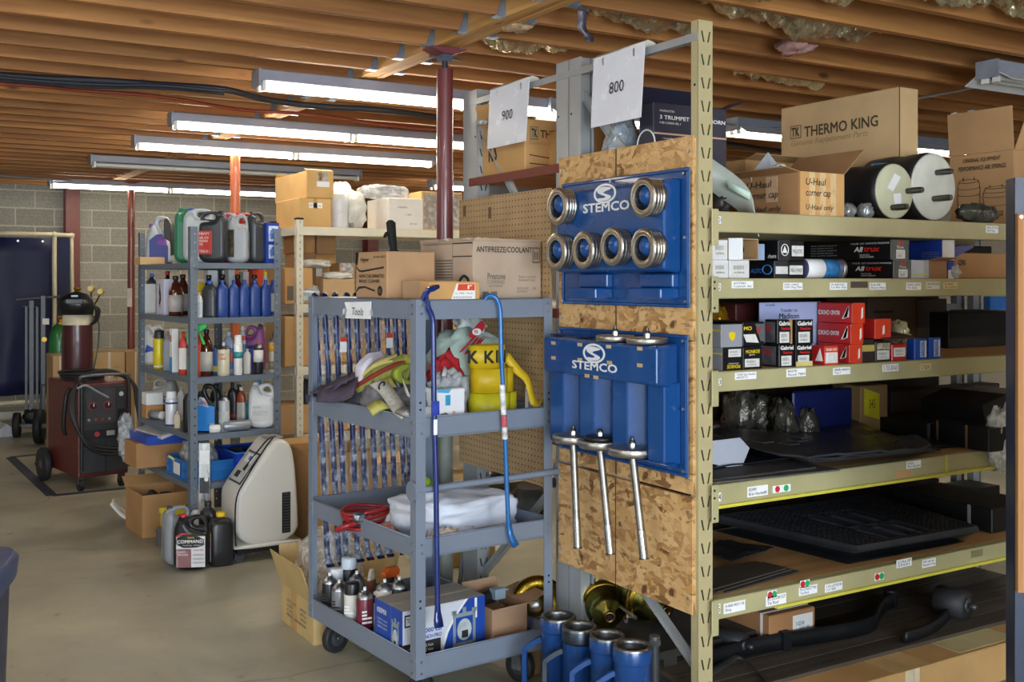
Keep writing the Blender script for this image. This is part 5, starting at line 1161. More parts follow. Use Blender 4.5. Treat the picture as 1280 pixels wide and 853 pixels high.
# top tier
p,w,h=hp(183.5,216,270.5,0,x=.13);jug(H,p,w,h,'silver and black oil jug with violet label at the left end of the top tier',SIL,'oil',-1,None,'#7d4aa8',None,[([(-.42,.04),(.3,.04),(.3,.5),(.02,.62),(-.2,.62),(-.42,.36)],'#2a3a86'),([(-.36,.40),(.02,.42),(-.08,.60),(-.36,.5)],'#a65cc4'),(R_(-.3,.12,.2,.16),'#c9cfe6')],'oil_jug','jug',None,None,'#1f2124')
p,w,h=hp(216,252,264,0,x=.12);p.y=.20;jug(H,p,w,h,'silver jug with a blue cap behind the front post of the top tier','#b9bfc3','can',1,None,'#2760c4',None,[(R_(.14,.1,.48,.72),'#2d5fb4'),(R_(.14,.62,.48,.72),'#2f7fd0'),(R_(.16,.34,.48,.44),'#e6e9ee'),(R_(.16,.46,.48,.56),'#20242c')])
p,w,h=hp(250,284.5,264.5,0,y=.13);jug(H,p,w,h,'charcoal jug with a red label, third on the top tier',BLJ,'can',-1,None,'#1a1a1c',None,[(R_(-.02,.17,.46,.62),'#c0392e')],words=[('HEAVY',-.43,.54,.05,.36,'#f0d9d0','l'),('SAE 15W\nENGINE\nOIL',-.43,.34,.17,.34,'#f0d9d0','l'),('TWELVE 1',-.43,.2,.05,.36,'#f0d9d0','l')])
p,w,h=hp(284,311,266,0,y=.13);jug(H,p,w,h,'silver jug with yellow and black label, its handle to the right','#9fa4a9','gal',1,None,'#a9adb2',None,[(R_(-.5,.12,-.1,.66),'#26221a'),(R_(-.48,.54,-.12,.64),'#d6a61f'),(R_(-.46,.38,-.14,.5),'#c9a32a'),(R_(-.46,.2,-.14,.32),'#d8b43c')])
p,w,h=hp(309,330,266,0,y=.15);jug(H,p,w,h,'charcoal jug with top handle beside the blue printed box','#383b40','can',1,CAMRZ-H.a+.6,'#1a1a1c',.13)
for pl,pr,pt,y,c,cp,lb in((220,250,261.5,.42,'#2a7d5a','#1f8a5a','green jug behind the silver one with the blue cap'),(247,258,264,.40,'#6a7077','#5a5f66','grey jug behind the charcoal jug with the red label'),(279,290,267,.38,'#c94a96','#d85aa6','pink jug between the charcoal and yellow labelled jugs'),(301,311,267,.40,'#b5342c','#c9403a','red jug behind the handle of the yellow labelled jug')):
 p,w,h=hp(pl,pr,pt,0,y=y);jug(H,p,max(w,.15),h,lb,c,'can',1,None,cp,.12)
p,w,h=hp(329,345.5,279,0,y=.10)
r,d=carton(H,'printed_box','bright blue box with two white pictures at the right end of the top tier',p.x-w/2,p.x+w/2,p.y-.05,p.y+.05,HZ[0],HZ[0]+h,M('#1f3fa6',.4,0,.05))
for v0,v1 in((.12,.46),(.54,.92)):plate(r,d,'F',.16,v0,.92,v1,M('#c9d3ea',.4,0,.3,60),'printed_picture');shape_on(r,d,'F',[(.3,v0+.05),(.7,v0+.08),(.8,v1-.12),(.5,v1-.04),(.25,v1-.14)],M('#5d7fc0',.4,0,.4,60),'picture_detail',.0011)
r,d=carton(H,'carton','small tan carton hanging over the left end of the top tier',-.02,.14,.96,1.10,HZ[0],HZ[0]+.05,K3)
# second tier
p,w,h=hp(176,186,355,1,x=.07);r,d=carton(H,'printed_box','white and blue slim box at the left end of the second tier',p.x-.03,p.x+.06,p.y-.05,p.y+.05,HZ[1],HZ[1]+h,WHITE);plate(r,d,'L',.55,0,1,.78,M('#2f6fc4',.4),'blue_print');plate(r,d,'L',.1,.85,.5,.92,M('#b33b3b',.4),'red_print')
p,w,h=hp(185,195,342,1,x=.12);quart(H,p,max(w,.075),h,'black bottle with blue cap and yellow label on the second tier','#22262e','#2563b8',None,'#1f2f4a',lab2=[(.36,.5,'#d9c02a')])
p,w,h=hp(194,218,349,1,x=.075);r,d=carton(H,'printed_box','white box with a black tool picture on the second tier',p.x-.03,p.x+.09,p.y-.085,p.y+.085,HZ[1],HZ[1]+h,M('#cfcfe2',.5,0,.03));shape_on(r,d,'L',[(.34,.3),(.5,.28),(.62,.42),(.6,.6),(.5,.78),(.52,.86),(.44,.88),(.36,.6),(.42,.5)],INK,'printed_tool');plate(r,d,'L',.45,.2,.52,.3,INK,'printed_tool');write(r,d,'L','HX',.12,.82,.06,INK,.16)
for i,(pl,pr,pt,y)in enumerate(((213,226,345,.18),(222,235,343,.30))):
 p,w,h=hp(pl,pr,pt,1,x=.07 if i==0 else .15);lathe_bottle(H,p,max(w,.085),h,('amber bottle with pale label beside the white tool box','taller amber bottle behind the front post on the second tier')[i],AMB,'#141416','#b9b2ac')
p,w,h=hp(245,253,366,1,y=.07);quart(H,p,max(w,.04),h,'narrow white bottle just right of the front post','#e4e2de','#d4d2cc',None,'#c9ccd6')
p,w,h=hp(253,271,351,1,y=.10);quart(H,p,w,h,'dark ribbed quart bottle with a bright blue cap','#33373d','#2b62c9',ribs=True,labc=None)
BQ=M('#21418a',.38,0,.05)
for i,(pl,pr)in enumerate(((271,285),(286,298.5),(299,311.5),(312,325.5),(326,338.5))):
 p,w,h=hp(pl,pr,350,1,y=.09);quart(H,p,w,h,('first','second','middle','fourth','fifth')[i]+' from the left of the plain blue quart bottles',BQ,'#2b50a6',CAMRZ-H.a+.45,None,'quart_bottle','bottle','blue quart bottles on the second tier')
p,w,h=hp(336,347,350,1,y=.17);quart(H,p,max(w,.075),h,'blue quart bottle with grey label tucked behind the right post',BQ,'#2b50a6',CAMRZ-H.a+.9,'#a3a8b0')
for i,(px,pt)in enumerate(((261,344),(278,343),(297,343.5),(318,343.5))):
 p,w,h=hp(px-8,px+8,pt,1,y=.24);lathe_bottle(H,p,w,h,'amber black capped bottle in the row behind, '+('leftmost','second from left','third from left','rightmost')[i],('#2a1a16','#33201a','#5a1f18','#7d4a1c')[i],'#141416','#8d3a2a',group='bottles behind the blue quarts')
p,w,h=hp(244,255,337,1,y=.32);k=root('funnel','yellow plastic funnel behind the narrow white bottle','funnel',p,0,None,H);MB().lathe([(.012,0),(.012,.09),(.06,.2),(.062,.2),(.015,.085),(.015,0)],18).obj('funnel_body',M('#d9bd1f',.4),k);MB().tube(spline([(.06,0,.2),(.075,0,.17),(.06,0,.13)],3),.006,6).obj('handle',M('#d9bd1f',.4),k)
for pl,pr,pt,y,c,lb,c2 in((257,270,338,.42,'#e3e3e0','white card box behind the amber bottles, left one','#c9a93a'),(283,291,337,.42,'#dfdfdc','white card box behind the amber bottles, middle one','#b5b5b5'),(301,311,340,.46,'#e6e2d8','cream bag behind the amber bottles','#d9d2c2'),(312,327,337,.40,'#d2411f','red and white box behind the amber bottles at right','#e9e9e6')):
 p,w,h=hp(pl,pr,pt,1,y=y);r,d=carton(H,'printed_box',lb,p.x-w/2,p.x+w/2,p.y-.04,p.y+.04,HZ[1],HZ[1]+h,M(c,.5));plate(r,d,'F',.2,.2,.8,.5,M(c2,.5),'label')
p,w,h=hp(327,336,340,1,y=.22);lathe_bottle(H,p,max(w,.06),h,'bottle with a yellow cap behind the fifth blue quart','#b9bdc2','#d9c01f','#c9c9c9')
p,w,h=hp(203,216,339,1,x=.16);lathe_bottle(H,p,w,h,'dark bottle with a red cap behind the white tool box','#2a1616','#a3202a')
# third tier
p,w,h=hp(178,208,405,2,x=.12);jug(H,p,w,h,'white gallon jug with blue script at the left end of the third tier','#e3e1dc','gal',1,None,'#c9c7c2',None,[([(-.3,.3),(.0,.34),(.2,.3),(.16,.4),(-.02,.44),(-.2,.5),(-.26,.4)],'#3a55b8'),([(.02,.66),(.2,.7),(.1,.76)],'#c94a3a')])
p,w,h=hp(192,206,413,2,x=.055);can(H,p,w/2,h,'yellow spray can with black cap on the third tier left side','#d9c41f','#26282c',[(.04,.08,'#e9e6d0')])
p,w,h=hp(205,215,417,2,x=.06);quart(H,p,max(w,.06),h,'slab sided grey bottle beside the yellow can','#878d95','#777d85')
p,w,h=hp(212,219,411,2,x=.04);r,d=carton(H,'tube_box','slim white and blue tube box on the third tier left side',p.x-.01,p.x+.03,p.y-.025,p.y+.025,HZ[2],HZ[2]+h,WHITE);plate(r,d,'L',0,0,1,.35,M('#2a8fc4',.4),'blue_print');plate(r,d,'L',.2,.7,.8,.85,M('#d2553a',.4),'red_print')
p,w,h=hp(216,226,418,2,x=.08);lathe_bottle(H,p,max(w,.05),h,'clear brown bottle between the tube box and red bottle','#8a8079','#b9bcc0','#8a6a2f')
p,w,h=hp(224,234,415,2,x=.045);quart(H,p,max(w,.05),h,'red bottle with white label left of the green sprayer','#c92f26','#c92f26',None,'#e9e2de')
p,w,h=hp(236,247,405,2,y=.03);p.y=.05
k=root('spray_bottle','bright green trigger spray bottle at the shelf front corner','spray bottle',p,CAMRZ-H.a,None,H);GR=M('#1fa34a',.4,0,.04)
MB().loft([(0,0,0,.028,.022,3),(0,0,h*.42,.028,.022,3)],18).obj('bottle_green',GR,k);MB().loft([(0,0,h*.42,.028,.022,3),(0,0,h*.55,.024,.02,2.5),(0,0,h*.6,.014,.014,2)],18).obj('bottle_red',M('#c2262a',.4),k)
MB().prism([(-.028,h*.60),(.02,h*.60),(.028,h*.80),(.09,h*.93),(.088,h*.99),(.03,h*.985),(-.018,h*.94),(-.03,h*.8)],-.014,.014).prism([(.034,h*.86),(.05,h*.84),(.078,h*.62),(.064,h*.60),(.05,h*.72)],-.006,.006).obj('trigger_head',GR,k,bevel=.003)
p,w,h=hp(244,252,418,2,y=.14);quart(H,p,.06,h,'orange red bottle directly behind the green sprayer','#d2431f','#d2431f',None,'#cf5a2f')
p,w,h=hp(250,266,412,2,y=.12);lathe_bottle(H,p,w,h,'amber bottle with white label right of the green sprayer','#4a2010','#16161a','#c2bfba')
p,w,h=hp(265,273,432,2,y=.14);quart(H,p,max(w,.05),h,'small blue and yellow bottle right of the amber bottle','#23508f','#2a2a2c',None,'#2a5a9c',lab2=[(.12,.3,'#c9b52a')])
p,w,h=hp(272,287,428,2,y=.055);can(H,p,w/2,h,'cream spray can with red lettering in front of the clear jug','#d6cfb4','#d9d6cc',[(.04,.07,'#b9b29a')],capfull=False,word=('A FIRE\nTURBO','#c0392b',.48,.2))
p,w,h=hp(279,293,415,2,y=.16);quart(H,p,w*1.1,h,'clear bluish jug with a blue label behind the cream can','#8a97ae','#a3afc4',None,'#2d4d94',lab2=[(.3,.5,'#b33a3a')])
p,w,h=hp(292,303,419,2,y=.06);can(H,p,w/2,h,'white spray can with a slanted teal band','#e6e6e4','#ececea',[(.42,.58,'#2f8f9c')])
p,w,h=hp(300,307,408,2,y=.16);quart(H,p,max(w,.045),h,'tall clear bottle with a red collar behind the white can','#a9b2ba','#c9cdd2',None,'#3a7f96',lab2=[(.7,.8,'#c2303a')])
p,w,h=hp(306,332,405,2,y=.17);jug(H,p,w,h,'jug of purple liquid with a blue label on the third tier','#8c4a86','gal',-1,None,'#3f3a44',None,[(R_(-.3,.02,.3,.56),'#3f4aa3'),(R_(-.3,.5,.3,.56),'#5a6ac0'),(R_(-.2,.1,.1,.3),'#7a4a9c')])
p,w,h=hp(306,312,436,2,y=.10);quart(H,p,.045,h,'small white bottle at the foot of the purple jug','#d9d6cc','#c9c6bc')
p,w,h=hp(317,329,426,2,y=.055);can(H,p,w/2,h,'black and white spray can in front of the purple jug','#1f2023','#b9504a',[(.36,.72,'#e6e6e4')],capfull=False)
p,w,h=hp(336,346.5,417,2,y=.06);can(H,p,w/2,h,'pale spray can with orange collar beside the right post','#b5aa98','#5a2a2a',[(.55,.74,'#d9a02a'),(.1,.3,'#8a7d6c')],capfull=False)
k=root('blue_strap','bright blue cord hanging down inside the right post','cord',H.w((HL-.06,.20,HZ[2])),H.a);MB().tube(spline([(0,0,.29),(.015,0,.27),(-.01,0,.2),(.01,0,.1),(0,0,.003)],5),.01,8).obj('cord',M('#1f86c9',.5),k)
k=root('blue_strap','bright blue strap hanging behind the white gallon jug','cord',H.w((HL-.05,.22,HZ[3])),H.a);MB().tube(spline([(0,0,.28),(.01,0,.2),(-.008,0,.1),(0,0,.003)],5),.012,8).obj('cord',M('#1f86c9',.5),k)
# fourth tier
p,w,h=hp(176,191,491,3,x=.04);p.x+=.03;r,d=carton(H,'printed_box','small tan box under the white one, left end of the fourth tier',p.x-.06,p.x+.05,p.y-.10,p.y+.02,HZ[3],HZ[3]+.085,m_card('#b5803f'))
r,d=carton(H,'printed_box','small white box stacked at the left end of the fourth tier',p.x-.06,p.x+.05,p.y-.095,p.y+.015,HZ[3]+.0855,HZ[3]+.165,WHITE)
p,w,h=hp(191,222,471,3,x=.15);jug(H,p,w,h,'clear grey jug with a dark blue label on the fourth tier','#9a9b9a','gal',-1,None,'#8a8c8c',None,[(R_(-.48,.1,.4,.32),'#3a3d44'),(R_(-.48,.36,.4,.52),'#22406f'),(R_(-.48,.33,.4,.36),'#c9ccd2')],words=[('Drying Mud',-.4,.44,.05,.7,'#e6e9ee','l'),('Cleaner',-.4,.38,.04,.4,'#e6e9ee','l')])
p,w,h=hp(207,222,489,3,x=.05);can(H,p,w/2,h,'white spray can with blue bands on the left of the fourth tier','#dfe1e6','#ececec',[(.63,.68,'#2a2f8f'),(.0,.04,'#2a2f8f')])
k=root('bottle_cap_can','white capped can lying at the left end of the fourth tier','can',H.w((.06,.86,HZ[3]+.028)),H.a+.4);MB().lathe([(0,-.06),(.026,-.06),(.027,.04),(0,.04)],16,Matrix.Rotation(math.pi/2,4,'X')).obj('can_body',M('#8a8d92',.4,.2),k);MB().lathe([(0,.041),(.027,.041),(.027,.062),(0,.065)],16,Matrix.Rotation(math.pi/2,4,'X')).obj('cap',WHITE,k)
p,w,h=hp(218,226,514,3,x=.04);quart(H,p,max(w,.04),h,'small cream bottle at the shelf edge left of the front post','#c9b89a','#d9d0bd')
p,w,h=hp(222,231,484,3,x=.16);quart(H,p,max(w,.05),h,'narrow white bottle behind the black slab can','#c9c9c9','#b9b9b9')
p,w,h=hp(225,239,482,3,x=.06);p.y=.16;quart(H,p,.10,h,'black flat bottle directly behind the front post','#17181a','#17181a',CAMRZ-H.a)
p,w,h=hp(246,271,480,3,y=.10);jug(H,p,w*1.05,h,'black jug with a sloping bright blue and white label','#1c1d20','oil',-1,None,'#1c1d20',None,[([(-.46,.04),(.44,.04),(.44,.60),(.26,.74),(-.1,.58),(-.46,.54)],'#1f7fd0'),([(-.2,.52),(.40,.58),(.26,.74),(.02,.72)],'#dfe3ea'),(R_(-.44,.1,-.2,.2),'#e6e9ee')],words=[('JUGS',-.2,.60,.06,.32,'#c23a3a','l')])
p,w,h=hp(273,287,490,3,y=.07);can(H,p,w/2,h,'silver spray can standing right of the blue labelled jug','#a9aeb2','#4a4c50',[(.1,.5,'#b5babd')],capfull=False)
k=root('spray_can','silver spray can lying on its side before the dark bottles','spray can',H.w((.30,.045,HZ[3]+.033)),H.a-.1,None,H if 0 else None);MB().lathe([(0,-.09),(.028,-.09),(.032,-.083),(.032,.06),(.028,.07),(.02,.075),(0,.075)],18,Matrix.Rotation(math.pi/2,4,'Y')).obj('can_body',M('#9aa0a8',.35,.4),k);MB().lathe([(.018,.074),(.0,.082)],14,Matrix.Rotation(math.pi/2,4,'Y')).obj('can_base',BOLT,k)
k=root('bottle_cap_can','small white tub lying on its side before the silver can','tub',H.w((.155,.03,HZ[3]+.025)),H.a+1.2);MB().lathe([(0,-.03),(.025,-.03),(.025,.03),(0,.03)],16,Matrix.Rotation(math.pi/2,4,'X')).obj('tub_body',WHITE,k);MB().lathe([(0.015,-.0305),(.015,-.034),(0,-.034)],16,Matrix.Rotation(-math.pi/2,4,'X')).obj('lid_ring',M('#b9b9b9',.4),k)
for i,(pl,pr,pt,c,cp)in enumerate(((263,277,480,'#1a1a1c','#16161a'),(285,296,479,'#1d1a1c','#111111'),(293,305,481,'#201b1d','#1a1a1a'))):
 p,w,h=hp(pl,pr,pt,3,y=.24);quart(H,p,max(w,.06),h,'black bottle at the back of the fourth tier, '+('left','middle','right')[i],c,cp,labc='#2a1e20',lab2=[(.2,.3,'#8a2226')]if i else None)
p,w,h=hp(296,307,484,3,y=.18);quart(H,p,max(w,.05),h,'bottle with white and rust coloured label behind the lying can','#a3401f','#d9d9d6',None,'#c9c2ba')
p,w,h=hp(306,314,500,3,y=.20);quart(H,p,max(w,.05),h,'small teal bottle left of the white gallon jug','#1f7f86','#1f7f86')
p,w,h=hp(312,344,477,3,y=.10);jug(H,p,w,h,'plain white gallon jug at the right end of the fourth tier','#e2e3e4','gal',1,None,'#e6e6e6',None,[(R_(-.36,.16,.36,.5),'#d4d6d6')],words=[('CAUTION',-.3,.44,.03,.3,'#8a8c90','l'),('keep out of reach\nof children ___ 8',-.3,.28,.10,.6,'#a9abb0','l')])
# bottom tier
k=root('parts_crate','bright blue plastic crate on the bottom tier left of the post','crate',H.w((.165,.30,HZ[4])),H.a);BC=M('#1f6fb8',.4,0,.05)
w,d_,h=.29,.42,.115
bb=MB();bb.box(-w/2,w/2,-d_/2,-d_/2+.006,0,h).box(-w/2,w/2,d_/2-.006,d_/2,0,h).box(-w/2,-w/2+.006,-d_/2+.006,d_/2-.006,0,h).box(w/2-.006,w/2,-d_/2+.006,d_/2-.006,0,h).box(-w/2,w/2,-d_/2,d_/2,0,.004);bb.obj('crate_body',BC,k)
rb=MB()
for z in(.0,.05,h-.012):rb.box(-w/2-.006,w/2+.006,-d_/2-.006,-d_/2,z,z+.012).box(-w/2-.006,-w/2,-d_/2,d_/2,z,z+.012)
for y in(-.2,-.1,0,.1,.2):rb.box(-w/2-.005,-w/2,y-.004,y+.004,0,h)
tag(rb.obj('crate_ribs',BC,k),kind='stuff');MB().box(-w/2-.008,-w/2-.006,-.06,.06,.02,.09).obj('card_label',WHITE,k);MB().tube(spline([(-w/2-.008,.05,.1),(-w/2-.02,.10,.115),(-w/2-.008,.16,.1)],4),.008,6).obj('rope_handle',M('#d9cf8a',.6),k)
k=root('clear_bag','clear plastic bag lying in the blue crate','bag',H.w((.15,.30,HZ[4]+.005)),H.a);MB().blob(.2,.28,.20,81,.35,3,24).obj('bag_film',film('bag_film','#dfe3e6',.45,.15),k)
k=root('parts_tray','royal blue plastic tray on the bottom tier right of the post','crate',H.w((.415,.22,HZ[4])),H.a);RBL=M('#1c3fc0',.35,0,.04)
w,d_,h=.25,.36,.15
MB().box(-w/2,w/2,-d_/2,-d_/2+.006,0,h).box(-w/2,w/2,d_/2-.006,d_/2,0,h).box(-w/2,-w/2+.006,-d_/2+.006,d_/2-.006,0,h).box(w/2-.006,w/2,-d_/2+.006,d_/2-.006,0,h).box(-w/2,w/2,-d_/2,d_/2,0,.004).obj('tray_body',RBL,k)
MB().tube([(-w/2,-d_/2,h),(w/2,-d_/2,h),(w/2,d_/2,h),(-w/2,d_/2,h)],.006,6,True).obj('tray_rim',M('#2a7fc4',.4),k)
k=root('hose_coil','dark coiled hose lying in the royal blue tray','hose',H.w((.415,.22,HZ[4]+.006)),H.a);MB().tube([(.08*math.cos(t*.5),.1*math.sin(t*.5),.02+.004*t)for t in range(34)],.012,7).obj('hose',M('#2a2a2e',.5),k)
r,d=carton(H,'carton','tan carton sticking out of the bottom tier at its left end',-.11,.20,.72,1.0,HZ[4],HZ[4]+.16,m_card('#b07d45'))
r,d=carton(H,'parts_box','flat blue box lying on the tan carton at the bottom tier',-.08,.22,.60,1.0,HZ[4]+.1605,HZ[4]+.215,M('#1f48ae',.4))
k=root('keyboard','pale computer keyboard lying tilted on the flat blue box','keyboard',H.w((.06,.78,HZ[4]+.222)),H.a+.1);k.rotation_euler=(0.0,-.28,H.a+.1)
MB().box(-.09,.11,-.23,.20,0,.022).obj('keyboard_base',M('#c3c6c8',.5),k,bevel=.004)
kk_=MB()
for i in range(5):
 for j in range(14):kk_.box(-.078+i*.032,-.052+i*.032,-.215+j*.029,-.192+j*.029,.022,.029)
tag(kk_.obj('keys',M('#9a9da0',.5),k),kind='stuff')
k=root('clear_bag','clear bag hanging off the tan carton at the shelf left end','bag',H.w((-.09,1.03,HZ[4]+.0)),H.a);MB().blob(.1,.1,.3,83,.4,3,20).obj('bag_film',film('bag_film2','#c9cfd2',.35,.15),k)
k=root('metal_bar','silver drilled metal bar with labels standing before the shelf','metal bar',H.w((.075,-.03,0)),CAMRZ,None);sil=m_steel('bright_bar','#d2d4d6',.25,(8,8,1))
me=curve2d([[(-.032,0),(.032,0),(.032,.62),(-.032,.62)]]+[ell(0,z,.009,.009,10)for z in(.20,.245,.29)],.02);link('bar',me,sil,k)
MB().box(-.03,.03,-.013,-.0112,.08,.13).obj('black_label',INK,k);MB().box(-.028,.028,-.013,-.0112,.33,.42).obj('dark_print',M('#3a3d42',.5,0,.3,50),k);MB().box(-.028,.028,-.013,-.0112,.50,.58).obj('white_label',PAPER,k);MB().cyl((.012,-.0135,.41),(.012,-.0115,.41),.012,n=14).obj('round_mark',WHITE,k)
# --- on the floor before the shelf
fl=lambda px,py:W.pix(px,py,z=0)
p=fl(240,711);Y=W.dep(p)
jug(W,p,42*Y/FPX,69.5*Y/FPX,'black antifreeze jug with red cap and red and white label on the floor','#1a1a1d','gal',1,CAMRZ+.12,'#c9202a',.11,
[(R_(-.40,.07,.43,.62),'#d7d5d6'),(R_(-.40,.07,.03,.40),'#b5303c'),([(-.40,.55),(-.38,.60),(-.1,.66),(.1,.66),(.40,.56),(.40,.46),(.2,.42),(-.2,.42),(-.40,.48)],'#26262a'),([(-.40,.60),(-.2,.655),(.05,.66),(.0,.68),(-.25,.68),(-.42,.63)],'#c23a42')],
'antifreeze_jug','jug',[('Prestone',-.08,.585,.035,.2,'#e6d23a','l'),('COMMAND',-.37,.50,.06,.74,'#f2f2f2','l'),('heavy duty',-.2,.445,.03,.5,'#d0d0d0','l'),('NITRITE\nFREE 50/50',-.36,.28,.08,.30,'#f0e0e0','l'),('FOR USE',.1,.36,.025,.28,'#a33a3a','l'),('================\n================\n================',.08,.14,.16,.32,'#77777c','l')])
p=fl(221,705);Y=W.dep(p);jug(W,p,.15,72*Y/FPX,'grey jug standing half behind the antifreeze jug','#8e9297','can',1,CAMRZ+.7,'#3a3a3d',.11)
p=fl(247,700);p=p+Vector((.06,.12,0));Y=W.dep(p);jug(W,p,.17,(W.py(p)-637)*Y/FPX,'pale grey jug behind the handle of the antifreeze jug','#c9ccd0','gal',1,CAMRZ,'#c9ccd0',.10)
p=fl(276,706);Y=W.dep(p);quart(W,p,28*Y/FPX,66*Y/FPX,'black oil bottle with yellow cap and side label on the floor','#222225','#e0be1f',CAMRZ+.5,None,'oil_bottle','bottle',None,.17,False,.76,None,5,.8)
o=[x for x in COL.objects if x.name.startswith('oil_bottle')][-1];w=28*Y/FPX;h=66*Y/FPX
MB().box(-w/2-.0015,-w/2-.0005,-w*.28,w*.28,h*.1,h*.62).obj('label',M('#d4d2d0',.4),o);MB().box(-w/2-.0025,-w/2-.0015,-w*.28,w*.28,h*.5,h*.66).obj('label_band',M('#d9b01f',.4),o);MB().box(-w/2-.0025,-w/2-.0015,-w*.28,w*.28,h*.36,h*.48).obj('label_band',M('#b3402a',.4),o)
p=fl(266,700)+Vector((.0,.10,0));Y=W.dep(p);quart(W,p,.10,.31,'plain black bottle behind the yellow capped one','#1d1d20','#1a1a1c',CAMRZ)
p=fl(218,668);Y=W.dep(p);r=root('yellow_crate','yellow plastic bin with bottles beneath the shelf corner','crate',p+Vector((0,.02,0)),CAMRZ+.3);YC=M('#e3d01f',.45,0,.05)
MB().box(-.075,.075,-.08,-.075,.0,.18).box(-.075,.075,.075,.08,0,.18).box(-.075,-.07,-.075,.075,0,.18).box(.07,.075,-.075,.075,0,.18).box(-.075,.075,-.08,.08,0,.004).box(-.082,.082,-.088,-.08,.15,.18).obj('crate_body',YC,r);MB().box(-.05,.03,-.0815,-.08,.03,.12).obj('black_print',INK,r)
p0,p1,p2=fl(205,668),fl(176,655),None
r,d=carton(H,'carton','open tan carton on the floor under the shelf left end',-.15,.16,.44,.82,0,.26,m_card('#ad8048'),open_top=True,flaps={'B':(.5,.10)})
k=root('packing','dark parts with a green tag in the open carton under the shelf','parts',H.w((.005,.63,.006)),H.a);MB().blob(.26,.34,.22,84,.3,4,24).obj('parts_heap',M('#3a3a38',.6,0,.5,30),k);MB().box(.02,.09,-.10,-.06,.19,.215).obj('green_tag',GR,k)
p=fl(168,652);k=root('white_dish','white bowed plastic sheet lying at the foot of the shelf carton','plastic sheet',p,.5)
MB().ribbon(spline([(-.08,.12,.13),(-.05,.06,.06),(-.01,.0,.02),(.06,-.06,.004),(.12,-.12,.012)],5),(.13,.13,.0),.0015).obj('sheet',WHITE,k)
k=root('grey_block','small dark grey block on the floor beside the grey jug','block',fl(203,681),CAMRZ);MB().loft([(0,0,0,.035,.035,3),(0,0,.09,.035,.035,3)],16).obj('block_body',M('#5c5a5a',.6),k);MB().loft([(0,0,.0905,.030,.03,3),(0,0,.10,.028,.028,3)],16).obj('block_top',M('#6a6868',.6),k)
# --- white oxygen concentrator
p=fl(318,700);Y=W.dep(p)
k=root('concentrator','off white wheeled medical concentrator with sloping control panel','machine',p+Vector((.058,.105,0)),CAMRZ+.55);WM=M('#d4d2cb',.35,0,.03,3);w=.37
prof=[(-.175,.085),(-.18,.35),(-.165,.40),(.01,.63),(.05,.665),(.11,.665),(.15,.62),(.17,.5),(.185,.3),(.19,.085)]
me=curve2d([smooth_poly(prof,2)],.30,.03,3);link('shell',me,WM,k)
bse=[(-.185,.075),(.2,.075),(.2,.098),(-.185,.098)];me=curve2d([smooth_poly(bse,1)],.31,.01,2);link('base_skirt',me,WM,k);MB().box(-.165,.18,-.14,.14,.05,.08).obj('base_frame',DARK,k)
MB().box(.085,.135,-.1525,-.149,.14,.37).obj('air_grille',DARK,k,bevel=.002)
sl=MB()
for i in range(14):sl.box(.09,.13,-.154,-.1525,.148+i*.016,.156+i*.016)
tag(sl.obj('grille_slats',M('#3a3a3c',.5),k),kind='stuff')
n_=Vector((-.23,0,.175)).normalized();t_=Vector((.175,0,.23)).normalized();c_=Vector((-.084,0,.508))+n_*.0
pl=lambda a0,a1,y0,y1,th,off=0:MB().add([c_+t_*a+Vector((0,y,0))+n_*(off+q)for q in(0,th)for a,y in((a0,y0),(a1,y0),(a1,y1),(a0,y1))],[(3,2,1,0),(4,5,6,7),(0,1,5,4),(1,2,6,5),(2,3,7,6),(3,0,4,7)])
pl(-.10,.10,-.11,.09,.006,-.002).obj('control_panel',M('#26282b',.4),k);pl(-.09,.09,-.10,.08,.002,.004).obj('panel_face',M('#b9bcbd',.4,0,.05),k);pl(.03,.08,-.07,.05,.001,.0062).obj('panel_label',WHITE,k);pl(-.02,.02,-.06,-.03,.001,.0062).obj('black_switch',INK,k);pl(.045,.07,-.04,.0,.0016,.0066).obj('blue_mark',M('#3a78c0',.5),k);pl(-.07,-.03,-.02,.04,.003,.0062).obj('flow_knob',INK,k)
MB().tube(spline([(.05,-.10,.675),(-.01,-.13,.62),(-.115,-.155,.48),(-.176,-.158,.37),(-.184,-.155,.2),(-.178,-.15,.10)],6),.004,6).obj('power_cord',DARK,k)
MB().tube(spline([(.08,-.05,.675),(.03,-.06,.66),(-.06,-.05,.555),(-.10,-.03,.50)],6),.004,6).obj('tubing',DARK,k);me=curve2d([smooth_poly([(.03,.645),(.12,.645),(.13,.66),(.03,.66)],1)],.12,.004);link('handle_recess',me,M('#8a8884',.5),k,loc=(0,0,.0125))
for x,y in((-.15,-.11),(.14,-.11),(-.15,.11),(.14,.11)):
 c2=MB().cyl((x,y-.014,.028),(x,y+.014,.028),.028,n=18).obj('caster',M('#3a3c42',.5),k);MB().box(x-.012,x+.012,y-.018,y+.018,.04,.056).obj('caster_fork',DARK,c2)
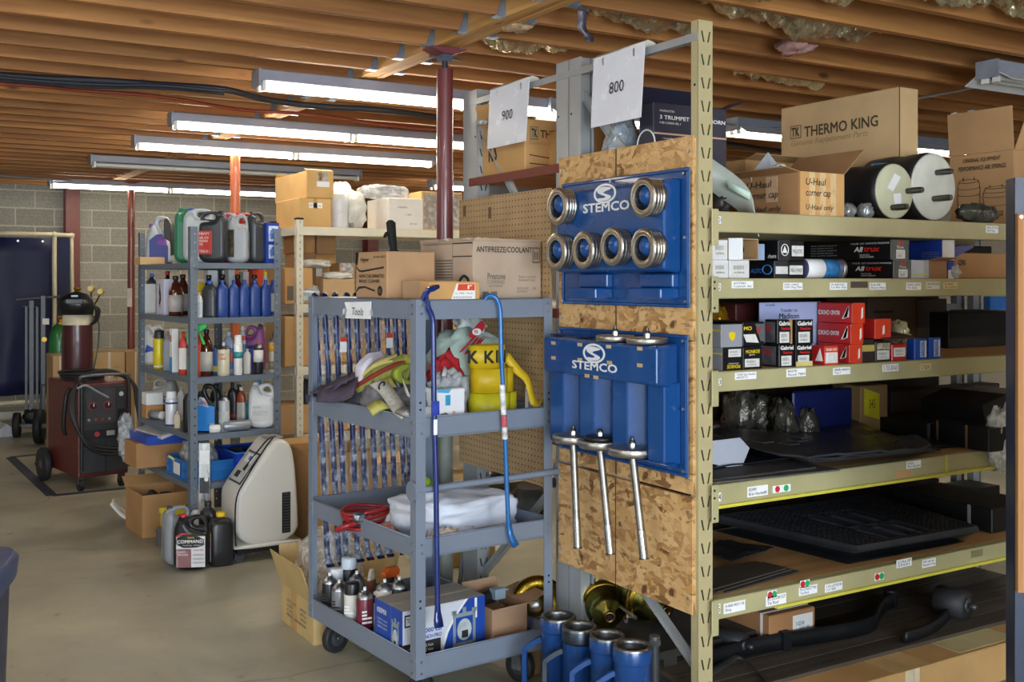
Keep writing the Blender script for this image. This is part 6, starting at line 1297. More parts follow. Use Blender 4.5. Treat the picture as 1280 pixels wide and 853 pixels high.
# ------------------------------------------------------------------ cream rivet rack and the cartons behind the trolley
RX,RY=2.386,6.73;RD=6.73+.55;RL=2.45;CR=M('#dcd9c6',.4,0,.05)
wr=root('cream_rack','cream rivet-slot rack stacked with cartons behind the grey trolley','rack',(RX,RY,0))
rh=[]
for i in range(44):z=.03+.0445*i;rh.append([(.019,z),(.027,z),(.026,z+.012),(.0225,z+.019),(.019,z+.012)])
pm3=curve2d([[(0,0),(.044,0),(.044,1.965),(0,1.965)]]+rh,.003)
for x,y,sx,sy in((0,0,1,1),(RL,0,-1,1),(0,RD-RY,1,-1),(RL,RD-RY,-1,-1)):
 me=pm3 .copy();me.transform(Matrix.Diagonal((sx,1,1,1)));o=link('post',me,CR,wr,loc=(x,y,0))
 me=pm3 .copy();me.transform(Matrix.Rotation(math.pi/2,4,'Z'));me.transform(Matrix.Diagonal((1,sy,1,1)));link('post_flange',me,CR,o)
 MB().box(-.002 if sx>0 else -.046,.046 if sx>0 else .002,-.002 if sy>0 else -.046,.046 if sy>0 else .002,1.965,1.978).obj('post_cap',DARK,o)
WZ=[1.92,1.41,1.0,.55,.14];D_=RD-RY
for z in WZ:
 MB().prism([(.0,z-.055),(.012,z-.055),(.012,z-.04),(.022,z-.03),(.022,z),(0,z)],.0,RL,'x',Matrix.Translation((0,-.006,0))).box(0,RL,D_-.02,D_+.006,z-.055,z).box(-.006,.012,.016,D_-.02,z-.055,z).box(RL-.012,RL+.006,.016,D_-.02,z-.055,z).obj('shelf_beam',CR,wr)
 MB().box(.012,RL-.012,.016,D_-.02,z-.018,z-.002).obj('shelf_board',m_wood('particle_board','#b09468','#c2a87c',0,knots=False),wr)
def rk(F,pl,pc,pr,pt,z,yv,name,label,mat,deep=None,cat='box',**kw):
 """box whose near corner stands at px pc on the line y=yv: left face pl..pc runs back, front face pc..pr"""
 a=F.pix(pc,400,y=yv);x0=a.x;x1=F.pix(pr,400,y=yv).x
 y1=yv+deep if deep else F.pix(pl,400,x=x0).y
 a.z=z;Y=F.dep(a);h=(F.py(a)-pt)*Y/FPX
 return carton(F,name,label,x0,x1,yv,y1,z,z+h,mat,cat,**kw)+(h,)
KY,KB,KT=m_card('#d0a458'),m_card('#c39452'),m_card('#b58d58')
r,d,h1=rk(W,345,374,414,247,1.92,6.78,'carton','lower of two yellow tan cartons stacked on the cream rack top left',KY,tape=['F'])
plate(r,d,'F',.3,.66,.72,.84,PAPER);write(r,d,'F','BT-4180H-03',.33,.71,.07,INK,.34)
r,d,h2=rk(W,344,384,417,213,1.92+h1+.0006,6.77,'carton','upper of two yellow tan cartons stacked on the cream rack top left',KY,tape=['F'],flaps={'F':(2.9,.06),'B':(2.8,.06)})
plate(r,d,'F',.36,.42,.84,.62,PAPER);plate(r,d,'F',.4,.66,.76,.95,film('clear_tape'),'clear_tape')
FB=film('bag_film3','#eceee8',.5,.2)
def lump(F,pl,pr,pt,z,yv,name,label,mat,dep=.2,seed=1,amp=.3,fr=3,cat='bag',part='film',y=None):
 p,w,h=put(F,pl,pr,pt,z,y=yv);p.y+=dep/2;k=root(name,label,cat,p,0,None,F);MB().blob(w,dep,h,seed,amp,fr,26).obj(part,mat,k);return k,w,h
p,w,h=put(W,416,440,242,1.92,y=6.80)
k=root('wrapped_roll','pale plastic wrapped roll standing on the cream rack top','roll',p+Vector((0,.06,0)),0);MB().lathe([(0,0),(w*.48,0),(w*.5,.01),(w*.47,h*.4),(w*.5,h*.7),(w*.46,h-.005),(w*.3,h),(0,h-.01)],20).obj('roll',M('#d5dade',.3,0,.08,12,.3,30),k)
k,w,h=lump(W,416,447,226,1.92,7.02,'foam_sheet','white foam packing standing behind the wrapped roll',M('#f0eee4',.7,0,.04),.14,5,.25,2,'packing','foam')
lump(W,438,462,240,1.92,6.80,'clear_bag','clear filled bag between the wrapped roll and the white box',M('#dcdcd2',.25,0,.12,14,.5,24),.18,6,.35)
r,d,h=rk(W,459,486,529,247,1.92,6.76,'carton','white carton with small print on the cream rack top',M('#eceae6',.6,0,.03))
write(r,d,'F','▪ ADDRESSING',.25,.68,.05,INK,.28);write(r,d,'F','▯▯ 2450-03',.45,.42,.09,INKG,.2);write(r,d,'F','DIST: 0403',.62,.16,.05,INKG,.2)
lump(W,457,521,230,1.92+h+.001,6.82,'clear_bag','clear bag lying on top of the white carton',film('bag_film','#dfe3e6',.45,.15),.26,7,.3)
r,d,_=rk(W,521,527,578,239,1.92,6.80,'carton','amber carton wrapped in film on the cream rack top right',KY,.3)
plate(r,d,'F',.05,.05,.95,.95,film('clear_tape'),'film_wrap')
# tier two and lower
z=WZ[1]
r,d,h=rk(W,344,356,391,335,z,6.78,'carton','tan carton on the second cream tier beside the front post',KB,.4);plate(r,d,'F',.08,.1,.3,.5,INKG,'print_block')
lump(W,377,420,324,z+h+.0006,6.80,'clear_bag','big crumpled clear bag lying on the carton of the second cream tier',M('#dcd9d0',.25,0,.2,14,.6,24),.2,8,.45)
r,d,h2=rk(W,392,395,420,318,z,7.03,'carton','brown carton with a white sticker at the back of the second cream tier',KB,.2);plate(r,d,'F',.0,.55,.3,.8,PAPER)
r,d,h=rk(W,355,368,396,317,z,7.04,'carton','brown carton at the back left of the second cream tier',KT,.2)
rk(W,356,366,394,290,z+h+.0006,7.05,'carton','brown carton stacked just under the cream top shelf, left',KB,.2,flaps={'L':(.3,.12)});rk(W,394,396,420,289,z+h2+.0006,7.05,'carton','brown carton stacked just under the cream top shelf, right',KT,.2)
r,d,h=rk(W,418,424,444,329,z,6.85,'carton','small tan carton with film on the second cream tier',KT,.2);plate(r,d,'F',.1,.6,.9,1,film('clear_tape'),'film_wrap')
r,d,h=rk(W,400,404,443,349,z,6.76,'carton','plain tan carton with film spilling out behind the brake cleaner box',m_card('#c3a070'),.08)
lump(W,405,443,340,z+h+.0006,6.77,'clear_bag','white film bag lying on the plain tan carton',M('#e0ded6',.25,0,.15,14,.5,24),.07,9,.4)
z=WZ[2]
r,d,_=rk(W,344,356,391,396,z,6.76,'carton','tan carton on the middle cream tier beside the trolley',KB,.4)
rk(W,390,394,470,400,z,6.95,'carton','wide yellow tan carton on the middle cream tier behind the sleeved bars',KY,.3)
lump(W,374,403,357,WZ[1],6.765,'clear_bag','tall silvery bag beside the cream rack front post',M('#c3c9cc',.2,.2,.25,14,.7,24),.10,10,.35)
for i,(pl,pr,c)in enumerate(((470,500,KB),(500,545,KT),(545,580,KY))):rk(W,pl-4,pl,pr,400,z,6.8,'carton','brown carton on the middle cream tier seen through the trolley, '+('left','middle','right')[i],c,.3)
z=WZ[3]
rk(W,345,350,392,508,z,6.78,'carton','tan carton on the low cream tier left of the trolley',KB,.3);rk(W,395,400,470,500,z,6.82,'carton','wide tan carton on the low cream tier behind the sleeved bars',KY,.3);rk(W,470,474,540,498,z,6.8,'carton','second wide tan carton on the low cream tier, further right',KT,.3)
lump(W,380,400,475,z,6.78,'dark_part','dark metal part on the low cream tier',M('#3c3d40',.5,.2,.3),.1,11,.3,cat='part',part='metal')
# cartons on the floor behind and beside the trolley
r,d,_=rk(W,371,395,470,570,0,5.8,'carton','big brown open carton on the floor behind the trolley left side',m_card('#b08548'),.5,open_top=True,flaps={'B':(.2,.1)})
r,d,_=rk(W,455,466,530,580,0,5.95,'carton','tall tan carton on the floor seen through the sleeved bars',KY,.4)
r,d,_=rk(W,512,530,622,683,0,4.93,'carton','yellowish carton on the floor beyond the trolley right side',m_card('#bd9a52'),.42)if 0 else rk(W,520,545,619,686,0,5.15,'carton','yellowish carton on the floor beyond the trolley right side',m_card('#bd9a52'),.3)
# carton with side flaps left of the trolley
p=W.pix(352,776,z=0);q=W.pix(392,808,z=0)
Fb=Fr(p.x,p.y,math.atan2(q.y-p.y,q.x-p.x));w=(q-p).length;hh=(776-728)*W.dep(p)/FPX
hz=at(352,728,W.dep(p)).z
r,d=carton(Fb,'carton','open tan carton with raised flaps standing left of the trolley',0,w,0,.36,0,hz,m_card('#bfa060'),open_top=True,flaps={'L':(1.35,.17),'F':(1.25,.17),'B':(1.3,.18)})
for i,(a,s,wd)in enumerate(((.18,'QTY N.W.',.3),(.18,'G.W.',.2),(.18,'C.M.',.2),(.18,'MEAS. 60X30X30',.6))):write(r,d,'F',s,a,.62-.12*i,.07,INKG,wd,.01)
for i in range(3):write(r,d,'F','PCS',.62,.62-.12*i,.07,INKG,.16,.01)
plate(r,d,'F',.30,.0,.5,1,TAPE,'tape')
k=root('clear_bag','clear plastic liner standing out of the flapped carton','bag',Fb.w((w*.45,.16,.006)),Fb.a);MB().blob(w*.8,.28,hz+.25,91,.25,2.5,28).obj('liner',film('bag_film4','#e8e8e4',.22,.12),k)
# ------------------------------------------------------------------ welding corner at the left
fl=lambda px,py:W.pix(px,py,z=0)
o=fl(98,616);A=CAMRZ+.70
Wd=Fr(o.x,o.y,A);k=root('welder','dark red wire-feed welding machine on wheels with coiled gun cable','welding machine',o,A)
DR,PN,BL2=M('#5c1f1e',.4,0,.15),M('#2e3034',.45,0,.12),M('#1c1d20',.5,0,.15)
w,dp,z0,z1=.375,.72,.10,.80
MB().box(.0,w,.012,dp,z0,z1).obj('cabinet',DR,k,bevel=.012,seg=2);MB().box(.02,w-.02,-.012,.013,z0+.03,z1-.02).obj('front_panel',PN,k,bevel=.006,seg=2)
for x in(.012,w-.012):MB().tube(spline([(x,-.03,z0+.06),(x,-.035,z0+.3),(x,-.035,z1-.12),(x,-.02,z1+.0),(x,.08,z1+.03)],4),.013,8).obj('guard_bar',BL2,k)
MB().tube(spline([(.012,.0,z1+.03),(.02,-.02,z1+.055),(w*.5,-.03,z1+.062),(w-.02,-.02,z1+.055),(w-.012,.0,z1+.03)],4),.012,8).obj('top_handle',M('#6d6f73',.35,.6),k)
MB().box(.05,.27,-.016,-.012,.50,.755).obj('upper_panel',M('#3b3c40',.45),k);MB().box(.275,.345,-.016,-.012,.50,.755).obj('side_panel',M('#33343a',.45),k);MB().box(.04,w-.04,-.018,-.012,.385,.455).obj('name_strip',BL2,k)
for x in(.10,.21):
 MB().cyl((x,-.016,.63),(x,-.018,.63),.033,n=20).obj('dial_scale',M('#8a2b30',.5),k);c=MB().cyl((x,-.018,.63),(x,-.034,.63),.023,n=18).obj('dial_knob',BL2,k);MB().box(x-.003,x+.003,-.036,-.034,.63,.652).obj('dial_mark',WHITE,c)
for i in range(4):MB().cyl((.07+.05*i,-.016,.53),(.07+.05*i,-.022,.53),.010,n=12).obj('red_button' if i in(1,2)else 'button',M('#a32a30',.4)if i in(1,2)else M('#8d8d8d',.4),k)
MB().cyl((.31,-.016,.71),(.31,-.0185,.71),.017,n=16).obj('round_badge',M('#c9c9c9',.4),k);MB().box(.285,.335,-.02,-.012,.48,.60).obj('gun_socket',DARK,k);MB().cyl((.13,-.0185,.42),(.13,-.0195,.42),.02,n=14).obj('oval_badge',M('#a33a3c',.5),k);MB().box(.20,.26,-.0195,-.018,.405,.44).obj('grey_badge',M('#9a9c9f',.5),k)
MB().box(.19,.20,-.014,-.012,.14,.37).obj('door_seam',BL2,k)
cb=M('#17181a',.5)
for j in range(3):MB().tube(spline([(.30,-.03,.56-.01*j),(.31,-.05,.40),(.36,-.07,.33+.02*j),(.44,-.05,.44),(.455-.015*j,-.02,.62),(.40,.02,.80),(.22,.04,.865+.012*j),(.03,.02,.84),(-.045-.012*j,-.03,.66),(-.02,-.06,.46),(.08,-.07,.31+.02*j),(.24,-.07,.265+.022*j),(.36,-.06,.30)],5),.0125,7).obj('gun_cable',cb,k)
MB().tube(spline([(-.03,.10,.76),(-.07,.06,.70),(-.08,.08,.50),(-.06,.1,.42)],5),.016,7).obj('work_lead',cb,k);MB().tube(spline([(-.02,-.03,.77),(.04,-.04,.79),(.12,-.05,.74),(.20,-.06,.69)],4),[.010]*12+[.008],8).obj('welding_gun',M('#8a8d90',.4,.5),k)
for i in range(3):MB().tube([(.13+(.14+.012*i)*math.cos(t*.45),.30+(.18+.01*i)*math.sin(t*.45),z1+.018+.022*i)for t in range(15)],.0125,7).obj('top_cable',cb,k)
for x,y in((.03,.05),(w-.04,.05)):
 c=MB().cyl((x-.016,y,.045),(x+.016,y,.045),.045,n=18).obj('caster',BL2,k);MB().box(x-.022,x+.022,y-.015,y+.02,.05,.10).obj('caster_fork',M('#4a4b4e',.4,.4),c)
for x in(-.05,w+.05):c=MB().lathe([(0,-.022),(.06,-.022),(.075,-.02),(.125,-.024),(.13,-.015),(.13,.015),(.125,.024),(.075,.02),(.06,.022),(0,.022)],26,Matrix.Translation((x,dp-.06,.13))@Matrix.Rotation(math.pi/2,4,'Y')).obj('rear_wheel',M('#202124',.6),k);MB().cyl((x-.024,dp-.06,.13),(x+.024,dp-.06,.13),.035,n=14).obj('wheel_hub',M('#57585c',.4,.4),c)
MB().box(-.03,w+.03,dp,dp+.24,.08,.10).obj('bottle_tray',BL2,k)
def cylinder(p,r,h,label,col,collar,head=True):
 k=root('gas_cylinder',label,'gas cylinder',p,A);m=M(col,.35,0,.12,6,0,60,None,.3)
 MB().lathe([(0,0),(r*.94,0),(r,.015),(r,h*.80),(r*.97,h*.85),(r*.80,h*.915),(r*.45,h*.955),(r*.3,h*.96),(0,h*.96)],28).obj('tank',m,k)
 if collar:MB().lathe([(r*1.005,h*.80),(r*.975,h*.852),(r*.82,h*.916),(r*.8,h*.914),(r*.95,h*.85),(r*.99,h*.80)],28).obj('pale_label',M(collar,.6,0,.15,20),k)
 MB().lathe([(r*.28,h*.955),(r*.28,h*.975),(.02,h*.98),(.018,h+.01),(.03,h+.012),(.03,h+.03),(0,h+.03)],16).obj('valve',M('#b58a2f',.3,.9),k)
 return k
p=Wd.w((.27,dp+.135,.1005));R=.118;top=1.48
k=cylinder(p,R,top-.1,'maroon gas cylinder strapped on the rear of the welder','#401a1f','#c9c2a8')
MB().cyl((.06,-.125*.7,.98),(.062,-.0878,.982),.012,n=12).obj('green_sticker',GR,k)
MB().tube([(R*.8*math.cos(t*.314),R*.8*math.sin(t*.314),top-.115-.08)for t in range(20)],.008,7,True).obj('green_hose_ring',M('#1f5a3d',.5),k)
rg=MB().cyl((.02,.0,1.17),(.12,.02,1.19),.018,n=10).obj('regulator',M('#b5913a',.3,.9),k)
q=Matrix.Rotation(-A,4,'Z')
for px,py in((114.5,361),(127,364.5)):
 c=at(px,py,W.dep(p)-.02)-p;c=(q@Vector((c.x,c.y,0)))+Vector((0,0,c.z));dn=q@Vector((-SA,-CA,0))
 g=MB().cyl(c,c+dn*.03,.026,n=18).obj('gauge',M('#c9a53a',.3,.8),k);MB().cyl(c+dn*.03,c+dn*.032,.021,n=18).obj('gauge_face',M('#d8c88a',.4),g);MB().tube([c,Vector((.11,.02,1.19))],.008,6).obj('gauge_stem',M('#b5913a',.3,.9),g)
MB().tube(spline([(.12,.02,1.18),(.16,-.03,1.12),(.15,-.06,.98),(.12,-.10,.86),(.06,-.13,.62)],5),.006,6).obj('gas_hose',M('#2e4238',.5),k)
hood=at(97,378,W.dep(p)-.05);k=root('welding_hood','black welding hood hung over the maroon cylinder top','welding helmet',hood,CAMRZ+.2)
MB().loft([(0,.0,-.10,.12,.10,2.4),(-.01,-.02,-.03,.14,.13,2.4),(-.01,-.02,.03,.125,.12,2.2),(0,0,.07,.08,.08,2),(0,0,.085,.03,.03,2)],24).obj('shell',M('#17181a',.3,0,.2),k)
MB().box(-.06,.07,-.16,-.145,-.01,.03).obj('visor',M('#2c3136',.2,.2),k,bevel=.004);MB().ribbon(spline([(.10,0,-.02),(.15,.02,-.06),(.14,.02,-.14),(.11,.0,-.18)],4),(.02,.09,0),.004).obj('headband',DARK,k);MB().box(-.02,.03,-.152,-.14,.045,.06).obj('silver_mark',M('#8d9aa0',.3,.5),k)
k=cylinder(fl(75,560)+Vector((.02,.15,0)),.10,1.20,'bright green gas cylinder behind the maroon one','#1f6b34',None)
for i,(pl,pc,pr,pt,pb,lb,m)in enumerate(((58,66,84,445,0,'tall tan carton edge on behind the welder left side',m_card('#a98c5e')),(112,117,156,441,0,'tall tan carton behind the welder right side',m_card('#b3925f')),(152,157,182,440,0,'tan carton nearest the grey shelf behind the welder',m_card('#a3804c')))):
 yv=fl(130,575).y+.55+.1*i
 r,d,_=rk(W,pl,pc,pr,pt,0,yv,'carton',lb,m,.42);MB().box(-d[0]*.04,d[0]*.04,-d[1]/2-.001,-d[1]/2,0,d[2]).obj('white_strap',M('#cfc9b9',.5),r)
 if i==1:shape_on(r,d,'F',[(.62,.72),(.66,.77),(.74,.77),(.78,.72),(.74,.72),(.7,.74),(.66,.72)],INKG);plate(r,d,'F',.62,.84,.82,.845,INKG,'print_line')
lump(W,128,142,434,.935,fl(130,575).y+.66,'rag','cream rag lying on the tan carton behind the welder',M('#c9bb9a',.8),.1,12,.4,cat='rag',part='cloth')
# welding curtain on its pipe frame
yc=12.3;k=root('welding_curtain','dark blue welding curtain hung in a cream plastic pipe frame','curtain',W.pix(40,500,y=yc)*1);k.location.z=0;o=k.location.copy()
PV=M('#c9c0a2',.4,0,.06);cu=lambda px,py,y=yc:W.pix(px,py,y=y)-o
zt=W.pix(0,292,y=yc).z;xr=cu(68,400).x;xl=xr-1.9;R=.024
fr_=lambda nm,a,b_:MB().cyl(a,b_,R,n=12).obj(nm,PV,k)
fr_('top_pipe',(xl,0,zt),(xr,0,zt));fr_('pipe_leg',(xr,0,0),(xr,0,zt));fr_('pipe_leg',(xl,0,0),(xl,0,zt));fr_('top_pipe',(xr,0,zt),(xr+.2,.2,zt));fr_('pipe_leg',(xr+.22,.25,.0),(xr+.2,.2,zt));fr_('low_pipe',(xl,0,.28),(xr,0,.28))
for c in((xr,0,zt),(xr+.2,.2,zt)):MB().lathe([(0,-.032),(.032,-.02),(.034,.02),(0,.034)],14,Matrix.Translation(c)).obj('pipe_elbow',PV,k)
vs,fs=[],[];nx,nz=44,10;CB=M('#10173c',.5,0,.2,3,0,60,None,0,.3)
for i in range(nx+1):
 for j in range(nz+1):
  f=i/nx;z=.36+(zt-.40)*j/nz;vs.append((xl+.03+(xr-xl-.06)*f,-.03+.022*math.sin(f*31+.4*math.sin(j))*(.4+.6*(1-j/nz))+.05*noise.noise(Vector((f*5,j*.4,1))),z))
for i in range(nx):
 for j in range(nz):a=i*(nz+1)+j;fs.append((a,a+nz+1,a+nz+2,a+1))
m=MB();m.add(vs,fs,True);c_=m.obj('curtain_sheet',CB,k);s_=c_.modifiers.new('thick','SOLIDIFY');s_.thickness=.002
MB().box(xr+.03,xr+.17,.10,.105,.3,zt-.03).obj('return_sheet',CB,k)
for i in range(8):MB().cyl((xl+.1+i*.24,-.045,zt-.075),(xl+.1+i*.24,-.038,zt-.075),.012,n=10).obj('grommet',BOLT,k)
MB().box(xl,xr,-.01,.01,.12,.19).obj('pale_hem',M('#a8a69c',.6),k)
# cylinder cart with tall bars
o=fl(48,548)+Vector((0,.2,0));k=root('cylinder_cart','steel hand cart with tall grey bars standing before the blue curtain','hand cart',o,CAMRZ+.3);GS=M('#55585c',.4,.4,.15)
Lc=Fr(o.x,o.y,CAMRZ+.3)
for px,pt,nm in((54,370,'tall_bar'),(39.5,376,'tall_bar'),(33,384,'thin_bar'),(46.5,384,'thin_bar')):
 q=Lc.pix(px,450,y=0.0 if nm=='tall_bar' else .06);h=at(px,pt,W.dep(Lc.w(q))).z
 MB().box(q.x-(.02 if nm=='tall_bar' else .011),q.x+(.02 if nm=='tall_bar' else .011),q.y-.012,q.y+.012,.12,h).obj(nm,GS,k)
q0,q1=Lc.pix(20,376,y=.02),Lc.pix(75,376,y=.02);MB().cyl((q0 .x,.02,1.37),(q1 .x,.02,1.40),.012,n=8).obj('cross_bar',GS,k);MB().cyl((q0 .x+.05,.06,1.30),(q1 .x-.22,.06,1.30),.009,n=8).obj('cross_bar',GS,k)
MB().box(q0 .x+.04,q1 .x,-.05,.30,.10,.125).obj('base_shelf',GS,k);MB().box(q0 .x+.25,q0 .x+.31,-.03,.0,1.12,1.18).obj('white_clip',WHITE,k);MB().cyl((q1 .x-.14,-.01,.97),(q1 .x-.14,-.05,.97),.025,n=12).obj('brass_valve',M('#b5913a',.3,.9),k)
for x in(q0 .x+.02,q1 .x-.16):c=MB().lathe([(0,-.025),(.08,-.025),(.12,-.03),(.125,0),(.12,.03),(.08,.025),(0,.025)],24,Matrix.Translation((x,-.07,.125))@Matrix.Rotation(math.pi/2,4,'Y')).obj('wheel',M('#1f2022',.6),k);MB().cyl((x-.03,-.07,.125),(x+.03,-.07,.125),.03,n=12).obj('wheel_hub',GS,c)
MB().blob(.18,.14,.14,14,.4).obj('motor',M('#26272a',.5,.2,.3),k,loc=(q0 .x+.16,.0,.126));MB().blob(.07,.05,.09,15,.3).obj('red_clip',M('#8a1f2a',.5),k,loc=(q0 .x+.30,-.03,.126))
k=root('tow_dolly','dark wheeled dolly in shadow before the blue curtain','dolly',fl(64,560)+Vector((.1,.28,0)),CAMRZ+.2);MB().box(-.2,.2,-.1,.1,.16,.2).tube([(-.18,.1,.2),(-.18,.12,.55),(.18,.12,.55),(.18,.1,.2)],.012,7).obj('frame',GS,k)
for x in(-.16,.16):c=MB().lathe([(0,-.03),(.1,-.03),(.16,-.035),(.165,0),(.16,.035),(.1,.03),(0,.03)],26,Matrix.Translation((x,-.02,.165))@Matrix.Rotation(math.pi/2,4,'Y')).obj('wheel',M('#1a1b1d',.6),k);MB().cyl((x-.035,-.02,.165),(x+.035,-.02,.165),.04,n=12).obj('wheel_hub',M('#3c3d40',.5,.3),c)
k=root('white_sheet','white folded sheet lying on the floor at the far left edge','sheet',fl(4,545),.2);MB().prism([(-.14,.0),(.14,.0),(.14,.02),(.0,.13)],-.10,.10).obj('sheet',M('#b9bcc2',.6),k)
# blue bin at the near left corner
p=at(-34,735,2.0);hb=p.z;k=root('blue_bin','dark blue plastic bin cut off by the near left picture corner','bin',(p.x,p.y,0),CAMRZ+.25)
MB().loft([(-.2,.15,0,.18,.15,6),(-.2,.15,.02,.185,.155,6),(-.2,.15,hb-.07,.215,.18,6),(-.2,.15,hb-.04,.215,.18,6)],32).obj('bin_body',M('#1f2c4d',.4,0,.06),k);MB().loft([(-.2,.15,hb-.05,.228,.192,6),(-.2,.15,hb-.012,.232,.196,6),(-.2,.15,hb,.222,.186,6)],32).obj('bin_rim',M('#33456d',.35,0,.06),k)
# ------------------------------------------------------------------ what lies on the tan rack
DZ=[z for z,_ in BEAMS];RF=VP_+.002
def rb(name,label,lv,pl,pc,pr,pt,mat,yv=RF+.012,deep=None,dz=0,**kw):return rk(W,pl,pc,pr,pt,DZ[lv]+dz,yv,name,label,mat,deep,**kw)
# top level
y_=2.9;a=W.pix(1124,108,y=y_);zt=a.z;x0=a.x;x1=W.pix(1148,108,y=y_).x;yb=W.pix(976,134,x=x0).y
r,d=carton(W,'carton','tall thin tan carton reading thermal equipment name on the rack top level',x0,x1,y_,yb,DZ[0],zt,m_card('#c2a06c'))
TB=M('#4a3d2b',.8,0,0);TB2=M('#9a815a',.8,0,0)
write(r,d,'L','THERMO KING',.22,.735,.085,TB,.62,.02);write(r,d,'L','Genuine Replacement Parts',.10,.66,.06,TB2,.66,0,.25)
def tkmark(r,d,f,u,v,s,sv):
 plate(r,d,f,u,v,u+s,v+sv,TB,'logo_frame',.0005);plate(r,d,f,u+s*.06,v+sv*.06,u+s*.94,v+sv*.94,m_card('#c2a06c'),'logo_field',.0008)
 o_,xd,yd,aa,bb=face(f,*d);text(r,'TK',TB,o_+xd*aa*(u+s*.12)+yd*bb*(v+sv*.14)+xd.cross(yd)*.0004,xd,yd,bb*sv*.72,aa*s*.74,.05)
tkmark(r,d,'L',.09,.735,.10,.105);tkmark(r,d,'F',.34,.36,.36,.10)
MB().box(-d[0]/2-.0006,-d[0]/2+.004,-d[1]/2-.0008,-d[1]/2,0,d[2]).obj('seam',TB,r)
# corner cap box
r,d,h=rb('carton','open carton with handwriting near the front of the rack top level',0,921,1000,1055,214,m_card('#a97a48'),open_top=True,flaps={'R':(.75,.14),'L':(.2,.07),'B':(.5,.08)})
plate(r,d,'F',.0,.0,1,1,m_card('#cf9a52'),'front_panel',.0012)  # brighter card over the front: the light on this face is painted in
for u0_ in(.2,.44,.68):plate(r,d,'F',u0_,.0,u0_+.13,1,M('#d8b988',.3,0,.08,30),'tape_strip',.0018)
for f,u,ww in(('F',.12,.7),('L',.18,.62)):
 for i,(s,q,wq)in enumerate((('U-Haul',.72,.8),('corner cap',.42,1),('U-Haul only',.12,1.1))):
  o_,xd,yd,aa,bb=face(f,*d);text(r,s,INK,o_+xd*aa*u+yd*bb*(q-.02)+xd.cross(yd)*.002,xd,yd,bb*.16,aa*ww*wq*.8,-.012,shear=.15)
plate(r,d,'L',.48,.35,.66,.95,M('#c9a683',.3,0,.1,30),'tape_strip',.0012)
k=root('plastic_sheet','grey flexible plastic panel leaning before the handwritten carton','plastic panel',W.pix(946,265,y=RF+.02)*1,0);o=k.location.copy();o.z=DZ[0];k.location=o
P=[W.pix(886,206,y=RF+.16),W.pix(905,219,y=RF+.13),W.pix(930,237,y=RF+.08),W.pix(944,252,y=RF+.04),W.pix(950,265,y=RF+.022)]
MB().ribbon([p-o+Vector((-.02,0,-.02))for p in spline(P,5)],(.03,.0,-.13),.0015).obj('panel',M('#a9b0a6',.4,0,.05),k);q=W.pix(924,236,y=RF+.06)-o;MB().ribbon([q+Vector((-.035,.02,.016)),q+Vector((.03,-.03,-.03))],(.012,0,-.03),.0022).obj('sticker',M('#c3d9cc',.5),k)
for i in range(2):pass
k=root('plastic_scrap','grey triangular plastic piece sticking out of the handwritten carton','plastic scrap',W.w((2.90,2.93,DZ[0]+.006)),0);o=k.location.copy()
pts=[W.pix(938,219,y=2.93)-o,W.pix(960,190,y=2.95)-o,W.pix(980,216,y=2.93)-o,W.pix(975,240,y=2.93)-o,W.pix(945,240,y=2.93)-o]
pts[3].z=pts[4].z=.0;MB().add(pts+[p+Vector((.003,.004,0))for p in pts],[(4,3,2,1,0),(5,6,7,8,9)]+[(i,(i+1)%5,5+(i+1)%5,5+i)for i in range(5)]).obj('sheet',M('#9ba3ad',.35,0,.05),k)
r,d,h=rb('carton','low open tan carton at the back of the rack top level, left end',0,892,932,1000,199,m_card('#b58c52'),3.14,.2,open_top=True,flaps={'F':(.3,.06)})
k,w_,h_=lump(W,894,925,240,DZ[0],2.80,'dark_part','dark plastic part lying behind the grey leaning panel',M('#2a2522',.5,0,.3),.12,22,.3,cat='part',part='body')
k=root('white_tape','white tape loop hanging over the torn flap of the low carton','tape',W.pix(975,213,y=2.86)*1,0);MB().ribbon(spline([(-.03,0,.012),(0,0,.02),(.03,0,.006)],4),(0,.03,0),.001).obj('tape',WHITE,k);k.location.z=max(k.location.z,DZ[0]+.168)
# air springs, lying with their end plates to the aisle
RUB=M('#1f2022',.5,0,.15,8);PLT=M('#c9c9ac',.45,0,.1,12)
def air_spring(px,py,hp,yv,L,label,plate_m,studs):
 c=W.pix(px,py,y=yv);R=hp/2*W.dep(c)/FPX;c.z=DZ[0]+R+.001
 k=root('air_spring',label,'air spring',(c.x,c.y,DZ[0]+.001),0);m=Matrix.Translation((0,0,R))@Matrix.Rotation(-math.pi/2,4,'X')
 MB().lathe([(R*.85,.004),(R*.97,.008),(R,.03),(R*.98,.10),(R*.93,.125),(R*.98,.15),(R,L*.6),(R*.97,L-.03),(R*.8,L),(0,L)],36,m).obj('rubber_bellow',RUB,k)
 MB().lathe([(0,.0),(R*.90,0),(R*.955,.003),(R*.96,.008),(R*.9,.012),(0,.012)],36,m).obj('end_plate',plate_m,k)
 for a,rr,ln in studs:
  p=Vector((rr*R*math.cos(a),.0,R+rr*R*math.sin(a)));s=MB();s.cyl(p,p-Vector((0,ln,0)),.011,n=12)
  for i in range(6):s.lathe([(.011,0),(.0125,.002),(.011,.004)],12,Matrix.Translation(p-Vector((0,ln*(.3+.11*i),0)))@Matrix.Rotation(math.pi/2,4,'X'))
  s.obj('stud',m_steel('stud_steel','#6a6862',.4),k)
 return k,R
k,R=air_spring(1119,237,72,RF+.05,.32,'smaller black air spring with a cream end plate bearing paper tags',PLT,((.05,.62,.07),(-1.85,.6,.07)))
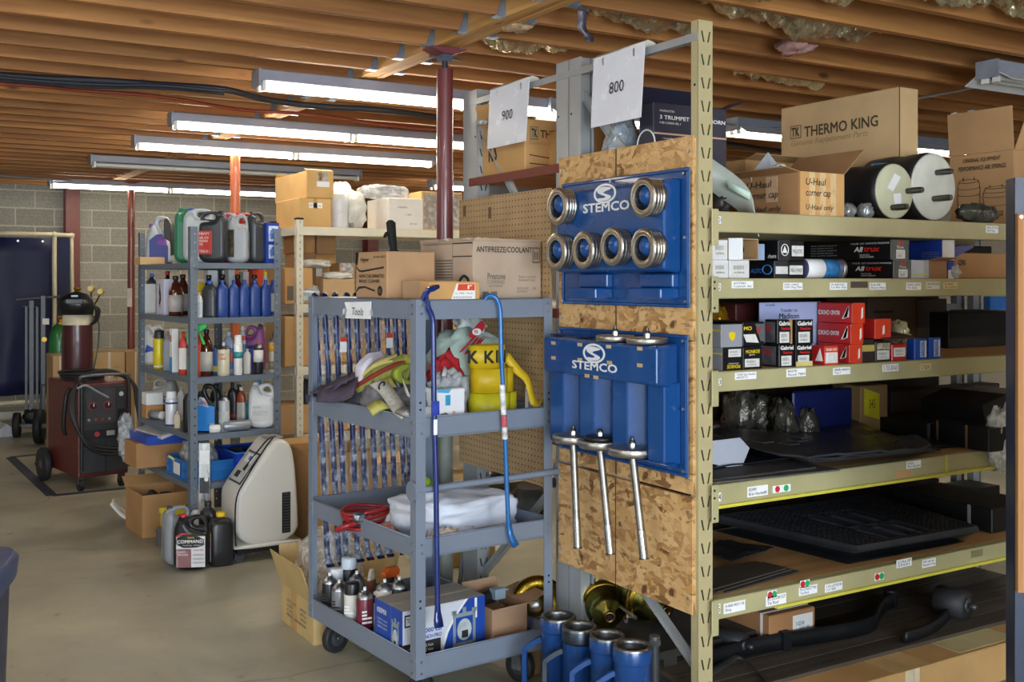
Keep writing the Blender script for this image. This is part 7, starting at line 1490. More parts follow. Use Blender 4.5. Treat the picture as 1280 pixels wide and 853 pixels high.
for a in(-.25,.25):MB().prism([(-.045,R*1.1+a*.0),(-.005,R*1.62),(.03,R*1.5),(-.015,R*.98)]if a<0 else[(-.01,R*.9),(.03,R*.95),(.035,R*.42),(.0,R*.36)],-.002,-.0008).obj('paper_tag',PAPER,k)
k,R=air_spring(1168,233,87,RF+.045,.30,'larger black air spring with a pale grey end plate and two studs',M('#cfcfc4',.45,0,.12,10),((1.35,.42,.07),(-1.7,.35,.08)))
k=root('plastic_disc','small blue disc lying on top of the smaller air spring','cap',W.w((W.pix(1095,196,y=RF+.25).x,RF+.22,DZ[0]+.001)),0);MB().loft([(0,0,.215,.05,.04,2),(0,0,.235,.045,.036,2)],18).loft([(0,0,0,.01,.01,2),(0,0,.215,.01,.01,2)],8).obj('cap',M('#2a78c9',.4),k)
for i,(pl,pr)in enumerate(((1056,1078),(1079,1098))):lump(W,pl,pr,254,DZ[0],RF+.015,'lamp_lens',('clear','second clear')[i]+' plastic lamp lens lying before the smaller air spring',M('#8f9494',.12,.3,.4,40,.3,20),.06,31+i,.25,cat='lens',part='lens')
y_=2.86;a=W.pix(1268,188,y=y_);x0=a.x;yb=W.pix(1187,195,x=x0).y;zt=a.z+.005
r,d=carton(W,'carton','tan air spring carton with printed pictures and raised flap at the right end',x0,x0+.3,y_,yb,DZ[0],zt,m_card('#b58a55'),open_top=True,flaps={'L':(1.5,.19),'F':(1.2,.16)})
write(r,d,'L','ORIGINAL EQUIPMENT',.22,.88,.06,TB,.58,.02,.15);write(r,d,'L','PERFORMANCE AIR SPRINGS',.14,.78,.06,TB,.74,.02,.15)
def ring_draw(u,v,s,sv,bulge):
 o_,xd,yd,aa,bb=face('L',*d);n=xd.cross(yd)*.0014;L_=MB();q=lambda i,j:o_+xd*aa*(u+s*i)+yd*bb*(v+sv*j)+n
 side=[(0,.1),(-.02,.3),(-.05*bulge,.5),(-.02,.7),(.05,.92)]
 for sgn in(0,1):L_.tube([q(i if not sgn else 1-i,j)for i,j in side],.0014,4)
 for j in(.08,.5,.72,.93):
  L_.tube([q(.5+.5*math.cos(t)*(.92 if j>.9 else 1),j+.06*math.sin(t))for t in[math.pi+math.pi*z/8 for z in range(9)]],.0014,4)
 L_.tube([q(.5+.46*math.cos(t),.93+.06*math.sin(t))for t in[2*math.pi*z/14 for z in range(15)]],.0014,4)
 for i in(.25,.75):L_.tube([q(i,.95),q(i,1.06)],.002,4)
 tag(L_.obj('line_drawing',TB,r),kind='stuff')
ring_draw(.14,.27,.34,.40,.4);ring_draw(.55,.29,.36,.26,1.2);write(r,d,'L','THERMO SPRINGS',.22,.16,.07,TB,.62,.03,.15)
lump(W,1196,1268,254,DZ[0],RF+.012,'wrapped_part','dark part in a crumpled clear bag at the right end of the top level',M('#44443e',.15,0,.5,22,.6,26),.07,35,.25,cat='part',part='film')
# trumpet horn box behind the upper strand board, boxes on the rear rack top
a=W.pix(817,127,y=2.98);x0=a.x;x1=x0+.34;yb=W.pix(799,127,x=x0).y
NB=M('#1c2038',.35,0,.1)
r,d=carton(W,'carton','dark blue printed horn carton with raised flap behind the upper strand board',x0,x1,2.98,yb,DZ[0],a.z,NB,open_top=True,flaps={'B':(1.45,.07),'R':(.4,.1)})
write(r,d,'F','3 TRUMPET TRAIN HORN',.08,.855,.035,WHITE,.9,.02);write(r,d,'F','MARINETEK',.08,.92,.018,WHITE,.2);plate(r,d,'F',.0,.72,1,.735,M('#c9a58f',.5),'print_band');write(r,d,'F','HB12000-BL1',.08,.815,.018,WHITE,.28)
for i in range(5):write(r,d,'F','- Loudest available on the market',.1,.68-.04*i,.018,WHITE,.7)
MB().tube([Vector((-d[0]/2-.001,.0+.05*math.cos(t),d[2]*.64+.05*math.sin(t)))for t in[2*math.pi*i/20 for i in range(20)]],.003,5,True).obj('logo_ring',WHITE,r)
rz_=2.0205
r,d,_=rk(W,603,656,712,148,rz_,3.80,'carton','orange tan carton with thermal equipment print on the rear rack top',m_card('#c9964f'),flaps={'L':(1.2,.10)})
write(r,d,'F','THERMO KING',.34,.66,.15,TB,1.2,.02);tkmark(r,d,'F',.12,.62,.17,.24);write(r,d,'F','Genuine Replacement',.1,.5,.1,TB2,1.0,0,.2);write(r,d,'L','KS',.16,.3,.4,INK,.2,.03)
shape_on(r,d,'F',[(.1,.32),(.95,.24),(.95,.26),(.1,.34)],TB);shape_on(r,d,'F',[(.1,.16),(.95,.13),(.95,.145),(.1,.18)],TB)
lump(W,600,614,149,rz_+d[2]+.001,4.02,'pipe_fitting','white and black fitting on the orange tan carton behind the 900 sign',M('#b9b9b4',.4,0,.5,30),.08,41,.3,cat='fitting',part='fitting')
r,d,_=rk(W,716,720,800,158,rz_,3.60,'carton','orange tan carton behind the 800 sign on the rear rack top',m_card('#d09c4c'),.3);shape_on(r,d,'F',[(.62,.3),(.8,.42),(.9,.62),(.9,.66),(.79,.46),(.61,.34)],TB)
MB()
k=root('bubble_wrap','strip of silvery bubble wrap beside the blue horn carton','bubble wrap',W.w((W.pix(778,160,y=3.2).x,3.2,DZ[0])),0);MB().blob(.16,.12,W.pix(778,150,y=3.2).z-DZ[0],42,.3,4,24).obj('film',M('#a9b4bd',.15,.3,.25,40,.6,60),k)
# level two: filters and shock absorbers
WB,BKB=M('#d6d8dc',.5,0,.03),M('#141417',.35,0,.1)
LABW=M('#d5d5d2',.5,0,.12,60)
def bar(r,d,f,u0,v0,u1,v1):
 plate(r,d,f,u0,v0,u1,v1,LABW,'barcode_label');o_,xd,yd,aa,bb=face(f,*d);n=xd.cross(yd)
 text(r,'||||||||||',INK,o_+xd*aa*(u0+.12*(u1-u0))+yd*bb*(v0+.5*(v1-v0))+n*.0004,xd,yd,bb*(v1-v0)*.3,aa*(u1-u0)*.6);text(r,'AA 0450-38',INK,o_+xd*aa*(u0+.15*(u1-u0))+yd*bb*(v0+.2*(v1-v0))+n*.0004,xd,yd,bb*(v1-v0)*.14,aa*(u1-u0)*.6)
def stack(lv,specs):
 """specs: (pl, pc, pr, top px, material, label, stacked-on height key, key)"""
 H_={}
 for pl,pc,pr,pt,m,lb,base,key,yv in specs:
  dz=H_[base]+.0006 if base else 0
  r,d,h=rb('part_box',lb,lv,pl,pc,pr,pt,m,yv,dz=dz,deep=.30 if pl is None else None);H_[key]=dz+h;yield key,r,d
B2={k:(r,d)for k,r,d in stack(1,[
(None,890.5,911,325,WB,'white barcode box at the left end of the second level, lower one',None,'a',RF+.012),(None,912,937,325,WB,'white barcode box right of the first, lower row on the second level',None,'b',RF+.012),
(None,890.5,910,299.5,WB,'white barcode box at the left end of the second level, upper one','a','c',RF+.012),
(937,968,1004,326,BKB,'black printed box in the lower row of the second level',None,'e',RF+.014),(948,973,1005,300,BKB,'black printed box in the upper row of the second level','e','f',RF+.014)])}
for q in 'abc':bar(*B2[q],'F',.08,.12,.92,.85)
for q in 'ef':
 r,d=B2[q];plate(r,d,'F',.02,.0,.45,1,M('#2b2c30',.4),'end_print');plate(r,d,'F',.52,.22,.98,.74,LABW,'label_sticker');write(r,d,'F','MALXTWZ',.56,.36,.2,INK,.38)
r,d=B2['e'];plate(r,d,'F',.04,.25,.46,.68,LABW,'label_sticker');write(r,d,'L','AUTO',.04,.3,.26,M('#2f7fd0',.4),.5,.02,.2);o_,xd,yd,aa,bb=face('L',*d)
MB().tube([o_+xd*(aa*.72+.022*math.cos(t))+yd*(bb*.5+.016*math.sin(t))+xd.cross(yd)*.001 for t in[i*.42 for i in range(15)]],.002,5,True).obj('logo_ring',M('#3f8fe0',.4),r)
r,d=B2['f'];write(r,d,'L','rbers',.5,.12,.2,WHITE,.4,.02)
c_=face('F',*d);cc=c_[0]+c_[1]*c_[3]*.24+c_[2]*c_[4]*.52
MB().tube([cc+Vector((.017*math.cos(t),-.0012,.02*math.sin(t)))for t in[i*.4488 for i in range(14)]],.0016,5,True).obj('logo_ring',WHITE,r);MB().prism([(cc.x-.012,cc.z-.01),(cc.x+.012,cc.z-.01),(cc.x,cc.z+.014)],cc.y-.0014,cc.y-.0004).obj('logo_mark',WHITE,r)
# open white box with a part in it
a=W.pix(911,400,y=RF+.012);b_=W.pix(948,400,y=RF+.012);zb=DZ[1]+B2['b'][1][2]+.0006;hh=.072
k=root('part_box','open white box showing a dark part, upper row of the second level','box',((a.x+b_.x)/2,RF+.012+.13,zb),0);w=b_.x-a.x
MB().box(-w/2,w/2,-.13,.13,0,.003).box(-w/2,w/2,-.13,.13,hh-.003,hh).box(-w/2,-w/2+.003,-.13,.13,.003,hh-.003).box(w/2-.003,w/2,-.13,.13,.003,hh-.003).box(-w/2,w/2,.127,.13,.003,hh-.003).obj('carton',M('#b9966a',.7,0,.08),k)
MB().add([(-w/2,-.1305,0),(-w/2+.03,-.165,.0),(-w/2+.03,-.165,hh),(-w/2,-.1305,hh),(-w/2-.001,-.13,0),(-w/2+.029,-.166,0),(-w/2+.029,-.166,hh),(-w/2-.001,-.13,hh)],[(0,1,2,3),(7,6,5,4),(0,4,5,1),(1,5,6,2),(2,6,7,3),(3,7,4,0)]).obj('flap',WB,k)
MB().cyl((-.01,-.09,.035),(-.01,.1,.035),.026,n=18).cyl((.01,-.105,.036),(.01,-.09,.036),.016,n=14).obj('shock_end',m_steel('dark_steel','#3a3a3c',.3),k)
r,d,h=rk(W,946,948,956,305,zb,RF+.02,'part_box','small pale blue box beside the open white box',M('#8fa3c4',.5),.12)
# lying bottle
a,b_=W.pix(1004,336,y=RF+.06),W.pix(1052,336,y=RF+.03);R=12.2*W.dep(a)/FPX;k=root('filter_can','silver canister with white and blue label lying on the second level','canister',(a.x,a.y,DZ[1]),math.atan2(b_.y-a.y,b_.x-a.x));L_=(b_-a).length;m=Matrix.Translation((0,0,R))@Matrix.Rotation(math.pi/2,4,'Y')
MB().lathe([(0,0),(R,0),(R,L_*.9),(R*.93,L_*.96),(R*.9,L_),(R*.8,L_*.99),(0,L_*.97)],26,m).obj('can_body',M('#5a5a7c',.3,.2,.1),k);MB().lathe([(R*1.01,0),(R*1.012,L_*.44),(R*.98,L_*.44)],26,m).obj('white_label',PAPER,k);MB().lathe([(R*1.01,L_*.46),(R*1.012,L_*.80),(R*.98,L_*.80)],26,m).obj('blue_label',M('#2c6fa8',.35,0,.5,40),k);MB().lathe([(R*.98,L_*.92),(R*1.02,L_*.94),(R*1.0,L_*1.0),(R*.85,L_*1.005)],26,m).obj('silver_rim',BOLT,k)
# black shock boxes with red and white lettering
RDX=M('#d02a22',.4,0,.03)
dz=0
for i,(pl,pc,pr,pt,lb)in enumerate(((1004,1117,1139,325,'long black box with red and white lettering, lower of two on the second level'),(1004,1114,1136,299.5,'long black box with red and white lettering, upper of two on the second level'))):
 r,d,h=rb('part_box',lb,1,pl,pc,pr,pt,BKB,RF+.014,dz=dz);dz+=h+.0006
 write(r,d,'L','All',.60,.42,.26,WHITE,.10,.03,.2);write(r,d,'L','trux',.71,.42,.24,RDX,.17,.03,.2);write(r,d,'L','YOUR 1ST CHOICE MARINE',.56,.80,.08,WHITE,.42);write(r,d,'L','SHOCK\nABSORBER',.66,.12,.18,WHITE,.16)
 for j in range(5):write(r,d,'L','Ride quality assured',.10,.76-.13*j,.06,WHITE,.30-.04*(j%2))
 plate(r,d,'F',.0,.0,1,1,M('#5a5c58',.45,0,.15,30),'end_print');plate(r,d,'F',.28,.06,.78,.5,LABW,'label_sticker');write(r,d,'F','AT',.34,.74,.2,RDX,.36,.03);write(r,d,'F','| | | |\n007',.34,.12,.3,INK,.34);write(r,d,'F','Trux',.3,.57,.12,WHITE,.4)
BLB=M('#1f3f9c',.4,0,.06)
r,d,h=rb('part_box','pale grey box with a yellow line under the blue box, second level',1,1137,1139.5,1161,325,M('#b9bcc4',.5),RF+.012,.3);plate(r,d,'F',.05,.2,.95,.26,YEL,'yellow_line');plate(r,d,'F',.7,0,1,1,M('#a5a8b0',.5),'end_print')
r2,d2,h2=rb('part_box','royal blue box with an open white end flap on the second level',1,1136,1178,1193,300,BLB,RF+.014,dz=h+.0006)
for j in range(4):write(r2,d2,'L','heavy duty gas pressure',.40,.36-.1*j,.06,M('#a9b8e0',.5),.5)
plate(r2,d2,'F',0,0,1,1,M('#dcd7d2',.5),'white_end');w,dd,hh=d2;MB().add([(w/2,-dd/2,.01),(w/2+.10,-dd/2-.01,.05),(w/2+.11,-dd/2-.01,hh*.8),(w/2,-dd/2,hh*.7),(w/2,-dd/2+.002,.01),(w/2+.10,-dd/2-.008,.05),(w/2+.11,-dd/2-.008,hh*.8),(w/2,-dd/2+.002,hh*.7)],[(0,1,2,3),(7,6,5,4),(0,4,5,1),(1,5,6,2),(2,6,7,3),(3,7,4,0)]).obj('flap',M('#4a4a78',.5,0,.15),r2)
r,d,h=rb('part_box','small brown open box beside the pale grey box, second level',1,1159,1162,1184,325,m_card('#94683e'),RF+.012,.16,open_top=True,flaps={'F':(.2,.05),'R':(.2,.05)})
r,d,h=rb('part_box','small blue and white box right of the brown open box',1,1183,1185,1192,327,BLB,RF+.03,.1);plate(r,d,'F',0,0,1,.5,WHITE,'white_print')
lump(W,1190,1206,331,DZ[1],RF+.014,'clear_bag','small clear bag of parts right of the blue and white box',M('#c3c3c0',.2,.1,.3,30,.6,30),.06,43,.35)
r,d,h=rb('carton','long brown carton with letters ON at the right of the second level',1,1192,1192.5,1275,316,m_card('#a87a45'),RF+.10,.3);write(r,d,'F','ON',.06,.5,.24,INK,.10,.02);plate(r,d,'L',.1,.2,.9,.24,INK,'print_line')
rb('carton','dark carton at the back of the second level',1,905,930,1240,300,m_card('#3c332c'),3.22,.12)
# level three: shock absorber boxes
GB=M('#8d9098',.45,0,.06);YLG=M('#e0c420',.4,0,.05);REDB=M('#c32a24',.35,0,.06);BAS=M('#29221f',.5,0,.3,40)
def wr_(key,*a,**k_):r,d=B3[key];return write(r,d,*a,**k_)
B3={k:(r,d)for k,r,d in stack(2,[
(890.5,903,928,435,BKB,'black box with yellow lettering, lower left on the third level',None,'b',RF+.014),(890.5,901.5,928,406,GB,'grey box with a yellow badge, upper left on the third level','b','a',RF+.014),
(None,929,953,434,BKB,'black box with yellow lettering and white label, second in the lower row',None,'d',RF+.014),(None,928.5,956,403,BKB,'black box with yellow print and slanting white label, second in the upper row','d','c',RF+.016),
(953,974,993,431,BKB,'black box with red and white lettering, lower row left of two',None,'g',RF+.014),(956,972,990,400,BKB,'black box with torn brown edge and red lettering, upper row','g','e',RF+.014),
(989,994.5,1015.5,431,BKB,'black box with red lettering and a yellow tape strip, lower row',None,'h',RF+.013),(989,995,1016.5,400,BKB,'black box with white barcode label in the upper row, beside the blue sheet','h','f',RF+.013)])}
shape_on(*B3['a'],'F',[(.36,.62),(.5,.68),(.66,.62),(.66,.42),(.52,.26),(.38,.42)],YLG,'yellow_badge');plate(*B3['a'],'L',0,.7,1,.76,YLG,'yellow_line');plate(*B3['b'],'L',0,0,1,1,GB,'grey_side');plate(*B3['b'],'L',0,.7,1,.76,YLG,'yellow_line',.0009)
wr_('b','F','MONROE',.88,.24,.16,YLG,.66,.02,.1,flip=True);bar(*B3['b'],'F',.3,.58,.92,.92);wr_('b','F','absorbers',.8,.32,.06,WHITE,.5,flip=True)
wr_('d','F','MONROE',.12,.70,.16,YLG,.74,.02,.1);bar(*B3['d'],'F',.08,.1,.84,.46);wr_('d','F','gas',.3,.6,.06,WHITE,.3)
shape_on(*B3['c'],'F',[(.02,.6),(.4,.6),(.5,.82),(.02,.9)],BKB);wr_('c','F','MO',.04,.66,.16,YLG,.36,.03);shape_on(*B3['c'],'F',[(.02,.5),(.56,.5),(.72,.14),(.16,.18)],LABW,'label_sticker');shape_on(*B3['c'],'F',[(.56,.92),(1,.92),(1,.2),(.8,.2)],M('#5a5a60',.4,0,.3,40),'grey_print');wr_('c','F','W',.6,.5,.25,REDB,.2,.02)
for q in 'geh':
 pass
for q in 'gehf':
 wr_(q,'F','Gabriel',.08,.76,.18,WHITE,.84,.03);wr_(q,'F','FleetLine',.24,.58,.12,RDX,.6,.03);bar(*B3[q],'F',.14,.06,.8,.5)
plate(*B3['h'],'F',.02,.0,.98,.22,M('#cfc27c',.4),'yellow_tape',.0022);shape_on(*B3['e'],'F',[(.86,.0),(1,.0),(1,1),(.78,1),(.9,.6)],M('#a8814f',.8,0,.1),'torn_edge',.0014)
for q in 'ge':plate(*B3[q],'L',.0,.08,.8,.9,M('#55545a',.4,0,.4,30),'grey_print');wr_(q,'L','W21',.1,.5,.3,REDB,.4,.02)
# letter sheet standing behind the boxes
k=root('letter_sheet','pale blue sheet with a printed transfer notice behind the black boxes','paper sheet',W.w((W.pix(987,400,y=2.87).x,2.87,DZ[2])),0);o=k.location.copy()
xs0,xs1=W.pix(949,400,y=2.87).x-o.x,W.pix(1026,400,y=2.87).x-o.x;hz=W.pix(987,378,y=2.87).z-o.z
MB().box(xs0,xs1,-.001,.001,0,hz).obj('sheet',M('#aab4dc',.3,0,.03),k);w=xs1-xs0
text(k,'Transfer to:',INK,(xs0+w*.33,-.0012,hz*.84),(1,0,0),(0,0,1),.012,w*.28);text(k,'Madison',INK,(xs0+w*.31,-.0012,hz*.725),(1,0,0),(0,0,1),.02,w*.32,.01);text(k,'e rock',INK,(xs0+w*.1,-.0012,hz*.94),(1,0,0),(0,0,1),.009,w*.14)
# red boxes
RC=M('#b8221f',.35,0,.06)
def redlogo(r,d,u):
 write(r,d,'L','ROAD CHOICE',u-.02,.62,.22,WHITE,.62,.02,flip=True);o_,xd,yd,aa,bb=face('L',*d);n=xd.cross(yd)*.0012
 for i in range(3):
  q=lambda a_,c_:o_+xd*aa*(u+.05+.28*a_)+yd*bb*(.18+.68*c_)+n
  pts=[q(0+.16*i,.04+.06*i),q(.62,1-.02*i),q(.72,1-.14*i),q(.30+.2*i,.06+.06*i)];MB().add(pts,[(0,1,2,3)],False).obj('triangle_mark',WHITE,r)
B4={k:(r,d)for k,r,d in stack(2,[(1022,1062,1077,431,RC,'red box with a white triangle mark, bottom of the stack',None,'1',RF+.014),(1022,1064,1079,405,RC,'red box with a white triangle mark, middle of the stack','1','2',RF+.014),(1022,1065.5,1081,379,RC,'red box with a white triangle mark, top of the stack','2','3',RF+.014)])}
for q in '123':redlogo(*B4[q],.66);plate(*B4[q],'F',0,0,1,1,M('#d23d22',.35,0,.05),'orange_end');shape_on(*B4[q],'F',[(.7,.2),(.85,.3),(.85,.8),(.72,.7)],WHITE,'white_mark')
r,d,h=rb('part_box','small red box with a white label in front of the red stack',2,1014,1031,1047.5,433,RC,RF+.002);plate(r,d,'F',0,0,1,1,M('#d23d22',.35,0,.05),'orange_end');plate(r,d,'F',.05,.1,.95,.66,LABW,'label_sticker',.001);write(r,d,'F','ROAD CHO',.1,.74,.14,WHITE,.8,.02);write(r,d,'F','|||||||\n0445028',.2,.2,.34,INK,.6);shape_on(r,d,'L',[(.3,.2),(.66,.86),(.86,.2)],WHITE,'white_mark')
B5={k:(r,d)for k,r,d in stack(2,[(None,1077.5,1093,425,BAS,'black box with a tape strip between the red stack and the label box',None,'a',RF+.014),(None,1094.5,1113.5,427,BAS,'black box with torn printed label in the lower row',None,'b',RF+.012),
(1078,1094,1113.5,399,RC,'red box lying on the two black boxes','a','c',RF+.02),(None,1115,1133,431,RC,'red box with a white barcode label, beside the blue boxes',None,'d',RF+.008)])}
plate(*B5['a'],'F',0,.48,1,.76,M('#b9a55a',.4,0,.1),'tape_strip');bar(*B5['b'],'F',.1,.1,.9,.55);plate(*B5['b'],'F',.1,.6,.95,.9,M('#a9a38a',.5,0,.5,70),'torn_label');plate(*B5['c'],'F',0,0,1,1,M('#d23d22',.35,0,.05),'orange_end');bar(*B5['d'],'F',.12,.25,.92,.8);shape_on(*B5['c'],'F',[(.45,.2),(.6,.26),(.6,.7),(.48,.62)],WHITE,'white_mark')
k=root('torn_flap','torn dark brown carton flap lying over the small boxes','cardboard',W.w((W.pix(1112,423,y=RF+.05).x,RF+.05,DZ[2]+max(B5['b'][1][2],B5['d'][1][2])+.003)),0);MB().add([(-.09,-.06,.0),(.08,-.06,.004),(.10,.0,.012),(.02,.04,.03),(-.07,.03,.02),(-.09,-.06,.003),(.08,-.06,.007),(.10,.0,.015),(.02,.04,.033),(-.07,.03,.023)],[(4,3,2,1,0),(5,6,7,8,9)]+[(i,(i+1)%5,5+(i+1)%5,5+i)for i in range(5)]).obj('flap',M('#4a3230',.6,0,.2),k)
lump(W,1124,1144,401,DZ[2],RF+.17,'foil_packet','cream foil packet standing behind the small red label box',M('#c9c39a',.25,.2,.2,16,.5,26),.09,44,.35,cat='packet',part='foil')
BLB2=M('#1c4aa8',.35,0,.05)
for pl,pc,pr,pt,lb in((1133,1143.5,1159,424,'royal blue box with white print, left of two at the end of the row'),(1159,1161,1176,422.5,'royal blue box with white print, right of two at the end of the row')):
 r,d,h=rb('part_box',lb,2,pl,pc,pr,pt,BLB2,RF+.012);plate(r,d,'F',.42,.1,.7,.9,M('#a9c3e0',.4),'light_panel');o_,xd,yd,aa,bb=face('F',*d);text(r,'SACHS',BLB2,o_+xd*aa*.66+yd*bb*.16+Vector((0,-.0008,0)),yd,-xd,aa*.18,bb*.66,.02);plate(r,d,'F',.78,.1,.92,.9,M('#d9dce0',.4),'white_panel')
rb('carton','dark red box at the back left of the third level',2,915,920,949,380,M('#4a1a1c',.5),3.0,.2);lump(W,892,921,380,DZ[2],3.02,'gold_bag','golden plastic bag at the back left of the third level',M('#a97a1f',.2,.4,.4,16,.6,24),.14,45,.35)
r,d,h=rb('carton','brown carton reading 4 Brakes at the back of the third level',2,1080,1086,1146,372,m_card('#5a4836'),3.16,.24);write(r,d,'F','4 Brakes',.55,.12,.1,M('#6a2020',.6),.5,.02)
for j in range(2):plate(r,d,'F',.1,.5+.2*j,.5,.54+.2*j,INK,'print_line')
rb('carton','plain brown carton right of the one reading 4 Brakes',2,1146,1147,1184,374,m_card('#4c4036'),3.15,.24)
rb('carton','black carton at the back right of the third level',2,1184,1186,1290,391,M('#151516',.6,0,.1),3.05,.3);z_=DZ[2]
r,d,h=rk(W,1228,1238,1290,371,DZ[2],3.36,'carton','bright blue box behind the black carton at the right end',M('#2b6fc0',.5),.04);
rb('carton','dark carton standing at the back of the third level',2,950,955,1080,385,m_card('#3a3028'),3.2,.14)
# level four: rubber sheets, long black boxes, wrapped parts
MAT=M('#2f3033',.32,0,.25,10,.3,14);MAT2=M('#3c3b39',.6,0,.3,10)
def sheet(name,label,lv,pts,dz,th,mat,wave=0,cat='rubber sheet',sag=0):
 """flat sheet whose outline was read off the photograph at its own height"""
 z=DZ[lv]+dz;P=[W.pix(a,b_,z=z)for a,b_ in pts];c=sum(P,Vector())/len(P)
 k=root(name,label,cat,(c.x,c.y,z),0);n=14;vs,fs=[],[]
 A_,B_,C_,D_=P
 for top in(0,1):
  for i in range(n+1):
   for j in range(n+1):
    u,v_=i/n,j/n;p=(A_*(1-u)+B_*u)*(1-v_)+(D_*(1-u)+C_*u)*v_-c
    zz=wave*(max(0,noise.noise(Vector((u*3,v_*3,dz*90))))*1.2+(.6 if(u>.9 or v_<.1)else 0)*abs(noise.noise(Vector((u*5,v_*5,dz*200)))));vs.append((p.x,p.y,zz+th*top))
 m_=(n+1)**2
 for i in range(n):
  for j in range(n):a=i*(n+1)+j;fs+=[(a,a+1,a+n+2,a+n+1),(m_+a,m_+a+n+1,m_+a+n+2,m_+a+1)]
 for i in range(n):
  for a,b_ in((i,i+1),((i+1)*(n+1)+n,i*(n+1)+n),(n*(n+1)+i+1,n*(n+1)+i),(0,0)):pass
  e=[(i*(n+1),(i+1)*(n+1)),((i+1)*(n+1)+n,i*(n+1)+n),(i+1,i),(n*(n+1)+i,n*(n+1)+i+1)]
  for a,b_ in e:fs.append((a,b_,m_+b_,m_+a))
 MB().add(vs,fs,False).obj('sheet',mat,k,fix=True);return k
QUAD=[(1022,578),(1176,563),(1065,528),(882,543)]
for i in range(5):sheet('mud_flap','black rubber flap in the big pile on the fourth level, '+('bottom one','second from the bottom','middle one','second from the top','topmost, with curled edge')[i],3,[(a-(2 if i%2 else 0)-3*i,b_+(1-i%2))for a,b_ in QUAD],.0005+.013*i,.0075,MAT,.03*(i>2))
k=[o_ for o_ in COL.objects if o_.name.startswith('mud_flap')][-1]
for x,y in((-.28,-.10),(-.20,-.06),(-.33,-.02),(-.12,.0)):MB().box(x,x+.003,y-.03,y+.03,.026,.028).box(x,x+.05,y-.032,y-.029,.026,.028).obj('slit',M('#4a4440',.6),k)
for i in range(2):sheet('mud_flap','grey edged rubber flap at the front left of the fourth level, '+('lower','upper')[i],3,[(880,607-4*i),(1050-30*i,589-3*i),(985,576),(875,578)],.0005+.007*i,.0055,M('#55534f',.6,0,.3,10)if i==0 else MAT2,.002)
sheet('mud_flap','glossy dark rubber flap behind the grey edged ones, fourth level left',3,[(880,588),(985,574),(930,562),(875,566)],.0155,.005,M('#20242c',.25,0,.2,10),.004)
sheet('mud_flap','black rubber flap lying under the long black box on the fourth level',3,[(1130,566),(1212,558),(1160,545),(1090,550)],.001,.012,MAT,0)
def longbox(name,label,lv,near,far,wpx,h,mat,dz=0):
 a=W.pix(*near,z=DZ[lv]+dz);f_=W.pix(*far,z=DZ[lv]+dz);ang=math.atan2(f_.y-a.y,f_.x-a.x)-math.pi/2;L_=(f_-a).length
 Fb_=Fr(a.x,a.y,ang);return carton(Fb_,name,label,0,wpx,0,L_,DZ[lv]+dz,DZ[lv]+dz+h,mat)
BX=M('#0f0f10',.55,0,.1)
r,d=longbox('long_carton','long black carton lying along the depth of the fourth level',3,(1163,553),(1037,533),.34,.075,BX,.0005)
MB().box(-d[0]/2-.002,-d[0]/2,-d[1]/2+.0,-d[1]/2+.015,0,d[2]+.002).box(-d[0]/2-.002,d[0]/2,-d[1]/2,-d[1]/2+.012,d[2],d[2]+.002).obj('grey_strap',M('#5a5d62',.5),r);MB().box(-d[0]/2-.002,-d[0]/2,d[1]*.2,d[1]*.2+.006,0,d[2]).obj('box_seam',M('#3a3a3c',.5),r)
r,d=longbox('long_carton','second black carton continuing before the long one on the fourth level',3,(1236,566),(1165,553.5),.16,.095,BX,.0005)
for q in(.1,.62):MB().box(-d[0]/2-.002,-d[0]/2,d[1]*(.5-q)-.006,d[1]*(.5-q)+.004,0,d[2]).obj('pale_edge',M('#8a6a42',.6),r)
k=root('leaning_carton','black and grey cardboard piece leaning out at the right of the fourth level','cardboard',W.w((W.pix(1245,530,y=RF+.12).x,RF+.12,DZ[3]+.10)),0)
MB().box(-.14,.02,-.05,.25,0,.10,Matrix.Rotation(-.25,4,'Y')).obj('black_side',BX,k);MB().box(.0,.18,-.12,.2,.02,.026,Matrix.Rotation(-.5,4,'Y')).obj('grey_sheet',M('#8d857a',.7,0,.1),k);MB().box(-.002,.012,-.125,.2,.0,.03,Matrix.Rotation(-.5,4,'Y')).obj('tan_edge',m_card('#a87a45'),k)
for i,(px,pt)in enumerate(((1252,520),)):
 p=W.pix(px,560,y=RF-.03);k=root('clear_bag','clear plastic bag hanging over the beam at the right end of the fourth level','bag',(p.x,p.y,DZ[3]-.09),0);MB().blob(.15,.07,.26,46,.4,3,24).obj('film',film('bag_film5','#d9dbd2',.55,.15),k)
sheet_p=lambda:None
k=root('plastic_board','dark blue plastic panel standing at the back of the fourth level','panel',W.w((W.pix(1027,515,y=3.15).x,3.15,DZ[3])),0);a,b_=W.pix(990,490,y=3.15),W.pix(1064,492,y=3.15);MB().box(a.x-k.location.x,b_.x-k.location.x,-.008,.008,.0,a.z-DZ[3]).obj('panel',M('#14205c',.35,0,.1),k,bevel=.006)
k=root('white_sheet','pale grey plastic sheet slanting at the left end of the fourth level','sheet',W.w((W.pix(915,510,y=2.86).x,2.86,DZ[3])),0);o=k.location.copy();pts=[W.pix(890,521,y=2.86)-o,W.pix(926,529,y=2.84)-o,W.pix(937,503,y=2.88)-o,W.pix(925,490,y=2.9)-o,W.pix(890,493,y=2.9)-o];pts[0].z=max(0,pts[0].z);zmin=min(p.z for p in pts);pts=[p-Vector((0,0,zmin))for p in pts]
MB().add(pts+[p+Vector((.002,.003,0))for p in pts],[(0,1,2,3,4),(9,8,7,6,5)]+[(i,5+i,5+(i+1)%5,(i+1)%5)for i in range(5)]).obj('sheet',M('#b4bccb',.35,0,.05),k)
k.location.z=DZ[3]
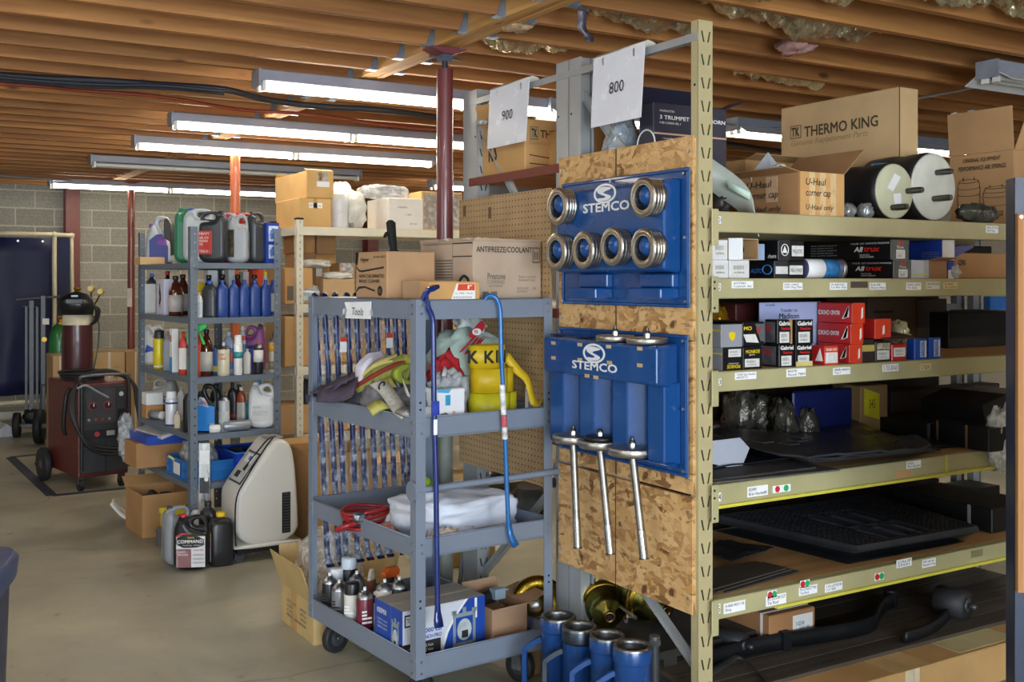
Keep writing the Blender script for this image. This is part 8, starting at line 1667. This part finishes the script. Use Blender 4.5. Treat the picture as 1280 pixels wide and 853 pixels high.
for pl,pr,pt,y,sd,dd_,lb in((926,946,488,3.26,47,.14,'foil wrapped part behind the slanting pale sheet'),(944,988,497,3.24,48,.16,'crumpled clear bag of metal parts on the fourth level'),(980,1004,503,3.10,49,.12,'shiny bag of small parts right of the crumpled bag'),(1006,1032,514,3.08,50,.10,'small film packet before the dark blue panel'),(1040,1076,482,3.30,51,.1,'grey film wrapped bundle behind the dark blue panel')):
 lump(W,pl,pr,pt,DZ[3],y,'wrapped_part',lb,M('#56534a',.12,.35,.7,16,1,40),dd_,sd,.45,5,'wrapped part')
r,d,h=rb('carton','small tan carton with a yellow label at the back of the fourth level',3,1072,1076,1110,483,m_card('#a07c48'),3.18,.16);shape_on(r,d,'F',[(.12,.42),(.68,.30),(.68,.82),(.12,.95)],M('#ddd02a',.5),'yellow_label');write(r,d,'F','345',.3,.54,.18,INK,.22)
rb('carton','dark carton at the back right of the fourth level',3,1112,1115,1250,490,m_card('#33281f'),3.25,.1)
k=root('plastic_sheet','brownish plastic sheet on the fourth level board behind the black flaps','sheet',W.w((W.pix(985,522,z=DZ[3]).x,W.pix(985,522,z=DZ[3]).y,DZ[3]+.0005)),0);MB().blob(.34,.25,.05,52,.4,4,26).obj('film',M('#7a6548',.3,0,.4,14),k)
# level five: grating steps and thin plates
GRT=M('#34363a',.36,.2,.2,20)
def grating(label,dz,pts,seed):
 z=DZ[4]+dz;P=[W.pix(a,b_,z=z)for a,b_ in pts];c=sum(P,Vector())/4;k=root('steel_grating',label,'grating',(c.x,c.y,z),0);A_,B_,C_,D_=[p-c for p in P];q=lambda u,v_:(A_*(1-u)+B_*u)*(1-v_)+(D_*(1-u)+C_*u)*v_
 b_=MB();t=.016;nu,nv=26,26;up=Vector((0,0,t))
 def bar_(p,e,w):d=(e-p).normalized();s=Vector((-d.y,d.x,0))*w;b_.add([p-s,p+s,e+s,e-s,p-s+up,p+s+up,e+s+up,e-s+up],[(3,2,1,0),(4,5,6,7),(0,1,5,4),(1,2,6,5),(2,3,7,6),(3,0,4,7)])
 for i in range(nu+1):
  u=i/nu
  if 0<i<nu and .28<u<.68:bar_(q(u,0),q(u,.04),.003);bar_(q(u,.70),q(u,1),.002)
  else:bar_(q(u,0),q(u,1),.005 if i in(0,nu)else .0022)
 for i in range(nv+1):
  v_=i/nv
  if 0<i<nv and .04<v_<.70:bar_(q(0,v_),q(.28,v_),.0022);bar_(q(.68,v_),q(1,v_),.0022)
  else:bar_(q(0,v_),q(1,v_),.006 if i in(0,nv)else .0022)
 for u in(.28,.41,.55,.68):bar_(q(u,0),q(u,.72),.005)
 bar_(q(.28,.36),q(.68,.36),.004)
 tag(b_.obj('grating_bars',GRT,k),kind='stuff');return k,q
QG=[(1072,687),(1222,662),(1090,622),(900,648)]
k=root('steel_plate','blue grey plate lying between the gratings on the lowest level','plate',W.pix(1060,655,z=DZ[4]+.036)*1,0)
for i in range(4):
 kk,q=grating('black steel grating in the pile on the lowest level, '+('bottom one','second from the bottom','third from the bottom','topmost')[i],.002+.0185*i+(.003 if i>1 else 0),[(a-2*(i%2)-(6 if i==0 else 0),b_+(5-1.5*i))for a,b_ in QG],i)
 if i==2:k.location=kk.location+Vector((0,0,.0165));MB().add([q(.04,.05),q(.96,.05),q(.96,.96),q(.04,.96)]+[p+Vector((0,0,.0015))for p in(q(.04,.05),q(.96,.05),q(.96,.96),q(.04,.96))],[(3,2,1,0),(4,5,6,7),(0,1,5,4),(1,2,6,5),(2,3,7,6),(3,0,4,7)]).obj('plate',M('#8a9ab8',.3,.1,.1),k)
sheet('steel_plate','black plate under the grating pile on the lowest level',4,[(1060,706),(1206,678),(1090,640),(893,664)],.0003,.0012,MAT)
for i,pts in enumerate(([(908,742),(1000,716),(955,704),(885,716)],[(895,742),(990,713),(950,705),(880,715)],[(885,740),(982,712),(945,703),(878,714)])):sheet('thin_plate','grey thin plate in the small pile at the front left of the lowest level, '+('bottom','middle','top')[i],4,pts,.001+.0065*i,.004,M('#4a4844',.45,.2,.2,8),0,'plate')
sheet('thin_plate','dark triangular plate leaning over behind the small plates, lowest level',4,[(915,703),(968,686),(900,676),(880,690)],.022,.003,M('#26272b',.45,.2,.2,8),.01,'plate')
r,d,h=rb('carton','black carton with a white strap at the right end of the lowest level',4,1145,1240,1300,637,BX,RF+.10,.5);MB().box(-d[0]/2-.002,-d[0]/2,-d[1]/2+.1,-d[1]/2+.115,0,d[2]).obj('white_strap',M('#8a8a88',.5),r)
rb('carton','long black carton at the back of the lowest level',4,1100,1104,1250,630,BX,3.22,.18)
# ------------------------------------------------------------------ on the floor under the rack
r,d,h=rk(W,893,962,1019,771,0.16,2.98,'carton','brown strapped carton with white label under the rack left end',m_card('#a8733e'));plate(r,d,'F',.5,.2,.94,.86,WHITE,'label_sticker');write(r,d,'F','7-42598\n___5430 LBS',.56,.36,.3,INK,.3)
MB().box(-d[0]/2-.0015,d[0]/2,-d[1]/2+d[1]*.12,-d[1]/2+d[1]*.16,d[2],d[2]+.0015).box(-d[0]/2-.0015,-d[0]/2,-d[1]/2+d[1]*.12,-d[1]/2+d[1]*.16,0,d[2]).obj('white_strap',WHITE,r)
pal=root('timber_pallet','dark timber pallet on the floor under the rack','pallet',(3.45,3.05,0),0);PWD=m_wood('old_wood','#3f382f','#5a5044',0)
for i in range(7):MB().box(-1.0,1.2,-.10+.0+.105*i-.2+.0,-.005+.105*i-.2,.138,.159).obj('deck_plank',PWD,pal)
for x in(-.95,0.1,1.1):MB().box(x,x+.09,-.3,.44,.0,.1375).obj('bearer',PWD,pal)
lump(W,955,1016,751,.16,3.12,'green_bag','dark green plastic bag behind the strapped carton',M('#0f5c42',.25,0,.3,10,.5,20),.2,61,.35)
for i,(x0_,x1_,y0_,lb)in enumerate(((1008,1142,2.60,'long yellow tan carton on the floor along the rack front, left one'),(1142.5,1275,2.60,'long yellow tan carton on the floor along the rack front, right one'))):
 a,b_=W.pix(x0_,800,y=y0_),W.pix(x1_,800,y=y0_);r,d=carton(W,'long_carton',lb,a.x if i else a.x-.35,b_.x+(.4 if i else 0),y0_,y0_+.22,0,.145,m_card('#bd9250'))
 plate(r,d,'T',.0 if i else .9,0,.1 if i else 1,1,M('#d0b078',.35,0,.1),'tape');plate(r,d,'F',.0 if i else .95,0,.03 if i else 1,1,M('#d9c9a8',.25,0,.1),'tape')
 if i:plate(r,d,'T',.28,.1,.62,.9,M('#c9bd8c',.4,0,.1),'pale_patch',.001)
# leaf spring and hanger arms lying on the pallet
LS=M('#1a1b1e',.5,.3,.25,10)
k=root('leaf_spring','long black curved leaf spring lying in front of the strapped carton','spring',(2.9,2.86,.1605),0);o=k.location.copy()
pts=[W.pix(a,b_,z=.17)-o for a,b_ in((880,833),(930,818),(980,808),(1030,800),(1070,793),(1092,785),(1098,772),(1106,762),(1118,756))]
for p in pts:p.z=.031
MB().ribbon(spline(pts,5),(0,0,.062),.006).obj('main_leaf',LS,k);MB().ribbon(spline([p+Vector((.0,.016,-.005))for p in pts[1:6]],5),(0,0,.052),.006).obj('second_leaf',LS,k);e=pts[-1];MB().cyl((e.x,e.y+.02,0),(e.x,e.y+.02,.07),.03,n=18).obj('eye',LS,k);MB().box(pts[2].x-.02,pts[2].x+.02,pts[2].y-.02,pts[2].y+.03,.0,.068).obj('clamp',LS,k)
for px,py,R,lb in((908,800,.042,'black rubber roller at the left end of the leaf spring'),(1185,752,.06,'dark rubber roller in shadow at the back under the rack')):
 p=W.pix(px,py,z=.16+R);k=root('rubber_roller',lb,'roller',(p.x,p.y,.1605),.2);m=Matrix.Translation((0,0,R))@Matrix.Rotation(math.pi/2,4,'X');MB().lathe([(0,-.05),(R*.8,-.05),(R,-.04),(R,.08),(0,.08)],24,m).obj('rubber',M('#2a2a2c',.6,0,.15),k);MB().lathe([(R*.25,.081),(R*.5,.081),(R*.5,.088),(R*.3,.09),(0,.09)],18,m).lathe([(0,.09),(R*.2,.09),(R*.2,.12),(0,.12)],12,m).obj('axle_boss',M('#4a4b4e',.4,.4),k)
k=root('hanger_arm','dark flat steel arm lying before the leaf spring at the left','steel arm',(2.75,2.80,.1605),0);o=k.location.copy();P=[W.pix(a,b_,z=.18)-o for a,b_ in((876,842),(905,826),(922,820),(945,836),(960,852))];
for i,p in enumerate(P):p.z=(.004,.012,.02,.012,.004)[i]
MB().ribbon(spline(P,5),(.02,.06,0),.004).obj('arm',M('#3a3a3a',.5,.3,.2),k)
k=root('shadow_arm','dark bent arm lying behind the leaf spring','steel arm',(3.6,3.1,.1605),0);o=k.location.copy();P=[W.pix(a,b_,z=.2)-o for a,b_ in((1130,792),(1160,782),(1180,768),(1190,755))]
for p in P:p.z=.02
MB().ribbon(spline(P,5),(0,.0,.05),.006).obj('arm',LS,k)
rk(W,890,893,960,745,.16,3.30,'carton','brown carton at the back under the rack left end',m_card('#8a5f36'),.1)
# dark stock on the rear rack, seen through the gaps
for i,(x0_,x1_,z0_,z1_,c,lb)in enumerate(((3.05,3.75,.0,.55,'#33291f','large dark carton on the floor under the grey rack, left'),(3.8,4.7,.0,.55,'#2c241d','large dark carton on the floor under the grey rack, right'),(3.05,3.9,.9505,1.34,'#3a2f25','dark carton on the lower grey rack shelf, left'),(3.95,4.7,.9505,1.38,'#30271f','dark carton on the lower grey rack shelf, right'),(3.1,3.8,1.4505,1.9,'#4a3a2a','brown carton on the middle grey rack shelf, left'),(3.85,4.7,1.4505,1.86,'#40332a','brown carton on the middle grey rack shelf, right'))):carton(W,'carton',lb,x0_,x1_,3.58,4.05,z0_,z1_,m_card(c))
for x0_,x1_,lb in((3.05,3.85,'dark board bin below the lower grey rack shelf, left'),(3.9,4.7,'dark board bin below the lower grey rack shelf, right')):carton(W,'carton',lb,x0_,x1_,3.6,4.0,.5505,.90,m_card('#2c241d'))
# brake chambers under the end panel
ZN=m_steel('yellow_zinc','#8a8442',.28,(2,2,8));ZN2=m_steel('copper_zinc','#8a6a44',.3,(2,2,8));GOLD=m_steel('gold_zinc','#b8963a',.25,(2,2,2))
def chamber(px,py,Y,R,label,rot,z0=None):
 p=at(px,py,Y);k=root('brake_chamber',label,'brake chamber',(p.x,p.y,p.z),0);k.rotation_euler=rot
 MB().lathe([(0,-.05),(R*.3,-.05),(R*.32,-.035),(R*.62,-.03),(R*.70,.0),(R*.74,.04),(R*.98,.05),(R,.058),(R,.075),(R*.98,.08),(R*.9,.10),(R*.88,.16),(R*.8,.18),(0,.18)],32).obj('housing',ZN,k)
 MB().lathe([(R*.96,.046),(R*1.06,.05),(R*1.08,.065),(R*1.06,.082),(R*.96,.086)],32).obj('clamp_band',GOLD,k);MB().lathe([(R*.12,-.052),(R*.28,-.053),(R*.26,-.06),(R*.14,-.06),(R*.12,-.052)],20).obj('centre_boss',ZN2,k);MB().lathe([(0,-.0505),(R*.12,-.0505)],16).obj('bore',DARK,k)
 for a in(.6,2.6):MB().cyl((R*1.08*math.cos(a),R*1.08*math.sin(a),.02),(R*1.08*math.cos(a),R*1.08*math.sin(a),.12),.008,n=8).obj('clamp_bolt',BOLT,k)
 return k
fz=lambda p,R:None
rot=(math.radians(-82),0,-.45)
chamber(759,764,4.05,.088,'greenish gold brake chamber facing the viewer under the end panel',rot);chamber(822,757,3.95,.085,'second brake chamber to the right under the end panel',(math.radians(-80),0,-.05));chamber(786,738,4.35,.08,'brake chamber lying behind the two front ones',(math.radians(-80),0,-.7))
stp=root('parts_stand','low dark platform carrying the brake chambers','platform',W.w((2.72,3.2,0)),0)
zs=min(at(759,764,4.05).z-.095,at(822,757,3.95).z-.092)
MB().box(-.32,.45,-.15,.22,zs-.03,zs-.002).obj('platform_board',M('#3a3733',.7,0,.2),stp)
for x in(-.22,.4):
 for y in(-.12,.18):MB().box(x-.03,x+.03,y-.03,y+.03,.1605,zs-.03).obj('leg',M('#3a3733',.7,0,.2),stp)
k=root('gold_reel','bright gold coloured ring and cover behind the blue tubes','brake part',at(672,756,4.35)*1,0);k.rotation_euler=(math.radians(75),0,-.3);MB().lathe([(.06,-.03),(.10,-.03),(.115,-.01),(.115,.02),(.10,.03),(.06,.03),(.05,0),(.06,-.03)],30).obj('ring',m_steel('gold_bright','#c9a53a',.18,(2,2,2)),k);MB().lathe([(0,-.04),(.03,-.04),(.05,-.01),(0,-.0)],20).obj('hub',BOLT,k)
zg=at(672,756,4.35).z-.116;MB().loft([(0,0,0,.1,.08,4),(0,0,zg-.002,.1,.08,4)],16).obj('carton_block',m_card('#8a6a3c'),root('small_carton','small carton under the gold ring behind the blue tubes','box',(at(672,756,4.35).x,at(672,756,4.35).y,0),0))
k=root('threaded_plug','small grey threaded plug standing right of the nearest blue tube','plug',at(818,818,3.55)*1,0);k.location.z=0.0;hz=at(818,795,3.55).z;MB().cyl((0,0,0),(0,0,hz-.03),.017,n=14).obj('stem',M('#3c3d3f',.5,.3),k);MB().cyl((0,0,hz-.03),(0,0,hz-.012),.022,n=6,smooth=False).cyl((0,0,hz-.012),(0,0,hz),.018,n=16).obj('head',M('#5a5b5d',.4,.5),k)
# blue tubes with flat handles
TBL=M('#154482',.3,.05,.08,5,0,60,None,.3);RIM=m_steel('tube_rim','#8d8f90',.3,(1,1,40))
for i,(cx,top,wpx,u_,lb)in enumerate(((698,757,46,2.15,'blue steel tube with a bare rim, farthest of the four by the end panel'),(724.5,770,46,2.15,'blue steel tube second from the trolley side'),(759.5,781,46,2.14,'blue steel tube third from the trolley side'),(790.5,794,49.5,2.135,'nearest blue steel tube of the four by the end panel'))):
 p=W.pix(cx,800,x=u_);Y=W.dep(p);R=wpx/2*Y/FPX;zt=W.pix(cx,top+13,x=u_).z
 k=root('driver_tube',lb,'steel tube',(p.x,p.y,0),-.75+.08*i,'blue driver tubes on the floor')
 MB().lathe([(R*.80,.01),(R*.93,.0),(R*.93,zt-.055),(R*.95,zt-.05)],32).obj('tube',TBL,k)
 MB().lathe([(R*.95,zt-.052),(R*.985,zt-.05),(R,zt-.044),(R,zt-.014),(R*.97,zt-.008)],32).obj('collar',TBL if i!=1 else m_steel('worn_collar','#5a6470',.35,(1,1,1)),k)
 MB().lathe([(R*.97,zt-.010),(R*.97,zt),(R*.92,zt+.003),(R*.80,zt+.001),(R*.78,zt-.01),(R*.78,.02),(0,.02)],32).obj('rim',RIM,k)
 hb=zt-.115;MB().ribbon(spline([(-R*.90,0,hb+.028),(-R-.02,0,hb+.015),(-R-.055,0,hb-.012),(-R-.058,0,hb-.04),(-R-.058,0,.03)],4),(0,.026,0),.008).obj('handle',TBL if i!=1 else m_steel('worn_collar'),k)
 if i in(0,2,3):MB().box(-R-.052,-R-.05,-.008,.012,.02,hb-.07).obj('handle_rib',TBL if i==0 else M('#c3c9d0',.5),k)
# behind the trolley: jack handle, dark machine, lime cloth
k=root('jack_handle','grey tube handle with black grip lying behind the trolley','jack handle',at(590,606,4.9)*1,0);o=k.location.copy();b_=at(642,586,4.6)-o;MB().cyl((0,0,0),b_*.55,.013,n=12).obj('tube',M('#7a7f86',.4,.3),k);MB().cyl(b_*.55,b_,.019,n=14).obj('grip',BK,k);MB().cyl((0,0,0),(-.06,.05,-o.z),.012,n=8).obj('support',M('#7a7f86',.4,.3),k)
k=root('dark_machine','low black machine on the far floor seen under the peg board','machine',at(662,640,6.7)*1,CAMRZ);zt=at(664,609,6.7).z;k.location.z=0;MB().loft([(0,0,0.06,.12,.12,3),(0,0,zt-.06,.13,.12,3),(0,0,zt,.08,.09,3)],20).obj('body',BK,k);MB().box(-.12,.12,-.12,.12,0,.06).obj('base',DARK,k)
k=root('lime_cloth','small lime green cloth on the column side behind the trolley','cloth',C.w((.11,.62,Z3+.0)),0);p_,w_,h_=put(C,527,541,597,Z3,y=.60);k.location=C.w(p_);MB().blob(w_,.06,h_,71,.2).obj('cloth',M('#9fc93a',.8),k)
# blue upright and framed white board at the right edge
Y=3.0;p=at(1268.5,400,Y);NV=M('#1e2b44',.4,0,.08);k=root('blue_upright','dark blue slotted rack upright at the right edge of the picture','upright',(p.x,p.y,0),CAMRZ-.1);zt=at(1268,222,Y).z
sl=[[(.024,z),(.04,z),(.04,z+.018),(.024,z+.018)]for z in[.05+.089*i for i in range(19)]]
link('front_face',curve2d([[(0,0),(.09,0),(.09,zt),(0,zt)]]+sl,.004),NV,k);MB().box(0,.004,.004,.07,0,zt).box(.086,.09,.004,.07,0,zt).obj('side_flange',NV,k);MB().box(.008,.08,.03,.034,0,zt).obj('inner_web',DARK,k)
wb_=root('white_board','white board in an oak frame hung on the dark blue upright','whiteboard',(p.x,p.y,0),CAMRZ-.1);z0,z1=at(1268,738,Y).z,at(1268,268,Y).z;OAK=m_wood('oak_frame','#a5713f','#c08a52',2,knots=False)
MB().box(.0,.016,-.025,-.004,z0,z1).obj('frame_side',OAK,wb_);MB().box(.784,.80,-.025,-.004,z0,z1).obj('frame_side',OAK,wb_);MB().box(.016,.784,-.025,-.004,z0,z0+.018).obj('frame_rail',OAK,wb_);MB().box(.016,.784,-.025,-.004,z1-.018,z1).obj('frame_rail',OAK,wb_);MB().box(.016,.784,-.018,-.006,z0+.018,z1-.018).obj('board_face',M('#d9dde6',.25,0,.02),wb_);MB().cyl((.008,-.025,z1-.009),(.008,-.028,z1-.009),.005,n=8).obj('frame_screw',BOLT,wb_)
